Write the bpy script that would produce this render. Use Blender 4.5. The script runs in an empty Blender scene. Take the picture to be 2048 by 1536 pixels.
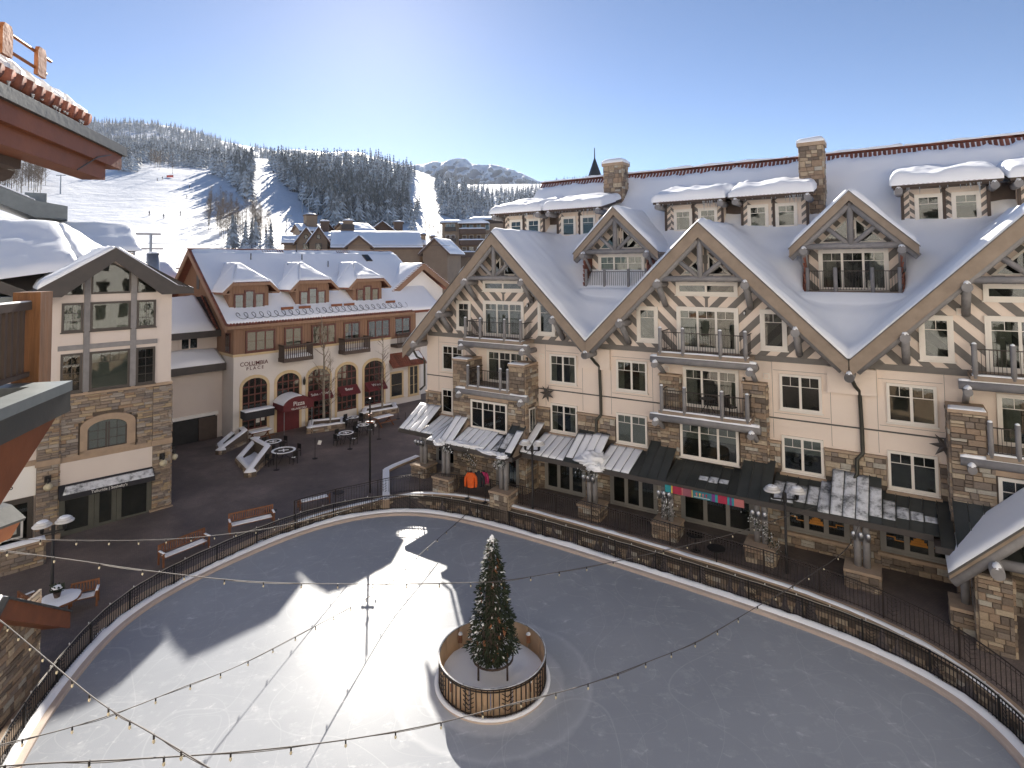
import bpy, math, random
from mathutils import Vector, Matrix, noise
import numpy as np
R = math.radians
random.seed(7)
SC = bpy.context.scene
COL = SC.collection
# ------------------------------------------------------------------ camera
FPX, PITCH, ROLL, PPY, CAMH = 1163.26, R(2.552), R(.6504), 477.57, 14.5
_f = Vector((0, math.cos(PITCH), math.sin(PITCH))); _r = Vector((1, 0, 0)); _u = _r.cross(_f)
AR = _r*math.cos(ROLL) - _u*math.sin(ROLL); AU = _r*math.sin(ROLL) + _u*math.cos(ROLL); AF = _f
CAM = Vector((0, 0, CAMH))
cd = bpy.data.cameras.new('camera'); co = bpy.data.objects.new('camera', cd); COL.objects.link(co)
co.matrix_world = Matrix(((AR.x, AU.x, -AF.x, 0), (AR.y, AU.y, -AF.y, 0), (AR.z, AU.z, -AF.z, CAMH), (0, 0, 0, 1)))
cd.sensor_width = 36; cd.lens = FPX/2048*36; cd.shift_y = -(768-PPY)/2048; cd.clip_start = .1; cd.clip_end = 30000
SC.camera = co
# ------------------------------------------------------------------ world, sun, exposure
SUN_EL, SUN_AZ = R(24.2), R(-13.2)          # azimuth from +Y towards +X
w = bpy.data.worlds.new('World'); SC.world = w; w.use_nodes = True
nt = w.node_tree; nt.nodes.clear()
sky = nt.nodes.new('ShaderNodeTexSky'); sky.sky_type = 'NISHITA'; sky.sun_disc = False
sky.sun_elevation = SUN_EL; sky.sun_rotation = SUN_AZ; sky.altitude = 2000; sky.air_density = .7; sky.dust_density = .45; sky.ozone_density = 2.2
bg = nt.nodes.new('ShaderNodeBackground'); bg.inputs['Strength'].default_value = .05
wo = nt.nodes.new('ShaderNodeOutputWorld')
nt.links.new(sky.outputs[0], bg.inputs[0]); nt.links.new(bg.outputs[0], wo.inputs[0])
sl = bpy.data.lights.new('sun', 'SUN'); sl.energy = 3.4; sl.angle = R(.53); sl.color = (1, .93, .82)
so = bpy.data.objects.new('sun', sl); COL.objects.link(so)
SUND = Vector((math.sin(SUN_AZ)*math.cos(SUN_EL), math.cos(SUN_AZ)*math.cos(SUN_EL), math.sin(SUN_EL)))
so.rotation_euler = SUND.to_track_quat('Z', 'Y').to_euler(); so.location = SUND*200
SC.view_settings.view_transform = 'Standard'; SC.view_settings.look = 'None'; SC.view_settings.gamma = 1
SC.view_settings.use_curve_mapping = False; SC.view_settings.exposure = 1.75
SC.render.engine = 'CYCLES'
SC.cycles.max_bounces = 7; SC.cycles.diffuse_bounces = 4; SC.cycles.glossy_bounces = 3; SC.cycles.volume_bounces = 0; SC.cycles.transparent_max_bounces = 16; SC.cycles.caustics_reflective = False; SC.cycles.caustics_refractive = False
# ------------------------------------------------------------------ pixel helpers (photo pixels, 2048 x 1536)
def ray(x, y): return AF + AR*((x-1024)/FPX) - AU*((y-PPY)/FPX)
def onz(x, y, z=0.): d = ray(x, y); return CAM + d*((z-CAMH)/d.z)
def atd(x, y, dist): d = ray(x, y); return CAM + d*(dist/math.hypot(d.x, d.y))     # horizontal distance
# ------------------------------------------------------------------ materials
MAT = {}
def nodes(name):
    m = bpy.data.materials.new(name); m.use_nodes = True; n = m.node_tree.nodes; b = n['Principled BSDF']
    MAT[name] = m; return m, m.node_tree, n, m.node_tree.links, b
def ramp(n, stops):
    r = n.new('ShaderNodeValToRGB'); e = r.color_ramp.elements
    while len(e) < len(stops): e.new(.5)
    for k, (p, c) in enumerate(stops): e[k].position = p; e[k].color = (*c, 1)
    return r
def tex(n, l, scale, detail=4, rough=.55, coord='Object', stretch=None):
    tc = n.new('ShaderNodeTexCoord'); t = n.new('ShaderNodeTexNoise')
    t.inputs['Scale'].default_value = scale; t.inputs['Detail'].default_value = detail; t.inputs['Roughness'].default_value = rough
    if stretch:
        mp = n.new('ShaderNodeMapping'); mp.inputs['Scale'].default_value = stretch
        l.new(tc.outputs[coord], mp.inputs[0]); l.new(mp.outputs[0], t.inputs['Vector'])
    else: l.new(tc.outputs[coord], t.inputs['Vector'])
    return t
def bump(n, l, b, src, strength=.3, dist=.02):
    bp = n.new('ShaderNodeBump'); bp.inputs['Strength'].default_value = strength; bp.inputs['Distance'].default_value = dist
    l.new(src, bp.inputs['Height']); l.new(bp.outputs[0], b.inputs['Normal'])
def mat(name, c1, c2=None, scale=3, rough=.7, bumps=.2, bscale=None, metal=0, stretch=None, rnd=0, spec=.5, coord='Object'):
    m, t, n, l, b = nodes(name)
    c2 = c2 or tuple(x*.8 for x in c1)
    tx = tex(n, l, scale, 5, .6, coord, stretch); rp = ramp(n, [(.3, c2), (.72, c1)]); l.new(tx.outputs[0], rp.inputs[0])
    out = rp.outputs[0]
    if rnd:
        oi = n.new('ShaderNodeObjectInfo'); hs = n.new('ShaderNodeHueSaturation'); mr = n.new('ShaderNodeMapRange')
        mr.inputs[3].default_value = 1-rnd; mr.inputs[4].default_value = 1+rnd
        l.new(oi.outputs['Random'], mr.inputs[0]); l.new(mr.outputs[0], hs.inputs['Value']); l.new(out, hs.inputs['Color']); out = hs.outputs[0]
    l.new(out, b.inputs['Base Color']); b.inputs['Roughness'].default_value = rough; b.inputs['Metallic'].default_value = metal
    b.inputs['Specular IOR Level'].default_value = spec
    if bumps:
        t2 = tex(n, l, bscale or scale*6, 4, .6, coord, stretch); bump(n, l, b, t2.outputs[0], bumps, .02)
    return m
mat('stucco', (.82, .695, .59), (.76, .635, .535), .6, .9, .25, 60)
mat('stucco_pale', (.72, .63, .56), (.66, .57, .51), .5, .9, .25, 60)
mat('stucco_grey', (.72, .67, .62), (.65, .60, .55), .5, .9, .25, 60)
mat('stucco_white', (.88, .85, .80), (.84, .81, .76), .5, .9, .2, 60)
mat('stripe_dark', (.205, .185, .165), (.17, .155, .14), 2, .85, .2, 40)
mat('log', (.27, .255, .25), (.20, .19, .19), 3, .75, .3, 12, stretch=(1, 1, 1), rnd=.12)
mat('barge', (.34, .265, .20), (.26, .20, .15), 2, .8, .25, 20)
mat('dark_trim', (.105, .095, .085), (.08, .075, .07), 3, .7, .1)
mat('white_paint', (.80, .74, .66), (.76, .70, .62), 2, .5, .05)
mat('red_frame', (.13, .035, .025), (.10, .03, .02), 3, .5, .05)
mat('dark_frame', (.075, .06, .05), (.06, .05, .042), 3, .5, .05)
mat('green_frame', (.10, .10, .08), (.08, .08, .065), 3, .5, .05)
mat('grey_door', (.25, .235, .21), (.22, .205, .185), 3, .5, .05)
mat('cream', (.66, .51, .30), (.58, .45, .27), 2, .8, .1)
mat('cap_stone', (.44, .32, .22), (.34, .25, .18), 3, .85, .3, 30)
mat('mortar', (.13, .10, .075), (.09, .07, .055), 6, .95, .4, 40)
mat('wood_brown', (.29, .17, .105), (.23, .135, .085), 1.5, .8, .2, 10, stretch=(4, 4, .25))
mat('wood_brown2', (.33, .20, .125), (.26, .155, .10), 1.5, .8, .2, 10, stretch=(4, 4, .25))
mat('timber', (.24, .10, .035), (.13, .055, .02), 2.5, .6, .5, 9, stretch=(5, 5, .4))
mat('dark_wood', (.085, .058, .045), (.065, .045, .036), 3, .7, .2)
mat('teak', (.25, .10, .04), (.17, .065, .028), 4, .6, .2, stretch=(1, 1, 1), rnd=.15)
mat('rust', (.235, .078, .03), (.155, .05, .021), 1.6, .55, .15, 14, metal=.25)
mat('rust_bright', (.36, .135, .045), (.25, .085, .03), 1.6, .55, .15, 14, metal=.2)
mat('copper_grey', (.085, .085, .08), (.062, .064, .062), 2, .5, .1, metal=.4)
mat('patina', (.20, .225, .23), (.15, .17, .18), 2, .5, .1, metal=.3)
mat('fascia_dark', (.075, .062, .055), (.055, .048, .044), 2, .6, .15)
mat('terracotta', (.26, .085, .05), (.17, .06, .04), 3, .8, .2, rnd=.3)
mat('seam_metal', (.075, .08, .075), (.05, .055, .052), 1.3, .5, .15, 12, metal=.4, rnd=.15)
mat('black_iron', (.022, .02, .02), (.016, .015, .015), 4, .5, .1, metal=.3)
mat('brown_iron', (.045, .032, .026), (.032, .024, .02), 4, .5, .1, metal=.3)
mat('pipe_bronze', (.07, .065, .05), (.05, .05, .04), 3, .45, .1, metal=.5)
mat('steel', (.35, .35, .36), (.28, .28, .29), 4, .35, .05, metal=.8)
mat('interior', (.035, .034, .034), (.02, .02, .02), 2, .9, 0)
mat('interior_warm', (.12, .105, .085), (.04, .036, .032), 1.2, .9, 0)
mat('curtain', (.46, .42, .35), (.36, .33, .27), 2, .9, .1)
mat('blind', (.48, .47, .42), (.42, .41, .37), 1, .8, .05)
mat('curb', (.62, .50, .42), (.52, .42, .35), 1.2, .7, .2)
mat('awning_red', (.13, .018, .022), (.10, .014, .018), 3, .8, .1)
mat('awning_black', (.022, .022, .028), (.016, .016, .02), 3, .7, .1)
mat('letter_red', (.10, .012, .012), None, 3, .6, 0)
mat('letter_white', (.8, .78, .74), None, 3, .6, 0)
mat('letter_dark', (.02, .02, .02), None, 3, .6, 0)
def lining_mat():                                    # thin boards that let some light through
    m = mat('lining', (.74, .57, .40), (.60, .44, .29), 1.1, .7, .15, 8); n = m.node_tree.nodes; l = m.node_tree.links; tr = n.new('ShaderNodeBsdfTranslucent'); tr.inputs[0].default_value = (.8, .58, .36, 1)
    mx = n.new('ShaderNodeMixShader'); mx.inputs[0].default_value = .5; l.new(n['Principled BSDF'].outputs[0], mx.inputs[1]); l.new(tr.outputs[0], mx.inputs[2]); l.new(mx.outputs[0], n['Material Output'].inputs[0])
lining_mat()
mat('rope', (.55, .50, .42), (.45, .41, .35), 6, .8, .1)
mat('cable', (.10, .09, .085), (.08, .07, .065), 6, .6, .1)
mat('bark_pale', (.42, .37, .29), (.16, .13, .10), 4, .85, .3, stretch=(1, 1, 5))
mat('bark', (.10, .075, .055), (.06, .047, .038), 6, .9, .3)
mat('twig', (.23, .165, .11), (.15, .11, .075), 6, .9, 0, rnd=.2)
mat('greens', (.035, .05, .022), (.016, .026, .012), 30, .7, .2)
mat('orange_cloth', (.75, .12, .012), (.6, .09, .01), 4, .8, .3, 15)
mat('black_cloth', (.018, .018, .022), None, 4, .85, .2)
mat('pink_cloth', (.45, .03, .12), None, 4, .85, .2)
mat('ski_dark', (.03, .03, .045), None, 4, .8, 0)
mat('net_red', (.75, .06, .03), None, 4, .8, 0)
mat('lamp_white', (.74, .72, .70), None, 3, .45, 0)
mat('globe', (.62, .55, .38), None, 3, .35, 0)
mat('house_tan', (.30, .215, .14), (.24, .17, .115), .6, .85, .1)
mat('house_brown', (.15, .095, .065), (.11, .07, .05), .6, .85, .1)
mat('orange_decal', (.62, .27, .04), (.5, .2, .03), 6, .7, 0)
for nm, c in (('teal', (.03, .30, .33)), ('yellow', (.75, .55, .08)), ('crimson', (.42, .03, .07)), ('mauve', (.30, .10, .13)), ('purple', (.20, .05, .24)), ('salmon', (.55, .18, .17)), ('tealdark', (.04, .20, .25))):
    mat('cloth_'+nm, c, None, 3, .8, .05)
# stone: colour varies from stone to stone
def stone_mat(name, stops):
    m, t, n, l, b = nodes(name)
    oi = n.new('ShaderNodeObjectInfo'); at = n.new('ShaderNodeAttribute'); at.attribute_name = 'tone'
    ad = n.new('ShaderNodeMath'); ad.operation = 'ADD'; fr = n.new('ShaderNodeMath'); fr.operation = 'FRACT'
    l.new(oi.outputs['Random'], ad.inputs[0]); l.new(at.outputs['Fac'], ad.inputs[1]); l.new(ad.outputs[0], fr.inputs[0])
    rp = ramp(n, stops); rp.color_ramp.interpolation = 'CONSTANT'; l.new(fr.outputs[0], rp.inputs[0])
    tx = tex(n, l, 7, 5, .65); mx = n.new('ShaderNodeMix'); mx.data_type = 'RGBA'; mx.blend_type = 'OVERLAY'; mx.inputs[0].default_value = .75
    l.new(rp.outputs[0], mx.inputs[6]); l.new(tx.outputs['Color'], mx.inputs[7])
    bw = n.new('ShaderNodeRGBToBW'); l.new(tx.outputs['Color'], bw.inputs[0]); l.new(bw.outputs[0], mx.inputs[7])
    l.new(mx.outputs[2], b.inputs['Base Color']); b.inputs['Roughness'].default_value = .85
    t2 = tex(n, l, 22, 5, .65); bump(n, l, b, t2.outputs[0], .5, .03)
stone_mat('stone', [(0, (0.261, 0.191, 0.135)), (.14, (0.357, 0.273, 0.189)), (.28, (0.180, 0.138, 0.105)), (.42, (0.433, 0.349, 0.251)), (.56, (0.230, 0.183, 0.146)), (.70, (0.295, 0.210, 0.145)), (.84, (0.145, 0.112, 0.088)), (.93, (0.411, 0.374, 0.314))])
stone_mat('stone_grey', [(0, (0.299, 0.240, 0.195)), (.14, (0.377, 0.293, 0.215)), (.28, (0.208, 0.176, 0.156)), (.42, (0.351, 0.305, 0.260)), (.56, (0.260, 0.202, 0.156)), (.70, (0.403, 0.305, 0.195)), (.84, (0.182, 0.150, 0.130)), (.93, (0.325, 0.221, 0.143))])
def snow_mat(name, col=(.92, .925, .94), big=.5, fine=18):
    m, t, n, l, b = nodes(name)
    b.inputs['Base Color'].default_value = (*col, 1); b.inputs['Roughness'].default_value = .65; b.inputs['Specular IOR Level'].default_value = .3
    t1 = tex(n, l, big, 3, .5); t2 = tex(n, l, fine, 4, .6); ad = n.new('ShaderNodeMath'); ad.operation = 'MULTIPLY_ADD'
    l.new(t2.outputs[0], ad.inputs[0]); ad.inputs[1].default_value = .18; l.new(t1.outputs[0], ad.inputs[2]); bump(n, l, b, ad.outputs[0], .35, .12)
    return m
snow_mat('snow')
def thin_snow():                                    # frost on metal: broken, streaky cover
    m, t, n, l, b = nodes('frost')
    tx = tex(n, l, 2.2, 6, .7); rp = ramp(n, [(.36, (.14, .145, .15)), (.52, (.62, .63, .65)), (.7, (.80, .81, .83))]); l.new(tx.outputs[0], rp.inputs[0])
    l.new(rp.outputs[0], b.inputs['Base Color']); b.inputs['Roughness'].default_value = .7
    t2 = tex(n, l, 30, 3, .6); bump(n, l, b, t2.outputs[0], .4, .02)
thin_snow()
def glass(name, tint=(.9, .95, .93), through=.72):
    m, t, n, l, b = nodes(name); n.remove(b)
    lw = n.new('ShaderNodeFresnel'); lw.inputs['IOR'].default_value = 1.55
    g = n.new('ShaderNodeBsdfGlossy'); g.inputs['Roughness'].default_value = .015; tr = n.new('ShaderNodeBsdfTransparent'); tr.inputs[0].default_value = (*[x*through for x in tint], 1)
    tx = tex(n, l, .8, 2, .5); bp = n.new('ShaderNodeBump'); bp.inputs['Strength'].default_value = .05; bp.inputs['Distance'].default_value = .1
    l.new(tx.outputs[0], bp.inputs['Height']); l.new(bp.outputs[0], g.inputs['Normal'])
    mp = n.new('ShaderNodeMath'); mp.operation = 'MULTIPLY_ADD'; mp.inputs[1].default_value = .9; mp.inputs[2].default_value = .02
    mx = n.new('ShaderNodeMixShader'); l.new(lw.outputs[0], mp.inputs[0]); l.new(mp.outputs[0], mx.inputs[0]); l.new(tr.outputs[0], mx.inputs[1]); l.new(g.outputs[0], mx.inputs[2])
    l.new(mx.outputs[0], n['Material Output'].inputs[0])
glass('glass'); glass('glass_bulb', (1, 1, 1), .9)
def icicle_mat():
    m, t, n, l, b = nodes('icicle'); b.inputs['Base Color'].default_value = (.75, .8, .85, 1); b.inputs['Roughness'].default_value = .12
    b.inputs['Transmission Weight'].default_value = .55; b.inputs['IOR'].default_value = 1.31
icicle_mat()
def ice_mat():
    m, t, n, l, b = nodes('ice')
    tc = n.new('ShaderNodeTexCoord')
    t1 = tex(n, l, .12, 5, .6); rp = ramp(n, [(.3, (.29, .31, .345)), (.7, (.37, .39, .425))]); l.new(t1.outputs[0], rp.inputs[0])
    # frosted patches and scratch arcs from skates
    wv = n.new('ShaderNodeTexWave'); wv.wave_type = 'RINGS'; wv.rings_direction = 'Z'; wv.inputs['Scale'].default_value = .55; wv.inputs['Distortion'].default_value = 14; wv.inputs['Detail'].default_value = 6; wv.inputs['Detail Scale'].default_value = .6
    l.new(tc.outputs['Object'], wv.inputs['Vector'])
    sc = ramp(n, [(.0, (.9, .9, .9)), (.035, (0, 0, 0))]); l.new(wv.outputs['Fac'], sc.inputs[0])
    vo = tex(n, l, 1.3, 7, .75); vr = ramp(n, [(.52, (0, 0, 0)), (.74, (1, 1, 1))]); l.new(vo.outputs[0], vr.inputs[0])
    mu = n.new('ShaderNodeMath'); mu.operation = 'MULTIPLY'; l.new(sc.outputs[0], mu.inputs[0]); l.new(vr.outputs[0], mu.inputs[1])
    mx = n.new('ShaderNodeMix'); mx.data_type = 'RGBA'; mx.inputs[7].default_value = (.62, .63, .65, 1); l.new(rp.outputs[0], mx.inputs[6])
    m2 = n.new('ShaderNodeMath'); m2.operation = 'MULTIPLY_ADD'; m2.inputs[1].default_value = .30; l.new(vr.outputs[0], m2.inputs[0]); l.new(mu.outputs[0], m2.inputs[2]); m2.use_clamp = True
    last = m2.outputs[0]
    for sc_, wd, am, st in ((.16, .0022, .42, (1, 1, 1)), (.3, .003, .36, (1, .5, 1)), (.42, .003, .3, (.5, 1, 1)), (.22, .002, .4, (1.7, .7, 1)), (.6, .0035, .26, (.45, .9, 1))):
        tn = tex(n, l, sc_, 0, .5, 'Object', st); sb_ = n.new('ShaderNodeMath'); sb_.operation = 'SUBTRACT'; sb_.inputs[1].default_value = .5+.04*sc_; l.new(tn.outputs[0], sb_.inputs[0]); ab = n.new('ShaderNodeMath'); ab.operation = 'ABSOLUTE'; l.new(sb_.outputs[0], ab.inputs[0])
        mr = n.new('ShaderNodeMapRange'); mr.inputs[1].default_value = 0; mr.inputs[2].default_value = wd; mr.inputs[3].default_value = am; mr.inputs[4].default_value = 0; l.new(ab.outputs[0], mr.inputs[0])
        mu2 = n.new('ShaderNodeMath'); mu2.operation = 'MULTIPLY'; brk = tex(n, l, 1.7, 3, .6); l.new(mr.outputs[0], mu2.inputs[0]); l.new(brk.outputs[0], mu2.inputs[1])
        a2 = n.new('ShaderNodeMath'); a2.operation = 'ADD'; a2.use_clamp = True; l.new(last, a2.inputs[0]); l.new(mu2.outputs[0], a2.inputs[1]); last = a2.outputs[0]
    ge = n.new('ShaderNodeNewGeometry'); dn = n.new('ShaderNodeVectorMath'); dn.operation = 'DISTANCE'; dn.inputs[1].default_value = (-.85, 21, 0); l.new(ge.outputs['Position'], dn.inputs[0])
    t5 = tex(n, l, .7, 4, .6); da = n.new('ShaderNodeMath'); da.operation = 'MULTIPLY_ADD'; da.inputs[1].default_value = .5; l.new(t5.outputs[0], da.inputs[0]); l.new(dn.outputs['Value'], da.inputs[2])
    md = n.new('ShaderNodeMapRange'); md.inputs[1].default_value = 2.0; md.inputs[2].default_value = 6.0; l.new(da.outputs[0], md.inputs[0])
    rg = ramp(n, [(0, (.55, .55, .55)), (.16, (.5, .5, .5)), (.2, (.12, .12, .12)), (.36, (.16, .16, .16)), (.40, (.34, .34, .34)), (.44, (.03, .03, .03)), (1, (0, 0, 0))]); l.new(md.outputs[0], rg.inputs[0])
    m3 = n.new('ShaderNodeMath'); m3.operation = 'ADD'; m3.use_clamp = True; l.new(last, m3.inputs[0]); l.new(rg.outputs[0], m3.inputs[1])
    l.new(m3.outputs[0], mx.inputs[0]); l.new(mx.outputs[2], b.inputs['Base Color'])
    t3 = tex(n, l, .5, 5, .6); rr = n.new('ShaderNodeMapRange'); rr.inputs[3].default_value = .24; rr.inputs[4].default_value = .38; l.new(t3.outputs[0], rr.inputs[0]); l.new(rr.outputs[0], b.inputs['Roughness'])
    b.inputs['Specular IOR Level'].default_value = .06; b.inputs['IOR'].default_value = 1.31
    t4 = tex(n, l, 9, 6, .7); bump(n, l, b, t4.outputs[0], .12, .02)
ice_mat()
def brick_mat():
    m, t, n, l, b = nodes('pavers')
    tc = n.new('ShaderNodeTexCoord'); mp = n.new('ShaderNodeMapping'); mp.inputs['Rotation'].default_value = (0, 0, R(12)); l.new(tc.outputs['Object'], mp.inputs[0])
    br = n.new('ShaderNodeTexBrick'); br.inputs['Scale'].default_value = 4.2; br.inputs['Color1'].default_value = (.125, .10, .092, 1); br.inputs['Color2'].default_value = (.165, .125, .11, 1); br.inputs['Mortar'].default_value = (.08, .072, .07, 1); br.inputs['Mortar Size'].default_value = .03; br.inputs['Bias'].default_value = -.2
    l.new(mp.outputs[0], br.inputs['Vector'])
    t1 = tex(n, l, .35, 6, .65); rp = ramp(n, [(.3, (.62, .62, .65)), (.5, (1.0, .98, .97)), (.72, (1.7, 1.66, 1.62))]); l.new(t1.outputs[0], rp.inputs[0])
    mx = n.new('ShaderNodeMix'); mx.data_type = 'RGBA'; mx.blend_type = 'MULTIPLY'; mx.inputs[0].default_value = 1; l.new(br.outputs['Color'], mx.inputs[6]); l.new(rp.outputs[0], mx.inputs[7])
    l.new(mx.outputs[2], b.inputs['Base Color']); b.inputs['Roughness'].default_value = .6; bump(n, l, b, br.outputs['Fac'], -.4, .01)
brick_mat()
def groove(name, c1, c2, pitch, axis='X'):          # vertical board siding, fine joints
    m, t, n, l, b = nodes(name)
    tx = tex(n, l, 1.2, 5, .6, 'Object', (5, 5, .3)); rp = ramp(n, [(.3, c2), (.7, c1)]); l.new(tx.outputs[0], rp.inputs[0]); l.new(rp.outputs[0], b.inputs['Base Color']); b.inputs['Roughness'].default_value = .8
groove('siding_brown', (.30, .175, .11), (.225, .13, .085), .2)
def conifer_mat():                                   # needles with snow lying on the upward faces
    m, t, n, l, b = nodes('conifer')
    ge = n.new('ShaderNodeNewGeometry'); sx = n.new('ShaderNodeSeparateXYZ'); l.new(ge.outputs['True Normal'], sx.inputs[0])
    ab = n.new('ShaderNodeMath'); ab.operation = 'ABSOLUTE'; l.new(sx.outputs['Z'], ab.inputs[0])
    tx = tex(n, l, 1.1, 4, .7, 'Object'); ad = n.new('ShaderNodeMath'); ad.operation = 'MULTIPLY_ADD'; ad.inputs[1].default_value = 1.1; l.new(tx.outputs[0], ad.inputs[0]); l.new(ab.outputs[0], ad.inputs[2])
    rp = ramp(n, [(.26, (.10, .105, .095)), (.40, (.20, .20, .195)), (.58, (.70, .72, .74))]); mr = n.new('ShaderNodeMapRange'); mr.inputs[1].default_value = .35; mr.inputs[2].default_value = 1.75
    l.new(ad.outputs[0], mr.inputs[0]); l.new(mr.outputs[0], rp.inputs[0]); l.new(rp.outputs[0], b.inputs['Base Color']); b.inputs['Roughness'].default_value = .85
conifer_mat()
# ------------------------------------------------------------------ mesh builder
class MB:
    def __init__(s): s.v = []; s.f = []
    def quad(s, *p): i = len(s.v); s.v += [tuple(q) for q in p]; s.f.append(tuple(range(i, i+len(p)))); return s
    def box(s, x0, x1, y0, y1, z0, z1):
        i = len(s.v); s.v += [(x, y, z) for x in (x0, x1) for y in (y0, y1) for z in (z0, z1)]
        s.f += [tuple(i+k for k in q) for q in ((0, 1, 3, 2), (4, 6, 7, 5), (0, 4, 5, 1), (2, 3, 7, 6), (0, 2, 6, 4), (1, 5, 7, 3))]; return s
    def prism(s, poly, vec):
        poly = [Vector(p) for p in poly]; vec = Vector(vec); n = len(poly); i = len(s.v)
        s.v += [tuple(p) for p in poly] + [tuple(p+vec) for p in poly]
        s.f.append(tuple(i+n-1-k for k in range(n))); s.f.append(tuple(i+n+k for k in range(n)))
        for k in range(n): j = (k+1) % n; s.f.append((i+k, i+j, i+n+j, i+n+k))
        return s
    def beam(s, p0, p1, w, h, up=(0, 0, 1)):
        p0 = Vector(p0); p1 = Vector(p1); d = (p1-p0).normalized(); up = Vector(up)
        sd = d.cross(up)
        if sd.length < 1e-4: sd = d.cross(Vector((0, 1, 0)))
        sd = sd.normalized()*w/2; u2 = sd.cross(d).normalized()*h/2
        return s.prism([p0-sd-u2, p0+sd-u2, p0+sd+u2, p0-sd+u2], p1-p0)
    def tube(s, pts, r, n=8, cap=True):
        pts = [Vector(p) for p in pts]; k = len(pts); rs = r if isinstance(r, (list, tuple)) else [r]*k; i = len(s.v); prev = None
        for j, p in enumerate(pts):
            d = (pts[min(j+1, k-1)]-pts[max(j-1, 0)]).normalized()
            a = d.orthogonal().normalized() if prev is None else (prev-d*prev.dot(d)).normalized()
            prev = a; b2 = d.cross(a)
            for q in range(n): t = 2*math.pi*q/n; s.v.append(tuple(p+(a*math.cos(t)+b2*math.sin(t))*rs[j]))
        for j in range(k-1):
            for q in range(n): q2 = (q+1) % n; s.f.append((i+j*n+q, i+j*n+q2, i+(j+1)*n+q2, i+(j+1)*n+q))
        if cap: s.f.append(tuple(i+n-1-q for q in range(n))); s.f.append(tuple(i+(k-1)*n+q for q in range(n)))
        return s
    def lathe(s, prof, c=(0, 0, 0), n=16):
        i = len(s.v); k = len(prof)
        for r, z in prof:
            for q in range(n): t = 2*math.pi*q/n; s.v.append((c[0]+r*math.cos(t), c[1]+r*math.sin(t), c[2]+z))
        for j in range(k-1):
            for q in range(n): q2 = (q+1) % n; s.f.append((i+j*n+q, i+j*n+q2, i+(j+1)*n+q2, i+(j+1)*n+q))
        s.f.append(tuple(i+n-1-q for q in range(n))); s.f.append(tuple(i+(k-1)*n+q for q in range(n))); return s
    def grid(s, fn, nx, ny):
        i = len(s.v)
        for a in range(nx+1):
            for b in range(ny+1): s.v.append(tuple(fn(a/nx, b/ny)))
        for a in range(nx):
            for b in range(ny): k = i+a*(ny+1)+b; s.f.append((k, k+ny+1, k+ny+2, k+1))
        return s
    def blob(s, c, rx, ry, rz, seed=0, n=8, m=5, flat=True, amp=.22, fr=1.6):       # snow cap: bumpy half ball
        def fn(a, b):
            t = 2*math.pi*a; p = (b if flat else b*2-1)*math.pi/2
            d = Vector((math.cos(t)*math.cos(p), math.sin(t)*math.cos(p), math.sin(p)))
            k = 1+amp*(noise.noise(d*fr+Vector((seed*3.1, seed, 0)))+.5*noise.noise(d*fr*2.7+Vector((seed, 9, seed))))
            return (c[0]+d.x*rx*k, c[1]+d.y*ry*k, c[2]+d.z*rz*k)
        return s.grid(fn, n, m)
    def mesh(s, name, m, smooth=False):
        me = bpy.data.meshes.new(name); me.from_pydata(s.v, [], s.f); me.validate(); me.update()
        if m: me.materials.append(MAT[m])
        if smooth: me.polygons.foreach_set('use_smooth', [True]*len(me.polygons))
        return me
    def obj(s, name, m, parent=None, smooth=False, loc=None, fix=True):
        me = s.mesh(name, m, smooth)
        if fix: fixn(me)
        o = link(name, me, parent, loc)
        if name in JOINED: o['kind'] = 'stuff'
        return o
import bmesh
JOINED = {'muntin_bars', 'batten_strips', 'plaster_joints'}      # too fine to pick apart
def fixn(me):
    bm = bmesh.new(); bm.from_mesh(me); bmesh.ops.recalc_face_normals(bm, faces=bm.faces); bm.to_mesh(me); bm.free()
def link(name, me, parent=None, loc=None):
    o = bpy.data.objects.new(name, me); COL.objects.link(o)
    if parent is not None:
        o.parent = parent
        if loc is None and parent.type == 'EMPTY': o.location = (0, 0, -parent.get('_b', 0.))
    if loc is not None: o.location = loc
    return o
def tag(o, label, cat, group=None):
    o['label'] = label; o['category'] = cat
    if group: o['group'] = group
    return o
BASES = []
def thing(name, label, cat, loc=(0, 0, 0), rz=0, group=None, zabs=False):
    o = bpy.data.objects.new(name, None); COL.objects.link(o); o.location = loc; o.rotation_euler = (0, 0, rz); tag(o, label, cat, group)
    o.empty_display_size = .2
    if zabs: o['_b'] = float(loc[2]); BASES.append(o)        # parts given with absolute heights
    return o
def struct(o): o['kind'] = 'structure'; return o
def stuff(o): o['kind'] = 'stuff'; return o
def copy_tree(o, parent=None):
    c = o.copy(); COL.objects.link(c)
    if parent is not None: c.parent = parent
    for ch in list(o.children): copy_tree(ch, c)
    return c
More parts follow.
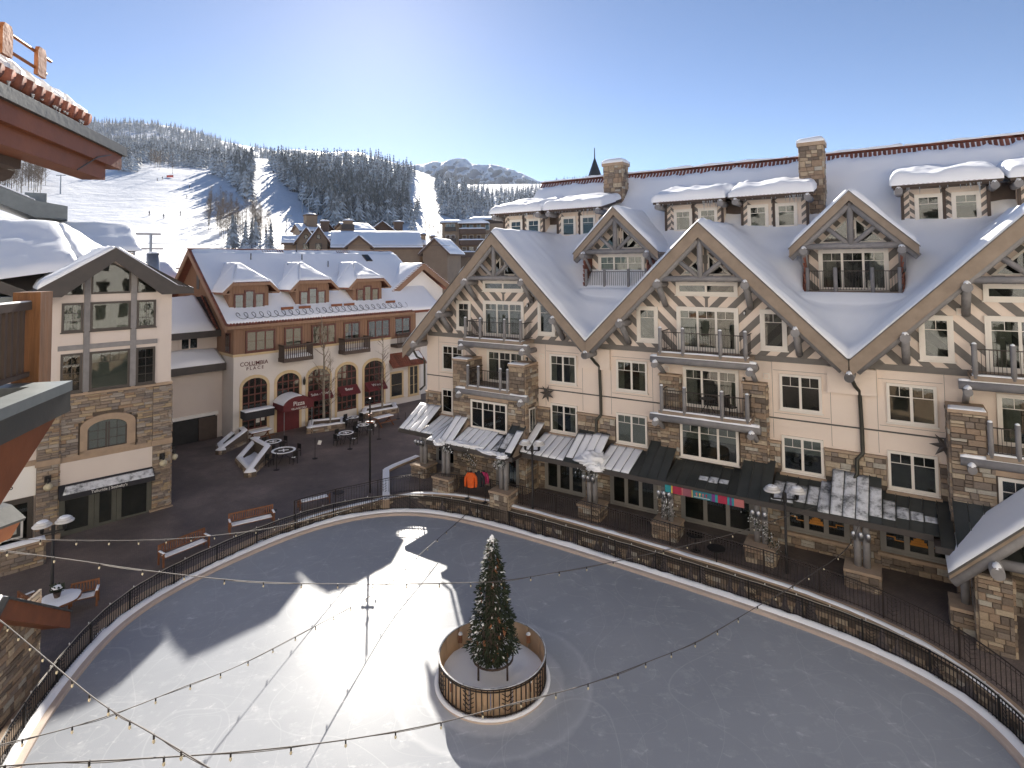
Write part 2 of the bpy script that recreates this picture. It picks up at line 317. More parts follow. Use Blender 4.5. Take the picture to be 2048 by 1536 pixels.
# many alike pieces of one thing: the 300 nearest are objects of their own, the rest one mesh
PIECES = {}
UNIT = {}
def unit(key, m):
    k = (key, m)
    if k in UNIT: return UNIT[k]
    b = MB()
    if key == 'box': b.box(-.5, .5, -.5, .5, -.5, .5)
    elif key.startswith('stone'):
        rnd = random.Random(int(key[5:])); b.box(-.5, .5, -.5, .5, -.5, .5)
        # front face (-y) smaller and uneven: a split stone
        b = MB(); fr = []; bk = [(-.5, .5, -.5), (.5, .5, -.5), (.5, .5, .5), (-.5, .5, .5)]
        mid = [(x*(1-.04*rnd.random()), -.28, z*(1-.05*rnd.random())) for x, _, z in bk]
        fr = [(x*(.78+.12*rnd.random()), -.5+.1*rnd.random(), z*(.72+.16*rnd.random())) for x, _, z in bk]
        b.v = bk+mid+fr; b.f = [(3, 2, 1, 0)]+[(k2, (k2+1) % 4, 4+(k2+1) % 4, 4+k2) for k2 in range(4)]+[(4+k2, 4+(k2+1) % 4, 8+(k2+1) % 4, 8+k2) for k2 in range(4)]+[(8, 9, 10, 11)]
    elif key == 'cyl': b.tube([(0, 0, -.5), (0, 0, .5)], .5, 8)
    elif key == 'tile':                                             # half barrel, axis y
        n = 6; o_ = [(math.cos(math.pi*q/n)*.5, math.sin(math.pi*q/n)*.5) for q in range(n+1)]; i_ = [(x*.8, z*.8) for x, z in o_]
        b.prism([(x, -.5, z) for x, z in o_]+[(x, -.5, z) for x, z in reversed(i_)], (0, 1, 0))
    me = b.mesh(key, m); fixn(me); UNIT[k] = me; return me
def piece(th, parent, name, key, m, loc, scale, rot=None):
    M = Matrix.Translation(loc) @ (rot.to_4x4() if rot is not None else Matrix()) @ Matrix.Diagonal((*scale, 1))
    PIECES.setdefault((th.name, name), []).append((th, parent, key, m, M))
def flush_pieces(limit=300):
    bpy.context.view_layer.update()
    for (tn, name), L in PIECES.items():
        if len(L) > limit: L.sort(key=lambda e: ((e[1].matrix_world @ e[4].translation)-CAM).length)
        for th, parent, key, m, M in L[:limit]:
            o = bpy.data.objects.new(name, unit(key, m)); COL.objects.link(o); o.parent = parent; o.matrix_local = M
        rest = L[limit:]
        if rest:
            by = {}
            for e in rest: by.setdefault(e[3], []).append(e)
            for m, es in by.items():
                vs = []; fs = []; tone = []; base = 0; inv = es[0][0].matrix_world.inverted()
                for th, parent, key, mm, M in es:
                    me = unit(key, mm); A = np.array(inv @ parent.matrix_world @ M); co_ = np.empty(len(me.vertices)*3); me.vertices.foreach_get('co', co_); co_ = co_.reshape(-1, 3)
                    vs.append(co_ @ A[:3, :3].T + A[:3, 3]); fs += [tuple(base+i for i in p.vertices) for p in me.polygons]; t = random.random(); tone += [t]*len(co_); base += len(co_)
                me = bpy.data.meshes.new(name+'_field'); me.from_pydata(np.concatenate(vs).tolist(), [], fs); me.materials.append(MAT[m]); me.update()
                at = me.attributes.new('tone', 'FLOAT', 'POINT'); at.data.foreach_set('value', tone); fixn(me)
                o = link(name+'_field', me, es[0][0], (0, 0, 0)); stuff(o)
    PIECES.clear()
def rotm(ex, ey, ez): return Matrix((ex, ey, ez)).transposed()
def facing(dirv):                                                   # local -y looks along dirv (horizontal)
    d = Vector(dirv).normalized(); ey = -d; ez = Vector((0, 0, 1)); ex = ey.cross(ez); return rotm(ex, ey, ez)
def stone_face(th, parent, p0, along, width, z0, z1, out, m='stone', hmin=.13, hmax=.30, wmin=.22, wmax=.62, holes=(), seed=1, depth=.1):
    """coursed rubble on a vertical face; p0 = lower start (x,y), along/out unit vectors, holes = (a0,a1,z0,z1)"""
    rnd = random.Random(seed); along = Vector((*along, 0)).normalized(); out = Vector((*out, 0)).normalized(); rot = facing(out)
    z = z0
    while z < z1-.04:
        h = min(rnd.uniform(hmin, hmax), z1-z)
        if z1-z-h < .06: h = z1-z
        a = 0.
        while a < width-.03:
            w_ = min(rnd.uniform(wmin, wmax)*(1.25 if h < .18 else 1), width-a)
            if width-a-w_ < .1: w_ = width-a
            subs = [(z, h)] if h < .24 or rnd.random() < .6 else [(z, h*.5), (z+h*.5, h*.5)]
            for zz, hh in subs:
                segs = [(a, a+w_)]
                for (a0, a1, q0, q1) in holes:
                    if zz+hh > q0+.01 and zz < q1-.01:
                        ns = []
                        for s0, s1 in segs:
                            if s1 <= a0 or s0 >= a1: ns.append((s0, s1)); continue
                            if s0 < a0: ns.append((s0, a0))
                            if s1 > a1: ns.append((a1, s1))
                        segs = ns
                for s0, s1 in segs:
                    if s1-s0 < .05: continue
                    c = Vector((p0[0], p0[1], 0))+along*((s0+s1)/2)+out*(depth*.3+rnd.uniform(-.012, .02)); c.z = zz+hh/2
                    piece(th, parent, 'stone', 'stone%d' % rnd.randrange(6), m, c, (s1-s0-.012, depth, hh-.012), rot)
            a += w_
        z += h
def text(name, s, size, m, parent, loc, rot, ext=.008, font=None, sx=1.):
    cu = bpy.data.curves.new(name, 'FONT'); cu.body = s; cu.size = size; cu.extrude = ext; cu.align_x = 'CENTER'; cu.align_y = 'CENTER'; cu.offset = size*.004
    t = bpy.data.objects.new(name, cu); COL.objects.link(t); bpy.context.view_layer.update()
    me = bpy.data.meshes.new_from_object(t); bpy.data.objects.remove(t); me.materials.clear(); me.materials.append(MAT[m])
    o = link(name, me, parent, loc); o.rotation_euler = rot; o.scale = (sx, 1, 1); return o
# ------------------------------------------------------------------ frames of the buildings (local u = to the right along the front, v = into the building)
class Fr:
    def __init__(s, o, ang): s.o = Vector((o[0], o[1], 0)); s.a = ang; s.u = Vector((math.cos(ang), math.sin(ang), 0)); s.v = Vector((-math.sin(ang), math.cos(ang), 0))
    def w(s, u, v, z=0.): return s.o+s.u*u+s.v*v+Vector((0, 0, z))
    def loc(s, p): d = Vector((p[0], p[1], 0))-s.o; return d.dot(s.u), d.dot(s.v)
HF = Fr((8.93276, 30.5), R(-33.422)); CF = Fr((-22.2208, 47.5236), R(45.854)); LF = Fr((-21.2794, 34.4218), R(42.25))
def sstep(a, b, x): t = min(1, max(0, (x-a)/(b-a))); return t*t*(3-2*t)
def plaza_z(x, y):
    z = min(.6, max(.12, .2+(y-30)*.062)) if x < -6 else .56+.0*x
    if -9 < x < -6: z = z+( .56-z)*(x+9)/3
    u, v = HF.loc((x, y)); k = sstep(-6.5, -1.5, v)*sstep(-22, -17.5, u)*(1 if v < 12 else 0)
    return z+(1.24-z)*k
# ------------------------------------------------------------------ rink outline
RPX = [(45, 1520), (71, 1477), (113.5, 1415), (150, 1364), (184, 1318), (216, 1281), (255, 1242), (312, 1202), (369, 1174), (420, 1147), (473, 1124), (541, 1091), (615, 1060), (696.7, 1038.7), (775, 1026), (833, 1026.5), (892, 1034.8), (960, 1053), (1000, 1064), (1097.7, 1089), (1219.7, 1131), (1328, 1165), (1403, 1189), (1470, 1213), (1602, 1256), (1720, 1297), (1900, 1382), (1970, 1433), (2048, 1515)]
rp = [onz(x, y, 0.) for x, y in RPX]
rp = [Vector((p.x, p.y, 0)) for p in rp]+[Vector((x, y, 0)) for x, y in ((13.9, 14.3), (11.9, 11), (8.5, 8.3), (4, 6.7), (-1, 6.3), (-6, 7.2), (-10, 9.5), (-12.8, 13))]
for _ in range(2): rp = [(rp[i-1]+rp[i]*2+rp[(i+1) % len(rp)])/4 for i in range(len(rp))]
def resample(loop, step):
    out = []; n = len(loop); acc = 0
    P = loop+[loop[0]]
    for i in range(n):
        a, b = P[i], P[i+1]; L = (b-a).length
        while acc < L: out.append(a+(b-a)*(acc/L)); acc += step
        acc -= L
    return out
RINK = resample(rp, .3)
for _ in range(12): RINK = [(RINK[i-1]+RINK[i]*2+RINK[(i+1) % len(RINK)])/4 for i in range(len(RINK))]
NR = len(RINK)
RN = []
for i in range(NR):
    t = (RINK[(i+1) % NR]-RINK[i-1]).normalized(); RN.append(Vector((-t.y, t.x, 0)))
ROFF = lambda i, d: RINK[i % NR]+RN[i % NR]*d
rk = np.array([(p.x, p.y) for p in RINK])
def rink_sd(x, y):                                   # signed distance, negative inside (vectorised over arrays)
    d = np.full(x.shape, 1e9); ins = np.zeros(x.shape, bool)
    for i in range(len(rk)):
        x1, y1 = rk[i]; x2, y2 = rk[(i+1) % len(rk)]
        d = np.minimum(d, np.hypot(x-x1, y-y1)); c = ((y1 > y) != (y2 > y)); ins ^= c & (x < (x2-x1)*(y-y1)/(y2-y1+1e-12)+x1)
    return np.where(ins, -d, d)
# ice
b = MB(); b.v = [(0, 20, 0)]+[(ROFF(i, .06).x, ROFF(i, .06).y, 0) for i in range(NR)]; b.f = [(0, 1+i, 1+(i+1) % NR) for i in range(NR)]
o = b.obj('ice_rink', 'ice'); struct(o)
if o.data.polygons[0].normal.z < 0: o.data.flip_normals()
# plaza paving
xs = np.arange(-62, 46.1, .35); ys = np.arange(-4, 76.1, .35); X, Y = np.meshgrid(xs, ys, indexing='ij'); sd = rink_sd(X.ravel(), Y.ravel()).reshape(X.shape)
b = MB(); Z = np.vectorize(plaza_z)(X, Y)
Z = np.where(sd < .72, -.5, Z); b.v = list(zip(X.ravel().tolist(), Y.ravel().tolist(), Z.ravel().tolist()))
nx, ny = X.shape
for i in range(nx-1):
    for j in range(ny-1):
        if sd[i, j] < -1 and sd[i+1, j+1] < -1: continue
        k = i*ny+j; b.f.append((k, k+ny, k+ny+1, k+1))
o = b.obj('plaza_paving', 'pavers', smooth=True, fix=False); struct(o)
# kerb ring of the ice, pale boards
def sweep(prof, i0, i1, name, m, parent=None, smooth=False, zf=None, step=1, wob=None):
    b = MB(); idx = list(range(i0, i1+1, step)); n = len(prof)
    for i in idx:
        q = ROFF(i, 0); nn = RN[i % NR]; zz = zf(i) if zf else 0
        for k, (d, z) in enumerate(prof):
            e = wob(i, k) if wob else (0, 0)
            b.v.append((q.x+nn.x*(d+e[0]), q.y+nn.y*(d+e[0]), z+zz*(1 if z > .05 else 0)+e[1]))
    for a in range(len(idx)-1):
        for k in range(n-1): p = a*n+k; b.f.append((p, p+n, p+n+1, p+1))
    return b.obj(name, m, parent, smooth)
I0, I1 = -12, min(range(NR), key=lambda i: (RINK[i]-Vector((13.9, 14.3, 0))).length)+8
tag(sweep([(.0, -.1), (.0, .10), (.03, .13), (.20, .13), (.24, .10), (.24, -.1)], I0, I1, 'rink_kerb', 'curb'), 'pale rounded kerb running round the edge of the ice rink', 'kerb')
def wob(i, k): 
    n1 = noise.noise(Vector((i*.13, k*2.1, 3.))); n2 = noise.noise(Vector((i*.9, k*1.1, 7.))); return (.05*n2, (.09*n1+.06*n2) if k in (1, 2, 3) else 0)
o = sweep([(.18, .08), (.24, .17), (.36, .24), (.50, .22), (.62, .06)], I0, I1, 'snow_bank', 'snow', smooth=True, wob=wob); stuff(o); o['label'] = 'low bank of snow piled between the rink kerb and the fence'; o['category'] = 'snow'
# retaining wall round the rink (rises with the plaza), its stones and snowy cap
rw = thing('rink_wall', 'low stone retaining wall round the rink with snow on its cap', 'wall', (0, 0, 0))
pz = [plaza_z(ROFF(i, 1.1).x, ROFF(i, 1.1).y) for i in range(NR)]
zf = lambda i: pz[i % NR]
def wallprof(z): return z
b = MB(); idx = list(range(I0, I1+1))
for i in idx:
    for d, zr in ((.74, -1), (.74, 1), (1.12, 1), (1.12, -1)): q = ROFF(i, d); b.v.append((q.x, q.y, -.3 if zr < 0 else zf(i)-.03))
for a in range(len(idx)-1):
    for k in range(3): p = a*4+k; b.f.append((p, p+4, p+5, p+1))
core = b.obj('wall_core', 'mortar', rw)
b = MB()
for i in idx:
    for d, zr in ((.68, .0), (.68, .06), (1.16, .06), (1.16, .0)): q = ROFF(i, d); b.v.append((q.x, q.y, zf(i)-.03+zr))
for a in range(len(idx)-1):
    for k in range(3): p = a*4+k; b.f.append((p, p+4, p+5, p+1))
b.obj('wall_cap', 'cap_stone', rw)
def wob2(i, k): n1 = noise.noise(Vector((i*.21, k, 13.)))+.6*noise.noise(Vector((i*.8, k, 3.))); return (.05*n1, .04*n1 if 0 < k < 3 else 0)
i617 = min(range(NR), key=lambda i: (RINK[i]-onz(600, 1066, 0)).length)
b = MB()
for i in range(i617, I1+1):
    for k, (d, zr) in enumerate(((.74, .028), (.79, .075), (.93, .075), (1.0, .028))): q = ROFF(i, d+wob2(i, k)[0]); b.v.append((q.x, q.y, zf(i)+zr+wob2(i, k)[1]))
for a in range(I1-i617):
    for k in range(3): p = a*4+k; b.f.append((p, p+4, p+5, p+1))
b.obj('cap_snow', 'snow', rw, True)
rnd = random.Random(5)
i = I0
rows = [(.02, .2), (.21, .18), (.38, .2)]
for z0, h in rows:
    i = I0+rnd.random()
    while i < I1-1:
        w_ = rnd.uniform(.9, 1.9); im = int(i+w_/2); zt = min(z0+h, zf(im)-.04)
        if zt-z0 > .06:
            q = ROFF(im, .735); rot = facing(-RN[im % NR]); piece(rw, core, 'stone', 'stone%d' % rnd.randrange(6), 'stone', (q.x, q.y, (z0+zt)/2), (w_*.3-.02, .09, zt-z0-.015), rot)
        i += w_
# rink fence
fe = thing('rink_fence', 'dark iron picket fence round the ice with bulbs along the top rail', 'fence')
FOFF = .46
def rail(th, i0, i1, off, zfun, r, name, m, step=1):
    b = MB(); b.tube([(ROFF(i, off).x, ROFF(i, off).y, zfun(i)) for i in range(i0, i1+1, step)], r, 5); return b.obj(name, m, th)
FT = .97
for z, r_ in ((FT, .03), (FT-.13, .014), (.26, .016)): rail(fe, I0, I1, FOFF, lambda i, z=z: z, r_, 'rail', 'black_iron')
b = MB(); b.tube([(ROFF(i, FOFF).x, ROFF(i, FOFF).y, FT+.05+.012*math.sin(i*1.3)) for i in range(I0, I1+1)], .012, 4); b.obj('light_rope', 'rope', fe)
L = .3
d = 0.
while d < (I1-I0)*L:
    i = I0+d/L; k = int(math.floor(i)); t = i-k; q = ROFF(k, FOFF).lerp(ROFF(k+1, FOFF), t)
    n = round(d/.115)
    post = n % 18 == 0
    if post: piece(fe, fe, 'post', 'box', 'black_iron', (q.x, q.y, .52), (.055, .055, 1.0), facing(RN[k % NR]))
    else: piece(fe, fe, 'picket', 'box', 'black_iron', (q.x, q.y, .50+.02*((n*7) % 3)), (.02, .02, .92), facing(RN[k % NR]))
    if n % 18 == 1:                                   # chevron panel between two pickets
        q2 = ROFF(k+1, FOFF).lerp(ROFF(k+2, FOFF), t); bb = MB()
        for zz in (.35, .47, .59, .71):
            m_ = (q+q2)/2; bb.beam((q.x, q.y, zz+.12), (m_.x, m_.y, zz), .012, .014); bb.beam((q2.x, q2.y, zz+.12), (m_.x, m_.y, zz), .012, .014)
        bb.obj('chevron_panel', 'black_iron', fe)
    d += .115
bulb = MB().lathe([(.008, 0), (.022, .02), (.026, .045), (.012, .075)], n=6).mesh('bulb', 'lamp_white', True)
for i in range(I0+2, I1, 4):
    q = ROFF(i, FOFF); o = link('bulb', bulb, fe, (q.x, q.y, FT+.06))
# outer fence on the terrace
of = thing('terrace_fence', 'brown iron railing on the plaza terrace above the rink wall', 'fence')
OOFF = 1.28
for zz, r_ in ((1.02, .026), (.90, .012), (.10, .014)): rail(of, i617, I1, OOFF, lambda i, zz=zz: zf(i)+zz, r_, 'rail', 'brown_iron')
d = 0.
while d < (I1-i617)*L:
    i = i617+d/L; k = int(i); t = i-k; q = ROFF(k, OOFF).lerp(ROFF(k+1, OOFF), t); n = round(d/.13); z0 = zf(k)
    if n % 16 == 0: piece(of, of, 'post', 'box', 'brown_iron', (q.x, q.y, z0+.52), (.055, .055, 1.06), facing(RN[k % NR]))
    else: piece(of, of, 'picket', 'box', 'brown_iron', (q.x, q.y, z0+.5), (.018, .018, .98), facing(RN[k % NR]))
    if n % 16 == 1:
        q2 = ROFF(k+1, OOFF).lerp(ROFF(k+2, OOFF), t); bb = MB()
        for zz in (.25, .4, .55, .7): m_ = (q+q2)/2; bb.beam((q.x, q.y, z0+zz+.12), (m_.x, m_.y, z0+zz), .012, .014); bb.beam((q2.x, q2.y, z0+zz+.12), (m_.x, m_.y, z0+zz), .012, .014)
        bb.obj('chevron_panel', 'brown_iron', of)
    d += .13
# terrace kerb with snow (the step between the lower plaza and the hotel terrace)
kb = thing('terrace_kerb', 'low snow covered kerb wall stepping up to the hotel terrace', 'kerb')
A = onz(772, 1000, .75); B_ = onz(772, 946, .95); C_ = onz(836, 916, 1.1)
pts = [Vector((A.x, A.y, 0)), Vector((B_.x, B_.y, 0)), Vector((C_.x, C_.y, 0))]
for p, q in ((pts[0], pts[1]), (pts[1], pts[2])):
    for k in range(4):
        p1 = p.lerp(q, k/4); q1 = p.lerp(q, (k+1)/4-.004); za = plaza_z(p1.x, p1.y)+.16; zb = plaza_z(q1.x, q1.y)+.16; d = (q-p).normalized(); n_ = Vector((-d.y, d.x, 0))*.22; e = Vector((0, 0, 1))
        MB().prism([p1+n_+e*.2, q1+n_+e*.2, q1+n_+e*zb, p1+n_+e*za], n_*-2).obj('kerb_stone', 'cap_stone', kb); MB().prism([p1+n_*.95+e*(za+.004), q1+n_*.95+e*(zb+.004), q1+n_*.95+e*(zb+.05), p1+n_*.95+e*(za+.05)], n_*-1.9).obj('kerb_snow', 'snow', kb)
# ------------------------------------------------------------------ far ground and hills
o = MB().lathe([(9000, -.7), (9000.1, -.72)], n=64); o = o.obj('ground', 'snow', fix=False); struct(o)
def hill(name, cols, ny, amp, m, x0, x1, step, seed):
    cx = [c[0] for c in cols]; K = len(cols[0][1]); b = MB(); xs = np.arange(x0, x1+.1, step); T = np.linspace(0, K-1, ny+1); P = []
    tab = []
    ya = np.array([[k[0] for k in c[1]] for c in cols], float); da = np.array([[k[1] for k in c[1]] for c in cols], float)
    yk = np.array([[np.interp(x, cx, ya[:, j]) for j in range(K)] for x in xs]); dk = np.array([[np.interp(x, cx, da[:, j]) for j in range(K)] for x in xs])
    for _ in range(3): yk[1:-1] = (yk[:-2]+2*yk[1:-1]+yk[2:])/4; dk[1:-1] = (dk[:-2]+2*dk[1:-1]+dk[2:])/4
    for a, x in enumerate(xs):
        yy = np.interp(T, range(K), yk[a]); dd = np.exp(np.interp(T, range(K), np.log(dk[a]))); tab.append((yy, dd))
        for y, d_ in zip(yy, dd):
            p = atd(x, y, d_); s = d_*amp; n_ = noise.noise(Vector((p.x, p.y, seed*50.))*(4./d_))*s+noise.noise(Vector((p.x, p.y, seed*9.))*(14./d_))*s*.35; P.append((p.x, p.y, p.z+n_))
    # back side falls away behind the crest
    b.v = list(P); n1 = ny+1
    for a in range(len(xs)-1):
        for k in range(ny): q = a*n1+k; b.f.append((q, q+n1, q+n1+1, q+1))
    base = len(b.v)
    for a, x in enumerate(xs): t = Vector(P[a*n1+ny]); g = Vector((t.x, t.y, 0))*1.5; b.v.append((g.x, g.y, -5))
    for a in range(len(xs)-1): b.f.append((a*n1+ny, (a+1)*n1+ny, base+a+1, base+a))
    o = b.obj(name, m, smooth=True, fix=False); struct(o)
    if sum(p.normal.z for p in o.data.polygons) < 0: o.data.flip_normals()
    V = np.array(P).reshape(len(xs), n1, 3)
    def surf(x, y):
        a = min(len(xs)-2, max(0, int((x-x0)/step))); f = (x-xs[a])/step; yy = tab[a][0]*(1-f)+tab[a+1][0]*f
        if y > yy[0] or y < yy[-1]: return None
        k = min(ny-1, int(np.searchsorted(-yy, -y)-1)); k = max(0, k); g = (yy[k]-y)/max(1e-6, yy[k]-yy[k+1])
        p = (V[a, k]*(1-f)+V[a+1, k]*f)*(1-g)+(V[a, k+1]*(1-f)+V[a+1, k+1]*f)*g
        return Vector(p)
    return surf
def piste_mat():                                      # skied snow: moguls and tracks
    m, t, n, l, b = nodes('piste'); tx = tex(n, l, .02, 6, .6); r_ = ramp(n, [(.3, (.70, .72, .76)), (.7, (.82, .83, .86))]); l.new(tx.outputs[0], r_.inputs[0]); l.new(r_.outputs[0], b.inputs['Base Color']); b.inputs['Roughness'].default_value = .65
    t1 = tex(n, l, .16, 5, .65); t2 = tex(n, l, .035, 3, .5); ad = n.new('ShaderNodeMath'); ad.operation = 'MULTIPLY_ADD'; ad.inputs[1].default_value = 2.2; l.new(t2.outputs[0], ad.inputs[0]); l.new(t1.outputs[0], ad.inputs[2]); bump(n, l, b, ad.outputs[0], .45, 1.6)
piste_mat()
FRONT = [(-300, [(600, 80), (470, 200), (420, 270), (350, 420), (318, 620), (300, 800)]), (0, [(600, 90), (470, 205), (425, 265), (346, 430), (318, 620), (300, 800)]), (100, [(600, 95), (470, 210), (430, 265), (337, 450), (315, 640), (300, 820)]),
    (200, [(600, 95), (465, 210), (430, 260), (345, 445), (318, 630), (300, 820)]), (300, [(600, 100), (470, 205), (435, 250), (341, 450), (318, 640), (305, 820)]), (400, [(600, 100), (480, 200), (440, 250), (349, 430), (326, 620), (312, 800)]),
    (460, [(600, 100), (490, 200), (440, 265), (350, 420), (332, 560), (318, 720)]), (520, [(600, 110), (500, 195), (440, 270), (347, 410), (334, 500), (318, 620)]), (600, [(600, 115), (505, 200), (450, 265), (370, 390), (335, 520), (322, 640)]),
    (680, [(600, 115), (510, 200), (455, 270), (385, 390), (340, 540), (321, 680)]), (740, [(600, 120), (510, 205), (458, 275), (390, 400), (338, 560), (319, 700)]), (800, [(600, 120), (510, 210), (460, 285), (400, 410), (352, 560), (334, 720)]),
    (860, [(600, 120), (512, 215), (464, 290), (410, 420), (368, 560), (352, 740)]), (930, [(600, 120), (512, 220), (470, 300), (425, 430), (392, 580), (374, 760)]), (1000, [(600, 120), (515, 230), (475, 310), (435, 440), (405, 600), (390, 780)]),
    (1100, [(600, 120), (515, 240), (478, 320), (435, 460), (400, 640), (376, 860)]), (1200, [(600, 120), (515, 250), (478, 330), (430, 480), (390, 680), (360, 950)]), (1400, [(600, 120), (515, 250), (478, 330), (430, 480), (390, 680), (360, 1000)]), (2600, [(620, 120), (525, 250), (488, 330), (450, 480), (420, 680), (400, 1000)])]
BACK = [(-500, [(345, 700), (300, 1000), (262, 1350), (226, 1750)]), (0, [(345, 700), (300, 1000), (262, 1350), (229, 1750)]), (180, [(345, 700), (305, 1000), (270, 1350), (236, 1750)]), (260, [(345, 700), (308, 1000), (274, 1350), (244, 1750)]), (330, [(345, 700), (312, 1000), (280, 1350), (253, 1720)]),
    (380, [(345, 700), (318, 1000), (290, 1350), (262, 1680)]), (430, [(345, 700), (322, 1000), (300, 1350), (279, 1620)]), (480, [(345, 700), (326, 1000), (308, 1300), (293, 1600)]), (540, [(345, 700), (332, 950), (316, 1250), (303, 1550)]), (620, [(345, 700), (336, 950), (322, 1250), (310, 1550)]), (760, [(350, 800), (345, 950), (335, 1250), (322, 1550)]), (900, [(380, 900), (375, 1000), (372, 1250), (368, 1550)]), (1300, [(390, 900), (380, 1000), (372, 1250), (362, 1550)])]
fsurf = hill('ski_hill', FRONT, 60, .004, 'piste', -300, 2600, 20, 1)
bsurf = hill('forest_hill', BACK, 30, .010, 'piste', -500, 1300, 20, 2)
# far snow ridge and rocky peak
def rocky():
    m, t, n, l, bb = nodes('rock_snow')
    ge = n.new('ShaderNodeNewGeometry'); sx = n.new('ShaderNodeSeparateXYZ'); l.new(ge.outputs['Normal'], sx.inputs[0]); tx = tex(n, l, .006, 8, .7); ad = n.new('ShaderNodeMath'); ad.operation = 'MULTIPLY_ADD'; ad.inputs[1].default_value = .6; l.new(tx.outputs[0], ad.inputs[0]); l.new(sx.outputs['Z'], ad.inputs[2])
    r_ = ramp(n, [(.62, (.30, .32, .36)), (.80, (.84, .86, .90))]); l.new(ad.outputs[0], r_.inputs[0]); l.new(r_.outputs[0], bb.inputs['Base Color']); bb.inputs['Roughness'].default_value = .8
rocky()
def peak(name, sky_, ybase, d0, d1, m, seed, rough, dx=3):
    xs = np.arange(sky_[0][0], sky_[-1][0]+.1, dx); b = MB(); ny = 48
    for x in xs:
        yt = np.interp(x, [s[0] for s in sky_], [s[1] for s in sky_]); yt += rough*2.6*noise.noise(Vector((x*.13, seed, 0)))+rough*1.8*noise.noise(Vector((x*.4, seed, 4)))
        for k in range(ny+1):
            t = k/ny; y = ybase+(yt-ybase)*t; dd = d0+(d1-d0)*t**1.2; p = atd(x, y, dd); q = Vector((x*.030+.5*math.sin(t*5), t*1.6, seed))
            r_ = noise.ridged_multi_fractal(q, .9, 2.1, 5, 1.0, 2.0)-1.0; f = noise.fractal(q*4, .8, 2, 4)
            p += Vector((0, -1, .12))*((r_*.05+f*.012)*d1*math.sin(math.pi*min(1, t))**.7*rough); b.v.append(tuple(p))
    n1 = ny+1
    for a in range(len(xs)-1):
        for k in range(ny): q = a*n1+k; b.f.append((q, q+n1, q+n1+1, q+1))
    base = len(b.v)
    for a in range(len(xs)): t = Vector(b.v[a*n1+ny]); b.v.append((t.x*1.15, t.y*1.15, 0))
    for a in range(len(xs)-1): b.f.append((a*n1+ny, (a+1)*n1+ny, base+a+1, base+a))
    o = b.obj(name, m, smooth=True, fix=False); struct(o)
    if o.data.polygons[5].normal.y > 0: o.data.flip_normals()
peak('snow_ridge', [(500, 318), (560, 301), (585, 299), (640, 303), (652, 306), (672, 304), (700, 303), (725, 306), (745, 314), (790, 326), (860, 350)], 372, 2600, 3600, 'piste', 3, .5)
peak('mountain_peak', [(700, 372), (770, 345), (812, 332), (850, 328), (872, 322), (882, 326), (905, 318), (928, 316), (945, 328), (965, 330), (985, 329), (1005, 333), (1040, 345), (1075, 361), (1130, 375), (1250, 395)], 410, 6500, 7200, 'rock_snow', 9, .8)
# ------------------------------------------------------------------ forest
def conifer_mesh(seed, tiers, n, name='crown'):
    rnd = random.Random(seed); b = MB()
    for k in range(tiers):
        t = k/tiers; z0 = .08+t*.86; r = (.17*(1-t)**.85+.012)*rnd.uniform(.85, 1.12); dz = .16*(1-t*.5); i = len(b.v); b.v.append((rnd.uniform(-.008, .008), rnd.uniform(-.008, .008), min(1, z0+dz)))
        for q in range(n*2):
            a = math.pi*q/n+k*.7; rr = r*(rnd.uniform(.9, 1.2) if q % 2 == 0 else rnd.uniform(.45, .62)); b.v.append((rr*math.cos(a), rr*math.sin(a), z0-(.045*rnd.uniform(.5, 1.4) if q % 2 == 0 else -.012)))
        for q in range(n*2): b.f.append((i, i+1+q, i+1+(q+1) % (n*2)))
    return b.mesh(name, 'conifer')
CON = [conifer_mesh(s, 9, 6) for s in range(5)]; CONF = [conifer_mesh(s+20, 6, 4) for s in range(5)]
TRK = MB().tube([(0, 0, -.03), (0, 0, .5)], [.014, .008], 5).mesh('trunk', 'bark')
def inpoly(x, y, P):
    c = False
    for i in range(len(P)):
        x1, y1 = P[i]; x2, y2 = P[i-1]
        if (y1 > y) != (y2 > y) and x < (x2-x1)*(y-y1)/(y2-y1)+x1: c = not c
    return c
KNOLL = [(534, 318), (560, 325), (640, 325), (740, 318), (815, 340), (832, 352), (820, 375), (818, 420), (822, 445), (790, 452), (700, 455), (668, 458), (622, 420), (580, 378), (552, 350), (534, 332)]
RIGHT = [(882, 362), (1000, 388), (1100, 372), (1200, 356), (1240, 352), (1240, 400), (1100, 440), (1010, 447), (940, 440), (882, 435), (874, 395), (868, 366)]
STRIP = [(420, 322), (470, 318), (505, 330), (508, 352), (500, 372), (503, 398), (500, 412), (488, 408), (470, 385), (452, 362), (424, 350)]
EDGE = [(232, 312), (300, 310), (420, 318), (424, 342), (400, 338), (340, 334), (290, 326), (270, 340), (235, 340)]
FAR = [(-20, 226), (180, 236), (260, 244), (330, 253), (380, 262), (430, 279), (480, 293), (560, 303), (700, 318), (700, 350), (560, 345), (-20, 345)]
HOLES = [[(205, 262), (300, 268), (360, 284), (352, 290), (290, 278), (205, 270)], [(315, 250), (340, 250), (344, 258), (322, 257)], [(455, 285), (480, 288), (520, 315), (528, 322), (510, 322), (480, 302)], [(530, 300), (560, 305), (580, 316), (560, 314)]]
rnd = random.Random(11); TREES = []
def scatter(poly, count, surf, hmin, hmax, kind, holes=()):
    xs_ = [p[0] for p in poly]; ys_ = [p[1] for p in poly]; n = 0; tries = 0
    while n < count and tries < count*30:
        tries += 1; x = rnd.uniform(min(xs_), max(xs_)); y = rnd.uniform(min(ys_), max(ys_))
        if not inpoly(x, y, poly) or any(inpoly(x, y, h) for h in holes): continue
        p = surf(x, y)
        if p is None: continue
        TREES.append((p, rnd.uniform(hmin, hmax), kind)); n += 1
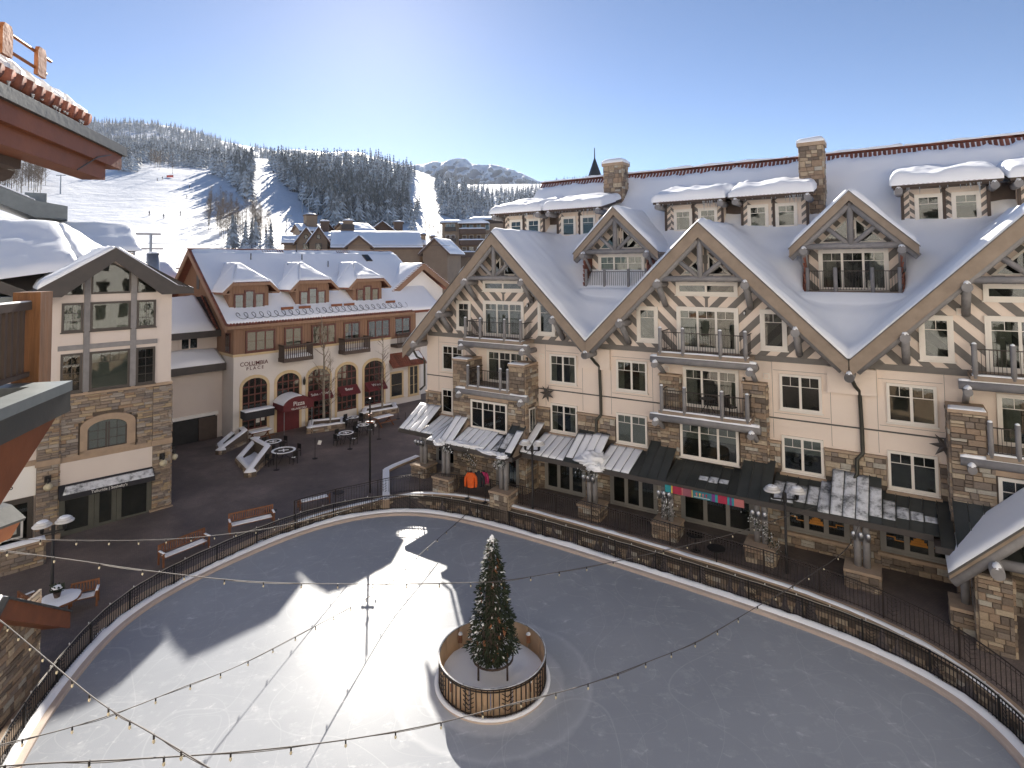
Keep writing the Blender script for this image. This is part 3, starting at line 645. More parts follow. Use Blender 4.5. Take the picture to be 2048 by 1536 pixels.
scatter(KNOLL, 1000, fsurf, 12, 20, 'c'); scatter(RIGHT, 760, fsurf, 11, 18, 'c'); scatter(STRIP, 120, fsurf, 13, 20, 'c'); scatter(EDGE, 320, fsurf, 9, 17, 'c')
scatter(FAR, 4600, bsurf, 11, 20, 'c', HOLES)
scatter([(440, 480), (560, 470), (556, 512), (450, 512)], 14, fsurf, 7, 12, 'c'); scatter([(815, 430), (840, 420), (838, 480), (820, 480)], 14, fsurf, 9, 13, 'c')
scatter([(890, 480), (945, 480), (945, 512), (895, 512)], 8, fsurf, 8, 13, 'c'); scatter([(232, 318), (280, 318), (280, 345), (236, 345)], 25, fsurf, 10, 16, 'c')
TREES.sort(key=lambda e: -e[1]/(e[0]-CAM).length)
cells = {}
def tree_label(p):
    d = ray(0, 0); q = p-CAM; zc = q.dot(AF); x = 1024+FPX*q.dot(AR)/zc
    if x < 400: return 'snow dusted conifer at the top edge of the wide ski slope', 'conifers along the top of the wide ski slope'
    if x < 515: return 'dark conifer in the strip of trees between two ski runs', 'conifers in the strip between two ski runs'
    if x < 850: return 'snow dusted conifer in the forest on the middle knoll', 'conifers of the forest knoll'
    return 'snow dusted conifer in the forest right of the narrow ski run', 'conifers right of the narrow ski run'
for p, h, k in TREES[:300]:
    lb, g = tree_label(p); t = thing('conifer_tree', lb, 'tree', p, rnd.uniform(0, 6.28), g); s = h*rnd.uniform(.85, 1.15); t.scale = (s, s, h)
    link('crown', rnd.choice(CON), t, (0, 0, 0)); link('trunk', TRK, t, (0, 0, 0))
vs = []; fs = []; base = 0
cache = []
for me in CONF:
    c = np.empty(len(me.vertices)*3); me.vertices.foreach_get('co', c); cache.append((c.reshape(-1, 3), np.array([tuple(p.vertices) for p in me.polygons])))
for p, h, k in TREES[300:]:
    c, f = rnd.choice(cache); a = rnd.uniform(0, 6.28); s = h*rnd.uniform(.9, 1.2); ca, sa = math.cos(a)*s, math.sin(a)*s
    q = np.stack([c[:, 0]*ca-c[:, 1]*sa+p.x, c[:, 0]*sa+c[:, 1]*ca+p.y, c[:, 2]*h+p.z], 1); vs.append(q); fs.append(f+base); base += len(c)
me = bpy.data.meshes.new('far_forest'); V = np.concatenate(vs); Fc = np.concatenate(fs); me.from_pydata(V.tolist(), [], Fc.tolist()); me.materials.append(MAT['conifer']); me.update()
o = link('far_forest', me); stuff(o); o['label'] = 'snow dusted conifer forest covering the far hillsides'; o['category'] = 'forest'
# bare aspens
def bare_tree(seed, nb, h=1., name='branches', spread=.22, m='twig', n=3, tw=.013):
    rnd = random.Random(seed); tr = MB(); lean = (rnd.uniform(-.04, .04), rnd.uniform(-.04, .04)); P = [Vector((lean[0]*t*t+.006*math.sin(t*9+seed), lean[1]*t*t+.006*math.cos(t*7), t)) for t in np.linspace(-.02, 1, 9)]
    tr.tube(P, [tw*((1-t)**.8+.14) for t in np.linspace(0, 1, 9)], 6); br = MB()
    for k in range(nb):
        t = rnd.uniform(.28, .97); i = min(7, int(t*8)); p = P[i].lerp(P[i+1], t*8-i); a = rnd.uniform(0, 6.28); L_ = spread*(1.08-t)*rnd.uniform(.5, 1.1)+.03; up = rnd.uniform(.35, 1.0)
        d = Vector((math.cos(a), math.sin(a), up)).normalized(); q = p+d*L_*.55+Vector((0, 0, .01)); e = q+(d+Vector((rnd.uniform(-.3, .3), rnd.uniform(-.3, .3), .25))).normalized()*L_*.6
        br.tube([p, q, e], [.0036*(1.2-t)+.0008, .0022, .0006], n, False)
        for _ in range(3):
            s0 = q.lerp(e, rnd.random()); d2 = (d+Vector((rnd.uniform(-.8, .8), rnd.uniform(-.8, .8), rnd.uniform(-.1, .6)))).normalized(); br.tube([s0, s0+d2*L_*.4], [.0014, .0005], n, False)
    return tr.mesh('trunk', 'bark_pale', True), br.mesh(name, m)
ASP = [bare_tree(s, 70, spread=.26, tw=.0075) for s in range(4)]
ASPP = []
def aspens(poly, count, hmin, hmax, label, group):
    xs_ = [p[0] for p in poly]; ys_ = [p[1] for p in poly]; n = 0
    while n < count:
        x = rnd.uniform(min(xs_), max(xs_)); y = rnd.uniform(min(ys_), max(ys_))
        if not inpoly(x, y, poly): continue
        p = fsurf(x, y)
        if p is None: continue
        h = rnd.uniform(hmin, hmax); t = thing('aspen_tree', label, 'tree', p, rnd.uniform(0, 6.28), group); t.scale = (h, h, h); a, b_ = rnd.choice(ASP); link('trunk', a, t, (0, 0, 0)); link('branches', b_, t, (0, 0, 0)); n += 1
aspens([(412, 425), (450, 410), (500, 430), (540, 470), (545, 492), (470, 488), (415, 465)], 70, 8, 12, 'bare brown aspen in the thicket beside the wide ski slope', 'aspens in the thicket beside the wide slope')
aspens([(-10, 360), (90, 352), (92, 386), (-10, 396)], 50, 13, 17, 'bare frosted aspen at the far left edge of the ski slope', 'aspens at the left edge of the slope')
aspens([(300, 332), (345, 335), (345, 350), (305, 347)], 12, 12, 15, 'bare aspen at the crest of the wide ski slope', 'aspens at the crest of the slope')
aspens([(840, 470), (985, 478), (970, 520), (850, 515)], 26, 7, 11, 'bare aspen growing behind the brown roofed corner building', 'aspens behind the corner building')
# ------------------------------------------------------------------ windows, balconies, snow
def wavy(u0, u1, z0, z1, v, seed, n=14, amp=.018):
    b = MB(); b.grid(lambda a, t: (u0+(u1-u0)*a, v+amp*math.sin(a*n*2+seed+.4*math.sin(t*2)), z0+(z1-z0)*t), n*3, 2); return b
def window(th, u0, u1, z0, z1, v, leaves=2, trim=.11, fm='white_paint', upper=.27, un=2, curtain=0, name='window', sash=.055, back='interior', proud=.09, sill=True, ln=1, mid=None, tall=None, trimm=None):
    b = MB(); p = v-proud
    b.box(u0, u0+trim, p, v+.02, z0, z1); b.box(u1-trim, u1, p, v+.02, z0, z1); b.box(u0+trim, u1-trim, p, v+.02, z1-trim, z1); b.box(u0+trim, u1-trim, p, v+.02, z0, z0+trim*.8)
    if sill: b.box(u0-.05, u1+.05, p-.04, v+.02, z0-.06, z0-.002)
    a0, a1, b0, b1 = u0+trim, u1-trim, z0+trim*.8, z1-trim; lw = (a1-a0)/leaves; G = []; M = []
    for k in range(leaves):
        x0 = a0+k*lw; x1 = x0+lw; q0 = v-.075; q1 = v-.015; s = sash
        b.box(x0, x0+s, q0, q1, b0, b1); b.box(x1-s, x1, q0, q1, b0, b1); b.box(x0+s, x1-s, q0, q1, b1-s, b1); b.box(x0+s, x1-s, q0, q1, b0, b0+s*1.3)
        g0, g1, h0, h1 = x0+s, x1-s, b0+s*1.3, b1-s
        if upper:
            hm = h1-(h1-h0)*upper; M.append((g0, g1, hm-.014, hm+.014)); w_ = (g1-g0)/un
            for j in range(un):
                G.append((g0+j*w_, g0+(j+1)*w_, hm, h1))
                if j: M.append((g0+j*w_-.011, g0+j*w_+.011, hm+.014, h1))
            hh = hm
        else: hh = h1
        nr = mid or 1; w_ = (g1-g0)/ln; r_ = (hh-h0)/nr
        for j in range(ln):
            for i in range(nr): G.append((g0+j*w_, g0+(j+1)*w_, h0+i*r_, h0+(i+1)*r_))
            if j: M.append((g0+j*w_-.011, g0+j*w_+.011, h0, hh))
        for i in range(1, nr): M.append((g0, g1, h0+i*r_-.012, h0+i*r_+.012))
    W = b.obj(name, fm, th)
    if M:
        m_ = MB()
        for k, (x0, x1, y0, y1) in enumerate(M): m_.box(x0, x1, v-.07+.002*(k % 2), v-.04, y0, y1)
        m_.obj('muntin_bars', fm, W, loc=(0, 0, 0))
    for x0, x1, y0, y1 in G: piece(th, W, 'pane', 'box', 'glass', ((x0+x1)/2, v-.055, (y0+y1)/2), (x1-x0, .006, y1-y0), Matrix.Rotation(random.uniform(-.006, .006), 3, 'X') @ Matrix.Rotation(random.uniform(-.008, .008), 3, 'Z'))
    MB().box(a0, a1, v-.013, v-.009, b0, b1).obj('room_backing', back, W, loc=(0, 0, 0))
    if curtain == 1:                                     # drapes at both sides
        for s0, s1 in ((a0, a0+(a1-a0)*.24), (a1-(a1-a0)*.24, a1)): wavy(s0, s1, b0, b1, v-.034, s0*9, 6, .01).obj('curtain', 'curtain', W, True, (0, 0, 0))
    elif curtain == 2: wavy(a0, a1, b0, b1, v-.034, a0, 18, .01).obj('curtain', 'curtain', W, True, (0, 0, 0))
    elif curtain == 3: MB().box(a0, a1, v-.036, v-.03, b0+(b1-b0)*.0, b1).obj('blind', 'blind', W, loc=(0, 0, 0))
    elif curtain == 4: MB().box(a0, a1, v-.036, v-.03, b0+(b1-b0)*.55, b1).obj('blind', 'blind', W, loc=(0, 0, 0))
    return W
def snow_quad(P00, P10, P11, P01, t, nx, ny, seed=0, edge=.25, lump=.35, b=None, sag=0):
    b = b or MB(); P00, P10, P11, P01 = map(Vector, (P00, P10, P11, P01)); i = len(b.v)
    def base(a, c): return P00.lerp(P10, a).lerp(P01.lerp(P11, a), c)
    La = (P10-P00).length; Lc = (P01-P00).length; e = edge
    def prof(d): return math.sqrt(max(0, 1-(1-min(1, d/e))**2)) if e > 0 else 1
    for a in range(nx+1):
        for c in range(ny+1):
            fa, fc = a/nx, c/ny; p = base(fa, fc); d = min(fa*La, (1-fa)*La, fc*Lc, (1-fc)*Lc)
            h = t*prof(d+.02)*(1+lump*noise.noise(p*.7+Vector((seed*5.7, 0, 0)))+lump*.4*noise.noise(p*2.3+Vector((0, seed, 0))))
            b.v.append((p.x, p.y, p.z+h))
    for a in range(nx):
        for c in range(ny): k = i+a*(ny+1)+c; b.f.append((k, k+ny+1, k+ny+2, k+1))
    ring = [(a, 0) for a in range(nx)]+[(nx, c) for c in range(ny)]+[(a, ny) for a in range(nx, 0, -1)]+[(0, c) for c in range(ny, 0, -1)]
    j = len(b.v)
    for a, c in ring: p = base(a/nx, c/ny); b.v.append((p.x, p.y, p.z-.01-sag))
    for k in range(len(ring)):
        k2 = (k+1) % len(ring); a, c = ring[k]; a2, c2 = ring[k2]; b.f.append((i+a*(ny+1)+c, j+k, j+k2, i+a2*(ny+1)+c2))
    return b
def icicles(b, p0, p1, n, lmin, lmax, rnd):
    p0 = Vector(p0); p1 = Vector(p1)
    for k in range(n):
        p = p0.lerp(p1, rnd.random()); L_ = rnd.uniform(lmin, lmax)*rnd.random()**.7; b.tube([p, p-Vector((0, 0, L_*.5)), p-Vector((0, 0, L_))], [.022, .013, .002], 5, False)
def balcony(th, c, v, zf, pu, front, top=1.22, depth=None, name='balcony', snow=True, slab=True):
    b = MB(); e = .16
    if slab: b.box(pu[0]-e, pu[-1]+e, front-.08, v, zf-.2, zf-.03); b.box(pu[0]-e+.05, pu[-1]+e-.05, front-.04, v, zf-.03, zf)
    else: b.box(pu[0]-e, pu[-1]+e, front-.08, v, zf-.06, zf)
    B = b.obj(name, 'barge', th)
    for u in pu:
        MB().tube([(u, front, zf-.12), (u, front, zf+top)], [.098, .092], 10).obj('post', 'log', B, True, (0, 0, 0))
        if snow: MB().blob((u, front, zf+top), .085, .085, .07, u, 8, 3).obj('snow_cap', 'snow', B, True, (0, 0, 0))
    for zz, hh, ww in ((zf+1.02, .04, .05), (zf+.085, .03, .03)):
        for a, d in zip(pu[:-1], pu[1:]): MB().box(a+.08, d-.08, front-ww/2, front+ww/2, zz-hh/2, zz+hh/2).obj('rail', 'brown_iron', B, loc=(0, 0, 0))
        for u in (pu[0], pu[-1]): MB().box(u-ww/2, u+ww/2, front+.09, v, zz-hh/2, zz+hh/2).obj('rail', 'brown_iron', B, loc=(0, 0, 0))
    for a, d in zip(pu[:-1], pu[1:]):
        n = max(2, int((d-a-.16)/.12)); st = (d-a-.16)/n
        for k in range(1, n): piece(th, B, 'baluster', 'box', 'brown_iron', (a+.08+k*st, front, zf+.55), (.018, .018, .92))
    for u in (pu[0], pu[-1]):
        n = max(2, int((v-front-.1)/.14))
        for k in range(1, n): piece(th, B, 'baluster', 'box', 'brown_iron', (u, front+.09+k*(v-front-.1)/n, zf+.55), (.018, .018, .92))
    if snow: snow_quad((pu[0]-.1, front-.06, zf), (pu[-1]+.1, front-.06, zf), (pu[-1]+.1, front+.35, zf), (pu[0]-.1, front+.35, zf), .05, 24, 4, c, .1, .7).obj('floor_snow', 'snow', B, True, (0, 0, 0))
    return B
def log(th, p0, p1, r=.17, name='log', snow=False, n=12, parent=None):
    p0 = Vector(p0); p1 = Vector(p1); o = MB().tube([p0, p0.lerp(p1, .5), p1], [r, r*.985, r*.96], n).obj(name, 'log', parent or th, False, (0, 0, 0) if parent else None)
    for p in o.data.polygons: p.use_smooth = len(p.vertices) == 4
    if snow:
        d = (p1-p0).normalized(); e = p1-d*.22; MB().blob((e.x, e.y, e.z+r*.72), max(.13, abs(d.x)*.24), max(.13, abs(d.y)*.26), .14, p1.x, 8, 4).obj('snow_cap', 'snow', o, True, (0, 0, 0))
    return o
def clip_poly(P, n, d):                                  # keep n.p <= d  (2-D)
    out = []
    for i in range(len(P)):
        a, b_ = P[i], P[(i+1) % len(P)]; sa = n[0]*a[0]+n[1]*a[1]-d; sb = n[0]*b_[0]+n[1]*b_[1]-d
        if sa <= 0: out.append(a)
        if (sa < 0) != (sb < 0) and abs(sa-sb) > 1e-9: t = sa/(sa-sb); out.append((a[0]+(b_[0]-a[0])*t, a[1]+(b_[1]-a[1])*t))
    return out
def stripes(th, region, c, v, side, parent, w_=.30, gap=.33, ph=0., zref=9.9):
    """diagonal boards on one half of a gable; side -1: run down to the right (towards the middle)"""
    k = math.sqrt(.5); nrm = (k*(-side), k)              # boards perpendicular direction
    ds = [nrm[0]*p[0]+nrm[1]*p[1] for p in region]; d0 = nrm[0]*c+nrm[1]*zref+ph; st = w_+gap
    for j in range(int((min(ds)-d0)/st)-1, int((max(ds)-d0)/st)+2):
        a = d0+j*st; P = clip_poly(region, nrm, a+w_); P = clip_poly(P, (-nrm[0], -nrm[1]), -a) if len(P) > 2 else P
        if len(P) < 3: continue
        MB().prism([(p[0], v-.028, p[1]) for p in P], (0, .03, 0)).obj('siding_board', 'stripe_dark', parent, loc=(0, 0, 0))
# ------------------------------------------------------------------ hotel
HB = 1.0
ho = thing('hotel_building', 'large beige hotel with striped log gables and deep snow on its roof', 'building', (HF.o.x, HF.o.y, HB), HF.a, zabs=True)
GC = [-11.40, 1.17, 13.78]; ZG = 1.24; U0, U1 = -17.8, 22.0
wall = MB().box(U0, U1, 0, .3, .4, 10.1).box(U0, U0+.3, .3, 12, .4, 9.3).box(U0+.3, U1, 11.7, 12, .4, 10).obj('wall', 'stucco', ho)
# stucco joints
jb = MB()
for c in GC:
    for a in (c-5.35, c-2.95, c+3.0, c+5.45):
        if a < U1: jb.box(a-.008, a+.008, -.006, .01, 6.1, 7.0); jb.box(a-.008, a+.008, -.006, .01, 7.1, 9.7)
    for a0, a1 in ((c-5.3, c-3.0), (c+3.05, c+5.4)):
        if a1 < U1: jb.box(a0, a1, -.006, .01, 9.32, 9.335); jb.box(a0, a1, -.006, .01, 7.3, 7.315)
jb.obj('plaster_joints', 'stripe_dark', ho)
MB().box(U0-.02, U1, -.04, .0, 7.03, 7.09).obj('string_course', 'dark_trim', ho)
curt = {(-11.40, 4): 2, (1.17, 4): 2, (13.78, 4): 1}
for gi, c in enumerate(GC):
    # gable wall and stripes
    gp = [(c-6.15, 10.1), (c+6.15, 10.1), (c+.1, 16.15), (c-.1, 16.15)]
    g = MB().prism([(x, 0, z) for x, z in gp], (0, .3, 0)).obj('gable', 'stucco', ho)
    fz = 9.98; L_ = [(c-6.25, fz), (c-.06, fz), (c-.06, 16.1)]; Rr = [(c+.06, fz), (c+6.25, fz), (c+.06, 16.1)]
    stripes(ho, L_, c, 0, -1, g); stripes(ho, Rr, c, 0, 1, g)
    MB().box(c-.07, c+.07, -.034, .0, fz, 16).obj('centre_board', 'stripe_dark', g, loc=(0, 0, 0))
    MB().box(c-6.25, c+6.25, -.07, .0, 9.72, 9.98).obj('gable_trim', 'stripe_dark', ho)
    # barge boards (v = -1.2) with thin dark drip edge, and soffit boards
    for s in (-1, 1):
        ext = 7.5 if (gi == 0 and s < 0) else 6.28
        a, e = (c, 16.48), (c+s*ext, 16.48-ext)
        MB().prism([(a[0], -1.28, a[1]), (e[0], -1.28, e[1]), (e[0], -1.28, e[1]-.72), (a[0], -1.28, a[1]-.72)], (0, .08, 0)).obj('barge_board', 'barge', ho)
        MB().prism([(a[0], -1.33, a[1]+.05), (e[0], -1.33, e[1]+.05), (e[0], -1.33, e[1]), (a[0], -1.33, a[1])], (0, .13, 0)).obj('drip_edge', 'dark_trim', ho)
        log(ho, (c+s*.12, -1.02, 15.62), (c+s*(ext-.25), -1.02, 15.74-ext+.25), .18, 'log_rafter')
        for d_, z_ in ((2.15, 13.4), (4.25, 11.28), (6.3 if not (gi == 0 and s < 0) else 6.5, 9.47 if not (gi == 0 and s < 0) else 9.2)):
            p = (c+s*d_, .1, z_); log(ho, p, (c+s*d_, -1.42, z_), .2, 'purlin_log', True)
            if d_ < 6: log(ho, (c+s*d_, -1.0, z_-.1), (c+s*(d_-.02), -.02, z_-1.15), .16, 'log_brace')
        log(ho, (c+s*.12, -1.0, 13.8), (c+s*1.1, -1.0, 14.62), .12, 'strut')
    log(ho, (c-2.3, -1.02, 13.69), (c+2.3, -1.02, 13.69), .15, 'tie_beam'); log(ho, (c, -1.02, 13.75), (c, -1.02, 15.8), .14, 'king_post')
    # windows of the gable floor
    window(ho, c-1.55, c+1.55, 9.98, 12.22, 0, 3, .16, upper=.2, curtain=curt[(c, 4)], name='french_door', sill=False)
    window(ho, c-3.75, c-2.56, 10.27, 12.17, 0, 1, .16, upper=.26); window(ho, c+2.54, c+3.73, 10.27, 12.2, 0, 1, .16, upper=.26)
    window(ho, c-1.55, c+1.55, 12.83, 13.5, 0, 2, .13, upper=0)
    # triangular lights above the tie beam
    for s in (-1, 1):
        T = [(c+s*.14, 13.84), (c+s*1.3, 13.84), (c+s*.14, 14.98)]
        t_ = MB().prism([(x, -.10, z) for x, z in T], (0, .10, 0)).obj('gable_light', 'white_paint', ho)
        I_ = [(c+s*.22, 13.93), (c+s*1.08, 13.93), (c+s*.22, 14.77)]
        MB().prism([(x, -.118, z) for x, z in I_], (0, .006, 0)).obj('pane', 'glass', t_, loc=(0, 0, 0)); MB().prism([(x, -.106, z) for x, z in I_], (0, .003, 0)).obj('room_backing', 'interior', t_, loc=(0, 0, 0))
    PU = [c-2.02, c-.86, c+.95, c+2.1]
    proj = -1.5 if gi != 1 else -1.3
    balcony(ho, c, 0, 9.98, PU, -1.32)
    for zb, vv, hw in ((9.58, -1.25, 2.55), (6.68, proj+.0, 2.62)):
        bm_ = log(ho, (c-hw, vv, zb), (c+hw+.05, vv, zb), .19, 'balcony_beam')
        snow_quad((c-hw, vv-.1, zb+.15), (c+hw, vv-.1, zb+.15), (c+hw, vv+.1, zb+.15), (c-hw, vv+.1, zb+.15), .1, 30, 3, c+zb, .09, .6).obj('beam_snow', 'snow', bm_, True, (0, 0, 0))
        for s in (-1, 1):
            log(ho, (c+s*2.28, 0, zb-.24), (c+s*2.28, vv-.38, zb-.24), .16, 'beam_end', True); log(ho, (c+s*2.28, vv+.25, zb-.3), (c+s*2.28, -.02, zb-.95), .12, 'log_brace')
    # third floor
    window(ho, c-5.0, c-3.22, 7.5, 9.18, 0, 2, .06, upper=.3, curtain=(0, 1, 0)[gi], back='interior_warm'); window(ho, c+3.33, c+5.1, 7.5, 9.18, 0, 2, .06, upper=.3, curtain=(1, 0, 0)[gi])
    window(ho, c-1.28, c+1.48, 7.1, 9.14, 0, 3, .11, upper=.24, curtain=1, name='french_door', sill=False, back='interior_warm')
    balcony(ho, c, 0 if gi == 1 else 0, 7.06, PU if gi == 1 else [c-1.72+.05, c-.86, c+.78, c+1.3], proj if gi == 1 else proj-.05, snow=True)
    # second floor
    window(ho, c-5.05, c-3.28, 4.66, 6.28, 0, 2, .06, upper=.27, curtain=(0, 3, 0)[gi], back='interior_warm'); window(ho, c+3.35, c+5.1, 4.66, 6.3, 0, 2, .06, upper=.27, curtain=(1, 4, 0)[gi])
    # wall lamps
    for uu, zz in ((c+1.85, 12.0), (c+1.72, 8.72)):
        lm = MB().box(uu-.05, uu+.05, -.14, 0, zz-.1, zz+.12).obj('wall_lamp', 'black_iron', ho); MB().box(uu-.035, uu+.035, -.165, -.14, zz-.07, zz+.06).obj('lamp_glass', 'lamp_white', lm, loc=(0, 0, 0))
    for uu, zz in ((c-2.3, 12.35), (c+2.75, 9.0), (c-2.15, 8.9)):
        vb = MB().box(uu-.14, uu+.14, -.06, 0, zz-.14, zz+.14).obj('vent_cover', 'white_paint', ho); MB().box(uu-.1, uu+.1, -.075, -.06, zz-.1, zz+.1).obj('vent_flap', 'stucco', vb, loc=(0, 0, 0))
# bays: stone with piers flanking the third-floor balconies
for gi, c in enumerate(GC):
    if gi == 1:
        sides = [(c-2.45, c-1.42), (c+1.72, c+2.75)]; vv = -.32
        core = MB().box(c-2.45, c+2.75, vv, -.0, 3.9, 6.9).obj('stone_bay', 'mortar', ho)
        stone_face(ho, core, (c-2.45, vv), (1, 0), 5.2, 4.3, 6.85, (0, -1), holes=[(1.02, 3.98, 4.5, 6.55)], seed=21+gi)
        stone_face(ho, core, (c+2.75, vv), (0, 1), .32, 4.3, 6.85, (1, 0), seed=31)
        for s0, s1 in sides:
            p = MB().box(s0, s1, vv, 0, 6.9, 8.6).obj('stone_pier', 'mortar', ho); stone_face(ho, p, (s0, vv), (1, 0), s1-s0, 6.85, 8.58, (0, -1), seed=int(s0*10)); MB().box(s0-.06, s1+.06, vv-.12, .0, 8.6, 8.7).obj('pier_cap', 'cap_stone', p, loc=(0, 0, 0))
            stone_face(ho, p, (s1, vv), (0, 1), .32, 6.85, 8.58, (1, 0), seed=int(s0*10)+5)
        window(ho, c-1.38, c+1.48, 4.62, 6.44, vv-.06, 3, .07, upper=.25, curtain=4, back='interior_warm')
    else:
        vv = -1.45; core = MB().box(c-2.9, c+2.42, vv, -.0, .5, 6.55).obj('stone_bay', 'mortar', ho)
        stone_face(ho, core, (c-2.9, vv), (1, 0), 5.32, 1.2, 6.5, (0, -1), holes=[(1.35, 4.15, 4.45, 6.6), (3.3, 4.9, 1.2, 3.25)], seed=41+gi); window(ho, c+.4, c+2.0, 1.26, 3.25, vv, 2, .1, 'grey_door', upper=0, name='shop_door', sash=.1, sill=False, back='interior_warm')
        stone_face(ho, core, (c+2.42, vv), (0, 1), 1.45, 1.2, 6.5, (1, 0), holes=[(.35, 1.05, 4.6, 6.1)], seed=51+gi)
        stone_face(ho, core, (c-2.9, 0), (0, -1), 1.45, 3.5, 6.5, (-1, 0), seed=61+gi)
        sw = MB().box(c+2.42, c+2.5, vv+.38, vv+1.02, 4.68, 6.02).obj('side_window', 'white_paint', ho); MB().box(c+2.5, c+2.506, vv+.44, vv+.67, 4.75, 5.95).box(c+2.5, c+2.506, vv+.72, vv+.96, 4.75, 5.95).obj('pane', 'glass', sw, loc=(0, 0, 0))
        for s0, s1 in ((c-2.9, c-1.78), (c+1.36, c+2.42)):
            p = MB().box(s0, s1, vv, 0, 6.55, 8.5).obj('stone_pier', 'mortar', ho)
            stone_face(ho, p, (s0, vv), (1, 0), s1-s0, 6.5, 8.48, (0, -1), seed=int(s0*10)+3); stone_face(ho, p, (s1, vv), (0, 1), 1.45, 6.5, 8.48, (1, 0), seed=int(s0*10)+4); stone_face(ho, p, (s0, 0), (0, -1), 1.45, 6.5, 8.48, (-1, 0), seed=int(s0*10)+6)
            MB().box(s0-.07, s1+.07, vv-.1, 0, 8.5, 8.63).obj('pier_cap', 'cap_stone', p, loc=(0, 0, 0))
            snow_quad((s0-.05, vv-.08, 8.63), (s1+.02, vv-.08, 8.63), (s1, vv+.55, 8.63), (s0, vv+.5, 8.63), .07, 10, 6, c, .12, .6).obj('pier_snow', 'snow', p, True, (0, 0, 0))
        MB().box(c-1.6, c+1.3, vv-.07, vv, 6.28, 6.52).obj('lintel', 'cap_stone', ho)
        window(ho, c-1.5, c+1.2, 4.52, 6.24, vv, 3, .07, upper=.27)
# belt of stone below the second-floor sills
bands = []
edges = [U0-.3]
for c in GC: edges += [c-5.15, c-3.18, c-2.9, c+2.42, c+3.25, c+5.2]
segs = [(U0, GC[0]-5.1), (GC[0]-3.2, GC[0]-2.9), (GC[0]+2.45, GC[0]+3.3), (GC[0]+5.15, GC[1]-5.1), (GC[1]-3.22, GC[1]-2.46), (GC[1]+2.76, GC[1]+3.3), (GC[1]+5.15, GC[2]-5.1), (GC[2]-3.22, GC[2]-2.9)]
for k, (a0, a1) in enumerate(segs):
    p = MB().box(a0, a1, -.1, 0, 3.9, 5.9).obj('stone_belt', 'mortar', ho); stone_face(ho, p, (a0, -.1), (1, 0), a1-a0, 4.75, 5.88, (0, -1), seed=70+k, hmin=.16, hmax=.34); MB().box(a0-.03, a1+.03, -.2, 0, 5.9, 6.0).obj('belt_cap', 'cap_stone', p, loc=(0, 0, 0))
for c in GC:
    for a0, a1 in ((c-5.1, c-3.23), (c+3.3, c+5.15)): MB().box(a0-.05, a1+.05, -.22, -.02, 4.48, 4.6).obj('sill', 'cap_stone', ho)
# ground-floor wall of stone and glass shopfronts
SH = [(-16.9, -15.2, 0, 0), (-8.46, -5.8, 0, 0), (-4.29, -1.6, 0, 0), (-.35, 3.2, 0, 0), (4.55, 7.2, 1, 0), (8.35, 11.1, 1, 0), (16, 20, 0, 0)]
gw = MB().box(U0, U1, -.06, -.0, .5, 3.9).obj('ground_floor_wall', 'mortar', ho)
pos = U0
for a0, a1, dc, _ in SH+[(U1, U1, 0, 0)]:
    if a0-pos > .2: stone_face(ho, gw, (pos, -.06), (1, 0), a0-pos, 1.2, 3.7, (0, -1), seed=int(pos*7)+90, hmin=.18, hmax=.36, wmin=.3, wmax=.7)
    pos = a1
for a0, a1, dc, _ in SH:
    if a1 <= a0: continue
    W = window(ho, a0, a1, 1.95 if dc else 1.26, 3.3, -.06, 3, .12, 'grey_door', upper=0, name='shop_window' if dc else 'shop_door', sash=.1, sill=False, back='interior_warm')
    if dc:
        MB().box(a0-.1, a1+.1, -.3, -.06, 1.8, 1.94).obj('sill', 'cap_stone', ho); stone_face(ho, gw, (a0, -.06), (1, 0), a1-a0, 1.2, 1.8, (0, -1), seed=int(a0*3)+200)
        d = MB(); w3 = (a1-a0-.24)/3; x0 = a0+.12
        for k in range(3):                              # orange stepped blocks stuck on the panes
            q = x0+k*w3+.11; e = q+w3-.22
            if k == 1:
                for r_, (f0, f1) in enumerate(((0, 1), (.05, .95), (.2, .8), (.35, .65), (.35, .65))): d.box(q+(e-q)*f0, q+(e-q)*f1, -.126, -.122, 2.45+r_*.1, 2.545+r_*.1)
            else: m_ = (q+e)/2; s = 1 if k == 2 else -1; d.box(q, m_, -.126, -.122, 2.5+(.12 if s < 0 else 0), 2.54+(.12 if s < 0 else 0)); d.box(m_, e, -.126, -.122, 2.5+(.12 if s > 0 else 0), 2.54+(.12 if s > 0 else 0)); d.box(m_-.02, m_+.02, -.1265, -.1215, 2.5, 2.66)
        d.obj('window_decal', 'orange_decal', W, loc=(0, 0, 0))
# roofs
def slab2(c, e, v0, v1, s): return MB().prism([(c, v0, 16.48), (c+s*e, v0, 16.48-e), (c+s*e, v0, 16.28-e), (c, v0, 16.28)], (0, v1-v0, 0))
for gi, c in enumerate(GC):
    for s in (-1, 1): e = 7.5 if gi == 0 and s < 0 else 6.3; slab2(c, e, -1.2, 13 if gi == 0 and s < 0 else 6.4-0*e, s).obj('gable_roof', 'barge', ho)
DGC = (-5.115, 7.475)
rfb = MB(); pu = -14.9
for q in DGC+(24.7,):                                   # roof sheet, left open where the gabled dormers stand
    e = q-2.1
    rfb.prism([(pu, 0, 10.1), (pu, 11.1, 21.2), (pu, 22, 10.3), (pu, 21.5, 10.0), (pu, 11.1, 20.8), (pu, .4, 10.1)], (e-pu, 0, 0)); pu = q+2.1
    if q < 20: rfb.prism([(e, 4.4, 14.5), (e, 11.1, 21.2), (e, 22, 10.3), (e, 21.5, 10.0), (e, 11.1, 20.8), (e, 4.4, 14.1)], (4.2, 0, 0)); rfb.prism([(e, 0, 10.1), (e, 2.75, 12.85), (e, 2.75, 12.5), (e, .4, 10.1)], (4.2, 0, 0))
rf = rfb.obj('main_roof', 'terracotta', ho)
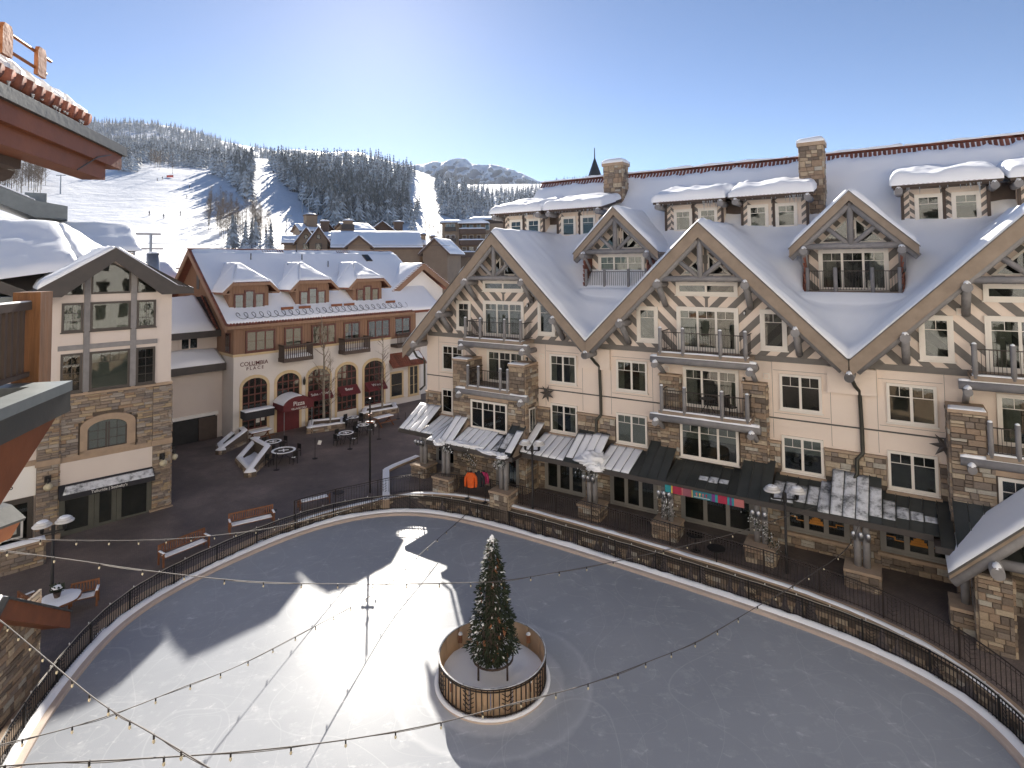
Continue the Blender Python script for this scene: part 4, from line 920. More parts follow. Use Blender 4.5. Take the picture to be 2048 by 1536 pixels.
MB().prism([(-14.6, .6, 10.3), (-14.6, 11.1, 20.8), (-14.6, 21, 10.3)], (.25, 0, 0)).obj('end_gable', 'stucco', ho)
for k in range(150):
    u = -14.8+k*.245
    piece(ho, rf, 'ridge_tile', 'tile', 'terracotta', (u, 11.1, 21.16), (.25, .5, .22), Matrix.Rotation(R(90), 3, 'Z'))
    piece(ho, rf, 'roof_tile', 'tile', 'terracotta', (u, 10.62, 20.72), (.2, .85, .2), Matrix.Rotation(R(45), 3, 'X'))
    if k % 1 == 0: piece(ho, rf, 'roof_tile', 'tile', 'terracotta', (u+.12, 10.1, 20.2), (.2, .6, .16), Matrix.Rotation(R(45), 3, 'X'))
for k in range(6): a0 = -14.85+k*6.2; snow_quad((a0, 10.92, 21.27), (a0+6.15, 10.92, 21.27), (a0+6.15, 11.28, 21.27), (a0, 11.28, 21.27), .12, 60, 4, k+60, .15, .9).obj('ridge_snow', 'snow', rf, True, (0, 0, 0))
# snow blanket over the main roof and gable roofs
us = np.arange(-18.95, 22.01, .16); vs_ = np.arange(-1.24, 11.0, .16); Ug, Vg = np.meshgrid(us, vs_, indexing='ij')
Hb = np.full(Ug.shape, -1e9)
for gi, c in enumerate(GC): Hb = np.maximum(Hb, np.where((Vg < 6.6) | ((gi == 0) & (Ug < c)), 16.48-np.abs(Ug-c), -1e9))
main = np.where((Ug > -14.9) & (Vg > -.0), 10.1+Vg, -1e9); Hm = np.maximum(Hb, main)
Hs = Hm.copy(); 
for _ in range(26):
    Hp = np.pad(Hs, 1, 'edge'); Hs = (Hp[:-2, 1:-1]+Hp[2:, 1:-1]+Hp[1:-1, :-2]+Hp[1:-1, 2:]+Hp[1:-1, 1:-1]*2)/6
k = np.clip((Vg+1.2)/1.6, 0, 1); Hs = np.maximum(Hm+(Hs-Hm)*k, Hm)
N = np.vectorize(lambda a, d: noise.noise(Vector((a*.35, d*.35, 1.)))*.6+noise.noise(Vector((a*1.1, d*1.1, 5.)))*.3)(Ug, Vg)
rag = np.vectorize(lambda a: noise.noise(Vector((a*.8, 0, 3.)))*.35+noise.noise(Vector((a*3.1, 0, 9.)))*.15)(Ug)
strk = np.vectorize(lambda a, d: noise.noise(Vector((a*1.7, d*.3, 31.)))*.5+noise.noise(Vector((a*.3, d*1.3, 37.)))*.5)(Ug, Vg)
lip = np.vectorize(lambda a: .55+.6*noise.noise(Vector((a*.9, 4.4, 0)))+.35*noise.noise(Vector((a*3.3, 1.4, 0))))(Ug)
th_ = (.32+.22*N+.07*strk)*np.clip((Vg+1.34)/.5, .1+.3*np.clip(lip, 0, 1.2), 1)
top = np.clip((10.6+rag-Vg)/.5, -.25, 1)
th_ = np.where(top > 0, th_*np.sqrt(np.clip(top, 0, 1)), -.14); Zs = Hs+th_+.03
for c in DGC:                                           # scooped hollows round the dormers
    fx = np.clip((3.4-np.abs(Ug-c))/1.3, 0, 1); fv = np.clip((Vg-1.6)/1.2, 0, 1)*np.clip((5.2-Vg)/.6, 0, 1); Zs = np.maximum(Zs-.38*fx*fv, Hm+.06)
    inside = (np.abs(Ug-c) < 2.12) & (Vg > 2.3) & (Vg < 4.35); Zs = np.where(inside, 12.95, Zs)
    inside = (np.abs(Ug-c) < 2.12) & (Vg <= 2.3) & (Vg > .5); Zs = np.where(inside, np.minimum(Zs, np.maximum(Hm+.1, 12.95-.0*Vg)), Zs)
Vj = Vg.copy(); Vj[:, 0] -= np.clip(lip[:, 0]-.35, 0, 1)*.14
b = MB(); b.v = np.stack([Ug, Vj, Zs], -1).reshape(-1, 3).tolist(); nu, nv = Ug.shape
for i in range(nu-1):
    for j in range(nv-1):
        if Hm[i, j] < -1e8 or Hm[i+1, j+1] < -1e8 or Hm[i+1, j] < -1e8 or Hm[i, j+1] < -1e8: continue
        if max(abs(Hm[i, j]-Hm[i+1, j]), abs(Hm[i, j]-Hm[i, j+1]), abs(Hm[i+1, j+1]-Hm[i, j])) > 2.5: continue
        q = i*nv+j; b.f.append((q, q+nv, q+nv+1, q+1))
s0 = len(b.v)
for i in range(nu): b.v.append((us[i], -1.24, Hm[i, 0]-.02))
for i in range(nu-1): b.f.append((i*nv, s0+i, s0+i+1, (i+1)*nv))
s1 = len(b.v)
for j in range(nv): b.v.append((us[0], vs_[j], Hm[0, j]-.1))
for j in range(nv-1): b.f.append((j, j+1, s1+j+1, s1+j))
b.obj('roof_snow', 'snow', ho, True)
# gabled dormers with balconies
for di, c in enumerate(DGC):
    vv = 4.0
    d = MB().box(c-2.0, c+2.0, vv, 8.5, 12.4, 15.5).prism([(c-2.35, vv, 15.5), (c+2.35, vv, 15.5), (c, vv, 17.6)], (0, 3.5, 0)).obj('dormer', 'stucco', ho)
    stripes(ho, [(c-2.0, 12.9), (c-.05, 12.9), (c-.05, 17.4), (c-2.0, 15.5)], c, vv, -1, d, zref=12.9); stripes(ho, [(c+.05, 12.9), (c+2.0, 12.9), (c+2.0, 15.5), (c+.05, 17.4)], c, vv, 1, d, zref=12.9)
    for s in (-1, 1):
        MB().prism([(c, 2.85, 17.95), (c+s*2.78, 2.85, 15.17), (c+s*2.78, 2.85, 14.72), (c, 2.85, 17.5)], (0, .09, 0)).obj('barge_board', 'barge', ho)
        MB().prism([(c, 2.8, 18.0), (c+s*2.83, 2.8, 15.17), (c+s*2.83, 2.8, 15.12), (c, 2.8, 17.95)], (0, .14, 0)).obj('drip_edge', 'dark_trim', ho)
        MB().prism([(c, 2.9, 17.92), (c+s*2.78, 2.9, 15.14), (c+s*2.78, 2.9, 15.0), (c, 2.9, 17.76)], (0, 5, 0)).obj('dormer_roof', 'barge', ho)
        snow_quad((c, 2.82, 17.95), (c+s*2.8, 2.82, 15.17), (c+s*2.8, 7.6, 15.17), (c, 7.6, 17.95), .34, 16, 20, c+s, .4, .4).obj('dormer_snow', 'snow', ho, True)
        log(ho, (c+s*.1, 3.1, 17.25), (c+s*2.75, 3.1, 14.66), .17, 'log_rafter')
        log(ho, (c+s*2.1, vv, 15.0), (c+s*2.1, 2.65, 15.0), .19, 'purlin_log', True); log(ho, (c+s*2.1, 3.0, 14.9), (c+s*2.1, vv-.02, 13.9), .15, 'log_brace')
        log(ho, (c+s*.12, 3.1, 15.35), (c+s*1.0, 3.1, 16.15), .12, 'strut')
        T = [(c+s*.14, 15.42), (c+s*1.5, 15.42), (c+s*.14, 16.75)]; t_ = MB().prism([(x, vv-.1, z) for x, z in T], (0, .1, 0)).obj('gable_light', 'white_paint', ho)
        I_ = [(c+s*.22, 15.5), (c+s*1.3, 15.5), (c+s*.22, 16.55)]; MB().prism([(x, vv-.118, z) for x, z in I_], (0, .006, 0)).obj('pane', 'glass', t_, loc=(0, 0, 0)); MB().prism([(x, vv-.106, z) for x, z in I_], (0, .003, 0)).obj('room_backing', 'interior', t_, loc=(0, 0, 0))
        # tiled cheek
        ck = MB().prism([(c+s*2.03, 2.95, 12.7), (c+s*2.03, vv+.0, 12.7), (c+s*2.03, 5.6, 15.3), (c+s*2.03, 2.95, 14.8)], (s*.04, 0, 0)).obj('tiled_cheek', 'terracotta', ho)
        for r_ in range(7):
            for q in range(5):
                uu = c+s*(2.1+.02*q); piece(ho, ck, 'cheek_tile', 'box', 'terracotta', (c+s*(2.09+.03*(r_ % 2)), 3.02+q*.24, 12.95+r_*.27), (.05, .22, .24), Matrix.Rotation(R(12)*s, 3, 'Y'))
    log(ho, (c-2.25, 3.1, 15.25), (c+2.25, 3.1, 15.25), .16, 'tie_beam'); log(ho, (c, 3.1, 15.3), (c, 3.1, 17.4), .15, 'king_post')
    window(ho, c-1.55, c+1.55, 12.95, 15.1, vv, 3, .15, upper=.22, curtain=2 if di == 0 else 1, name='french_door', sill=False)
    balcony(ho, c, vv, 12.98, [c-1.98, c-.72, c+.86, c+1.98], 3.0, 1.2, name='dormer_balcony', snow=False, slab=False)
# shed dormers of the top floor
rnd = random.Random(3)
for gi, c in enumerate(GC):
    for s in (-1, 1):
        a0, a1 = (c-4.1, c-.55) if s < 0 else (c+.55, c+4.1); vv = 6.2
        if a0 > 19: continue
        d = MB().box(a0, a1, vv, 9, 15.6, 18.35).obj('shed_dormer', 'stucco', ho)
        ws = [(c+s*2.98-.58, c+s*2.98+.58), (c+s*1.45-.58, c+s*1.45+.58)]
        for q in sorted([ (a0, 1), (a0+.33, -1), (a1-.33, 1), ((a0+a1)/2-.14, 1), (a0+(a1-a0)/2, -1)]):
            for j in range(5):
                z = 16.2+j*.42; dz = .28*q[1]; MB().prism([(q[0], vv-.024, z), (q[0]+.32, vv-.024, z+dz), (q[0]+.32, vv-.024, z+dz+.2), (q[0], vv-.024, z+.2)], (0, .03, 0)).obj('siding_board', 'stripe_dark', d, loc=(0, 0, 0))
        for a, e in ws: window(ho, a, e, 16.42, 17.88, vv, 1, .13, upper=.3, curtain=rnd.choice((0, 0, 1, 4)), back='interior_warm')
        MB().box(a0-.05, a1+.05, vv-.1, vv, 16.02, 16.36).obj('dormer_base', 'dark_wood', ho)
        for uu in (a0+.02, a1-.02, (a0+a1)/2): MB().box(uu-.07, uu+.07, vv-.08, vv, 16.36, 18.2).obj('corner_post', 'dark_wood', ho)
        MB().box(a0-.35, a1+.35, 5.25, 5.5, 18.1, 18.32).obj('eave_beam', 'dark_wood', ho)
        MB().prism([(a0-.42, 5.05, 18.34), (a0-.42, 9.3, 19.3), (a0-.42, 9.3, 19.1), (a0-.42, 5.05, 18.16)], (a1-a0+.84, 0, 0)).obj('dormer_roof', 'dark_wood', ho)
        nt_ = int((a1-a0)/.2)
        for k in range(nt_): piece(ho, d, 'eave_tile', 'tile', 'terracotta', (a0+.1+k*.2, 5.1, 18.30), (.19, .35, .12), Matrix.Rotation(R(12), 3, 'X'))
        snow_quad((a0-.5, 4.92, 18.36), (a1+.45, 4.92, 18.36), (a1+.4, 9.1, 19.25), (a0-.45, 9.1, 19.25), .52, 34, 26, c*3+s, .42, .35, sag=.06).obj('dormer_snow', 'snow', ho, True)
        for uu in (a0-.12, a1+.12): log(ho, (uu, vv+.1, 18.0), (uu, 4.95, 18.0), .19, 'purlin_log', True)
        ic = MB(); icicles(ic, (a0-.3, 5.1, 18.2), (a1+.3, 5.1, 18.2), 22, .15, .55, rnd); icicles(ic, (a1-.9, 5.05, 18.2), (a1, 5.05, 18.2), 10, .3, .8, rnd); stuff(ic.obj('icicles', 'icicle', ho, True))
    MB().box(c-.55, c+.55, 7.0, 9, 15.8, 18.3).obj('dormer_link', 'dark_wood', ho)
    for r_ in range(3):
        for q in range(24): piece(ho, rf, 'apron_tile', 'tile', 'terracotta', (c-4.0+q*.34, 6.0-r_*.12, 15.98-r_*.1), (.26, .3, .14), Matrix.Rotation(R(40), 3, 'X'))
# chimneys
for k, (u0, u1, v0, v1, z0, z1) in enumerate(((4.85, 6.0, 6.9, 8.1, 16.4, 21.15), (-8.2, -6.85, 8.5, 9.6, 17.8, 21.55))):
    ch = MB().box(u0, u1, v0, v1, z0, z1).obj('chimney', 'mortar', ho)
    stone_face(ho, ch, (u0, v0), (1, 0), u1-u0, z0, z1, (0, -1), seed=300+k, hmin=.18, hmax=.4, wmin=.25, wmax=.55); stone_face(ho, ch, (u1, v0), (0, 1), v1-v0, z0, z1, (1, 0), seed=310+k, hmin=.18, hmax=.4, wmin=.25, wmax=.55); stone_face(ho, ch, (u0, v1), (0, -1), v1-v0, z0, z1, (-1, 0), seed=320+k, hmin=.18, hmax=.4)
    MB().box(u0-.14, u1+.14, v0-.14, v1+.14, z1, z1+.22).obj('chimney_cap', 'cap_stone', ch, loc=(0, 0, 0))
    snow_quad((u0-.15, v0-.15, z1+.22), (u1+.15, v0-.15, z1+.22), (u1+.15, v1+.15, z1+.22), (u0-.15, v1+.15, z1+.22), .34, 10, 10, k, .45, .2).obj('chimney_snow', 'snow', ch, True, (0, 0, 0))
for u, v_ in ((9.6, 12.6), (-1.2, 12.8)):
    ch = MB().box(u-.9, u+.9, v_, v_+1, 18, 21.35).obj('chimney', 'cap_stone', ho); snow_quad((u-.9, v_, 21.35), (u+.9, v_, 21.35), (u+.9, v_+1, 21.35), (u-.9, v_+1, 21.35), .25, 10, 6, u, .35, .2).obj('chimney_snow', 'snow', ch, True, (0, 0, 0))
MB().tube([(4.3, 11.4, 21), (4.3, 11.4, 21.7)], .06, 8).obj('vent_pipe', 'steel', ho)
# downpipes in the valleys
for c in (-5.115, 7.475):
    MB().box(c-.42, c+.42, -1.25, -.75, 9.95, 10.28).obj('gutter_box', 'pipe_bronze', ho)
    MB().tube([(c, -1.0, 10.0), (c, -.9, 9.5), (c+.15, -.35, 8.95), (c+.3, -.14, 8.7), (c+.34, -.12, 7), (c+.34, -.12, 6.2), (c+.34, -.16, 6.0), (c+.12, -.28, 5.75), (c+.1, -.28, 5.1), (c-.1, -.5, 4.75)], .085, 10).obj('downpipe', 'pipe_bronze', ho, True)
    MB().box(c-.95, c+.95, -.2, 0, 8.55, 9.7).obj('valley_panel', 'stucco', ho)
    for s in (-1, 1):
        q = MB().box(c+s*.9-.13, c+s*.9+.13, 1.5, 1.75, 11.0, 11.25+.6).obj('snow_stop', 'rust_bright', ho)
MB().tube([(-18.3, -1.0, 9.0), (-18.2, -.6, 8.3), (-17.95, -.1, 8.0), (-17.95, -.1, 6.3), (-18.2, -.3, 6.0)], .07, 8).obj('downpipe', 'pipe_bronze', ho, True)
# canopy over the shops: seamed metal panels
cz = MB()
def win_here(u):
    for c in GC:
        for a0, a1 in ((c-5.05, c-3.28), (c+3.35, c+5.1)):
            if a0-.2 < u < a1+.2: return True
        if (c == GC[1] and c-1.5 < u < c+1.6) or (c != GC[1] and c-1.6 < u < c+1.35): return True
    return False
def eave_v(u): return -3.25 if any(c-3.6 < u < c+2.7 for c in (GC[0], GC[2])) else -2.25
def wall_v(u): return -1.45 if any(c-2.9 < u < c+2.42 for c in (GC[0], GC[2])) else -.1
k = 0; u = -18.3
PW = .47
can = MB().box(-18.3, 21.8, -2.2, -.06, 3.62, 3.7).obj('canopy', 'dark_wood', ho)
while u < 21.8:
    um = u+PW/2; zt = 4.52 if win_here(um) else 5.12; ev = eave_v(um); wv_ = wall_v(um); ze = 3.86
    b = MB(); b.prism([(u+.006, wv_, zt), (u+PW-.006, wv_, zt), (u+PW-.006, ev, ze), (u+.006, ev, ze)], (0, 0, -.05)); b.beam((u+.02, wv_, zt+.02), (u+.02, ev, ze+.02), .03, .05)
    p = b.obj('roof_panel', 'seam_metal', can, loc=(0, 0, 0))
    # snow that has not slid off yet: broad patches crossing several panels
    A_ = Vector((u+.03, wv_, zt)); B2 = Vector((u+.03, ev, ze)); w2 = Vector((PW-.035, 0, 0))
    n1 = noise.noise(Vector((um*.22, 2.2, 0))); n2 = noise.noise(Vector((um*.6, 7.7, 0))); heavy = um < -2.3 or (-18 < um < -15)
    cov = n1*.9+n2*.35+(.5 if um < -8.5 else .28 if um < -2.3 else -.25 if um < 6.3 else -.12)+(.15 if win_here(um) else 0)
    if cov > -.05:
        t0 = max(.03, .5-cov*1.1+.1*n2); t1 = min(.985, .72+cov*.7+.06*n2)
        if t1-t0 > .12: p0 = A_.lerp(B2, t0); p1 = A_.lerp(B2, t1); snow_quad(p0, p0+w2, p1+w2, p1, .022 if cov < .35 else .05, 4, 10, um, .03, .6).obj('panel_snow', 'frost' if cov < .25 or um > -1.5 else 'snow', can, True, (0, 0, 0))
    u += PW
for a0, a1, ev in ((-18.3, -15.0, -2.25), (-15.0, -8.7, -3.25), (-8.7, 10.18, -2.25), (10.18, 16.5, -3.25), (16.5, 21.8, -2.25)):
    MB().box(a0, a1, ev-.04, ev+.1, 3.62, 3.85).obj('eave_board', 'fascia_dark', ho)
    if ev < -3: MB().box(a0, a1, ev, -2.2, 3.64, 3.68).obj('canopy_soffit', 'dark_wood', ho)
# heaps of snow sliding off the canopy
for (px, py, sx, sy, sz) in ((-4.55, -1.9, .75, .8, .42), (-4.1, -2.35, .5, .4, .3), (-12.3, -3.0, 1.3, .35, .16), (-10.2, -3.2, .8, .25, .14), (-13.9, -3.3, .4, .3, .26), (-9.3, -3.4, .35, .25, .22)):
    zb = 3.86+max(0, (py-eave_v(px)))*.55; MB().blob((px, py, zb-.05), sx, sy, sz, px, 28, 12, True, .55, 2.4).obj('snow_heap', 'snow', can, True, (0, 0, 0))
# columns: stone plinth with paired logs, floodlights
for k, (u, v_) in enumerate(((-16.35, -2.0), (-13.7, -2.95), (-9.5, -2.95), (-4.5, -1.95), (-.45, -1.95), (3.85, -1.95), (7.75, -1.95), (11.2, -2.95), (15.9, -2.95))):
    cl = MB().box(u-.58, u+.58, v_-.5, v_+.5, .4, 1.78).obj('column_plinth', 'mortar', ho)
    stone_face(ho, cl, (u-.58, v_-.5), (1, 0), 1.16, 1.0, 1.76, (0, -1), seed=400+k); stone_face(ho, cl, (u+.58, v_-.5), (0, 1), 1.0, 1.0, 1.76, (1, 0), seed=420+k); stone_face(ho, cl, (u-.58, v_+.5), (0, -1), 1.0, 1.0, 1.76, (-1, 0), seed=440+k)
    MB().box(u-.66, u+.66, v_-.58, v_+.58, 1.78, 1.9).obj('plinth_cap', 'cap_stone', cl, loc=(0, 0, 0))
    for s in (-1, 1): log(ho, (u+s*.16, v_, 1.9), (u+s*.16, v_, 3.66), .14, 'column_log')
    if k in (0, 3, 4, 5, 6):
        fl = MB()
        for s in (-1, 0, 1): fl.tube([(u+s*.26, v_-.35, 3.1), (u+s*.26, v_-.52, 3.4)], [.085, .1], 8)
        f_ = fl.obj('floodlights', 'steel', ho, True)
        for s in (-1, 0, 1): MB().blob((u+s*.26, v_-.46, 3.36), .1, .12, .07, s+k, 7, 3).obj('snow_cap', 'snow', f_, True, (0, 0, 0))
for k, (u, v_) in enumerate(((-9.5, -3.2), (-13.7, -3.2), (11.2, -3.2))):
    MB().prism([(u+.5, v_+.2, 3.6), (u+.5, v_+1.7, 3.6), (u+.5, v_+1.7, 4.9)], (.06, 0, 0)).obj('canopy_cheek', 'barge', ho)
# gabled porch at the right end of the terrace
c = GC[2]
for s in (-1, 1):
    MB().prism([(c, -4.2, 6.62), (c+s*3.25, -4.2, 3.37), (c+s*3.25, -4.2, 3.15), (c, -4.2, 6.4)], (0, 2.75, 0)).obj('porch_roof', 'barge', ho)
    MB().prism([(c, -4.3, 6.66), (c+s*3.3, -4.3, 3.36), (c+s*3.3, -4.3, 3.28), (c, -4.3, 6.58)], (0, .09, 0)).obj('drip_edge', 'dark_trim', ho)
    snow_quad((c, -4.26, 6.66), (c+s*3.28, -4.26, 3.38), (c+s*3.28, -1.5, 3.38), (c, -1.5, 6.66), .2, 16, 14, s+40, .3, .3).obj('porch_snow', 'snow', ho, True)
    log(ho, (c+s*.1, -4.0, 6.1), (c+s*3.15, -4.0, 3.02), .2, 'log_rafter')
    log(ho, (c+s*1.95, -2.0, 3.92), (c+s*1.95, -4.75, 3.92), .22, 'purlin_log', True)
    u0 = c+s*1.98-.48
    p = MB().box(u0, u0+.96, -4.0, -3.0, .4, 3.55).obj('stone_pier', 'mortar', ho)
    stone_face(ho, p, (u0, -4.0), (1, 0), .96, .9, 3.5, (0, -1), seed=500+s, hmin=.14, hmax=.3, wmin=.2, wmax=.5); stone_face(ho, p, (u0, -3.0), (0, -1), 1.0, .9, 3.5, (-1, 0), seed=510+s); stone_face(ho, p, (u0+.96, -4.0), (0, 1), 1.0, .9, 3.5, (1, 0), seed=520+s)
log(ho, (c-2.6, -3.9, 3.95), (c+2.6, -3.9, 3.95), .18, 'tie_beam'); log(ho, (c, -3.9, 4.0), (c, -3.9, 6.1), .16, 'king_post')
# ------------------------------------------------------------------ corner building with the arches
def arch_pts(u0, u1, zs, zt, n=10):
    r = (u1-u0)/2; cx = (u0+u1)/2; return [(cx-r*math.cos(math.pi*k/n), zs+(zt-zs)*math.sin(math.pi*k/n)) for k in range(n+1)]
cb = thing('corner_building', 'corner building with snowy roof, brown wood upper floors and arched windows', 'building', (CF.o.x, CF.o.y, .3), CF.a, zabs=True)
Y0 = -.44
MB().box(Y0, 14.4, 0, 16, .2, 7.3).obj('lower_wall', 'stucco_grey', cb)
up = MB().box(Y0-.04, 15.0, -.05, 16.05, 7.5, 9.95).obj('upper_wall', 'siding_brown', cb)
bt = MB()
for k in range(62): u = Y0-.02+k*.25; bt.box(u-.018, u+.018, -.075, -.05, 7.5, 9.9)
for k in range(64): v = k*.25; bt.box(Y0-.065, Y0-.04, v-.018, v+.018, 7.5, 9.95)
bt.obj('batten_strips', 'wood_brown', cb)
MB().box(Y0-.1, 14.5, -.12, 0, 7.3, 7.5).box(Y0-.1, Y0, 0, 16, 7.3, 7.5).obj('cornice', 'cream', cb)
ge = MB().prism([(Y0-.04, 0, 9.95), (Y0-.04, 17.2, 9.95), (Y0-.04, 8.6, 15.9)], (.3, 0, 0)).obj('end_gable', 'siding_brown', cb)
bt = MB()
for k in range(1, 68):
    v = k*.25; h = 9.95+min(v, 17.2-v)*.69; bt.box(Y0-.07, Y0-.04, v-.018, v+.018, 9.95, h)
bt.obj('batten_strips', 'wood_brown', cb)
for (v0, z0) in ((8.0, 12.6),): MB().box(Y0-.1, Y0-.04, v0, v0+.7, z0, z0+1.3).obj('gable_vent', 'dark_frame', cb)
window(cb, -.0, .0+.01, 7.6, 7.61, 5, 1) if False else None
def zr(v): return 9.95+(v+.6)*.687 if v < 8.6 else 16.27-(v-8.6)*.75
rf2 = MB().prism([(Y0-.85, -.6, 9.95), (Y0-.85, 8.6, 16.27), (Y0-.85, 17.6, 9.6), (Y0-.85, 17.5, 9.4), (Y0-.85, 8.6, 16.0), (Y0-.85, -.5, 9.72)], (21.6, 0, 0)).obj('main_roof', 'terracotta', cb)
for k in range(86): piece(cb, rf2, 'ridge_tile', 'tile', 'terracotta', (Y0-.75+k*.25, 8.6, 16.24), (.25, .42, .2), Matrix.Rotation(R(90), 3, 'Z'))
for k in range(60):
    if 12 < k < 22 or k > 44 and k < 52: piece(cb, rf2, 'roof_tile', 'tile', 'terracotta', (2+k*.25, 8.1, 15.92), (.2, .8, .18), Matrix.Rotation(R(34.5), 3, 'X')); piece(cb, rf2, 'roof_tile', 'tile', 'terracotta', (2.1+k*.25, 7.5, 15.5), (.2, .6, .16), Matrix.Rotation(R(34.5), 3, 'X'))
for s in (Y0-.85,):
    MB().prism([(s-.05, -.66, 9.9), (s-.05, 8.6, 16.25), (s-.05, 8.6, 15.7), (s-.05, -.66, 9.4)], (.12, 0, 0)).obj('barge_board', 'wood_brown2', cb); MB().prism([(s-.05, 17.6, 9.6), (s-.05, 8.6, 16.25), (s-.05, 8.6, 15.7), (s-.05, 17.6, 9.1)], (.12, 0, 0)).obj('barge_board', 'wood_brown2', cb)
    n_ = 36
    for k in range(n_): v = -.5+k*9.1/n_; piece(cb, rf2, 'verge_tile', 'tile', 'terracotta', (s+.05, v, zr(v)+.04), (.22, .3, .16), Matrix.Rotation(R(34.5), 3, 'X'))
MB().box(Y0-.8, 16.9, -.72, -.58, 9.62, 9.86).obj('eave_board', 'wood_brown2', cb)
MB().box(Y0-.3, 15.2, -.55, -.05, 9.6, 9.68).obj('soffit', 'wood_brown', cb)
for k in range(72): piece(cb, rf2, 'eave_tile', 'tile', 'terracotta', (Y0-.7+k*.25, -.6, 9.97), (.22, .35, .14), Matrix.Rotation(R(34), 3, 'X'))
# roof snow with dormer heights merged in
DC = [1.15, 6.8, 12.5]
us = np.arange(Y0-.8, 20.6, .2); vs_ = np.arange(-.55, 8.55, .2); Ug, Vg = np.meshgrid(us, vs_, indexing='ij'); Hm = 9.95+(Vg+.6)*.687
N = np.vectorize(lambda a, d: noise.noise(Vector((a*.4, d*.4, 21.)))*.6+noise.noise(Vector((a*1.5, d*1.5, 25.)))*.25)(Ug, Vg)
T = .2+.12*N; ed = np.minimum.reduce([Ug-us[0], (us[-1]-Ug), Vg+.75, 9-Vg]); T *= np.clip(ed/.4, .15, 1)**.5; T = np.where(Vg > 8.0, T-.12, T)
b = MB(); b.v = np.stack([Ug, Vg, Hm+T], -1).reshape(-1, 3).tolist(); nu, nv = Ug.shape
for i in range(nu-1):
    for j in range(nv-1): q = i*nv+j; b.f.append((q, q+nv, q+nv+1, q+1))
s0 = len(b.v)
for i in range(nu): b.v.append((us[i], vs_[0], Hm[i, 0]-.02))
for i in range(nu-1): b.f.append((i*nv, s0+i, s0+i+1, (i+1)*nv))
b.obj('roof_snow', 'snow', cb, True)
# heat cable looped along the eave and snow guards
rnd = random.Random(8); P = []
for k in range(300):
    a = k/300; u = Y0+.2+a*16.6; ph = k*.55; v = .0+.35*math.sin(ph); P.append((u+.28*math.cos(ph*1.0), v, zr(v)+.22+.05*N[int(a*80), 3]))
MB().tube(P, .022, 4).obj('heat_cable', 'black_iron', cb)
for u0 in (3.6, 5.2, 8.3, 9.6, 14.2): MB().box(u0, u0+1.1, .35, .4, zr(.4)+.2, zr(.4)+.42).obj('snow_guard', 'rust', cb)
for u0, v0 in ((3.6, 6.9), (6.5, 5.4), (8.6, 6.8), (8.7, 8.2), (10.9, 5.8)): MB().tube([(u0, v0, zr(v0)), (u0, v0, zr(v0)+.75)], .05, 6).obj('vent_pipe', 'dark_frame', cb)
sk = MB().beam((16.2, 6.5, zr(6.5)+.25), (16.2, 7.5, zr(7.5)+.25), .75, .12).obj('skylight', 'dark_frame', cb); MB().beam((16.2, 6.6, zr(6.6)+.33), (16.2, 7.4, zr(7.4)+.33), .6, .02).obj('pane', 'glass', sk, loc=(0, 0, 0))
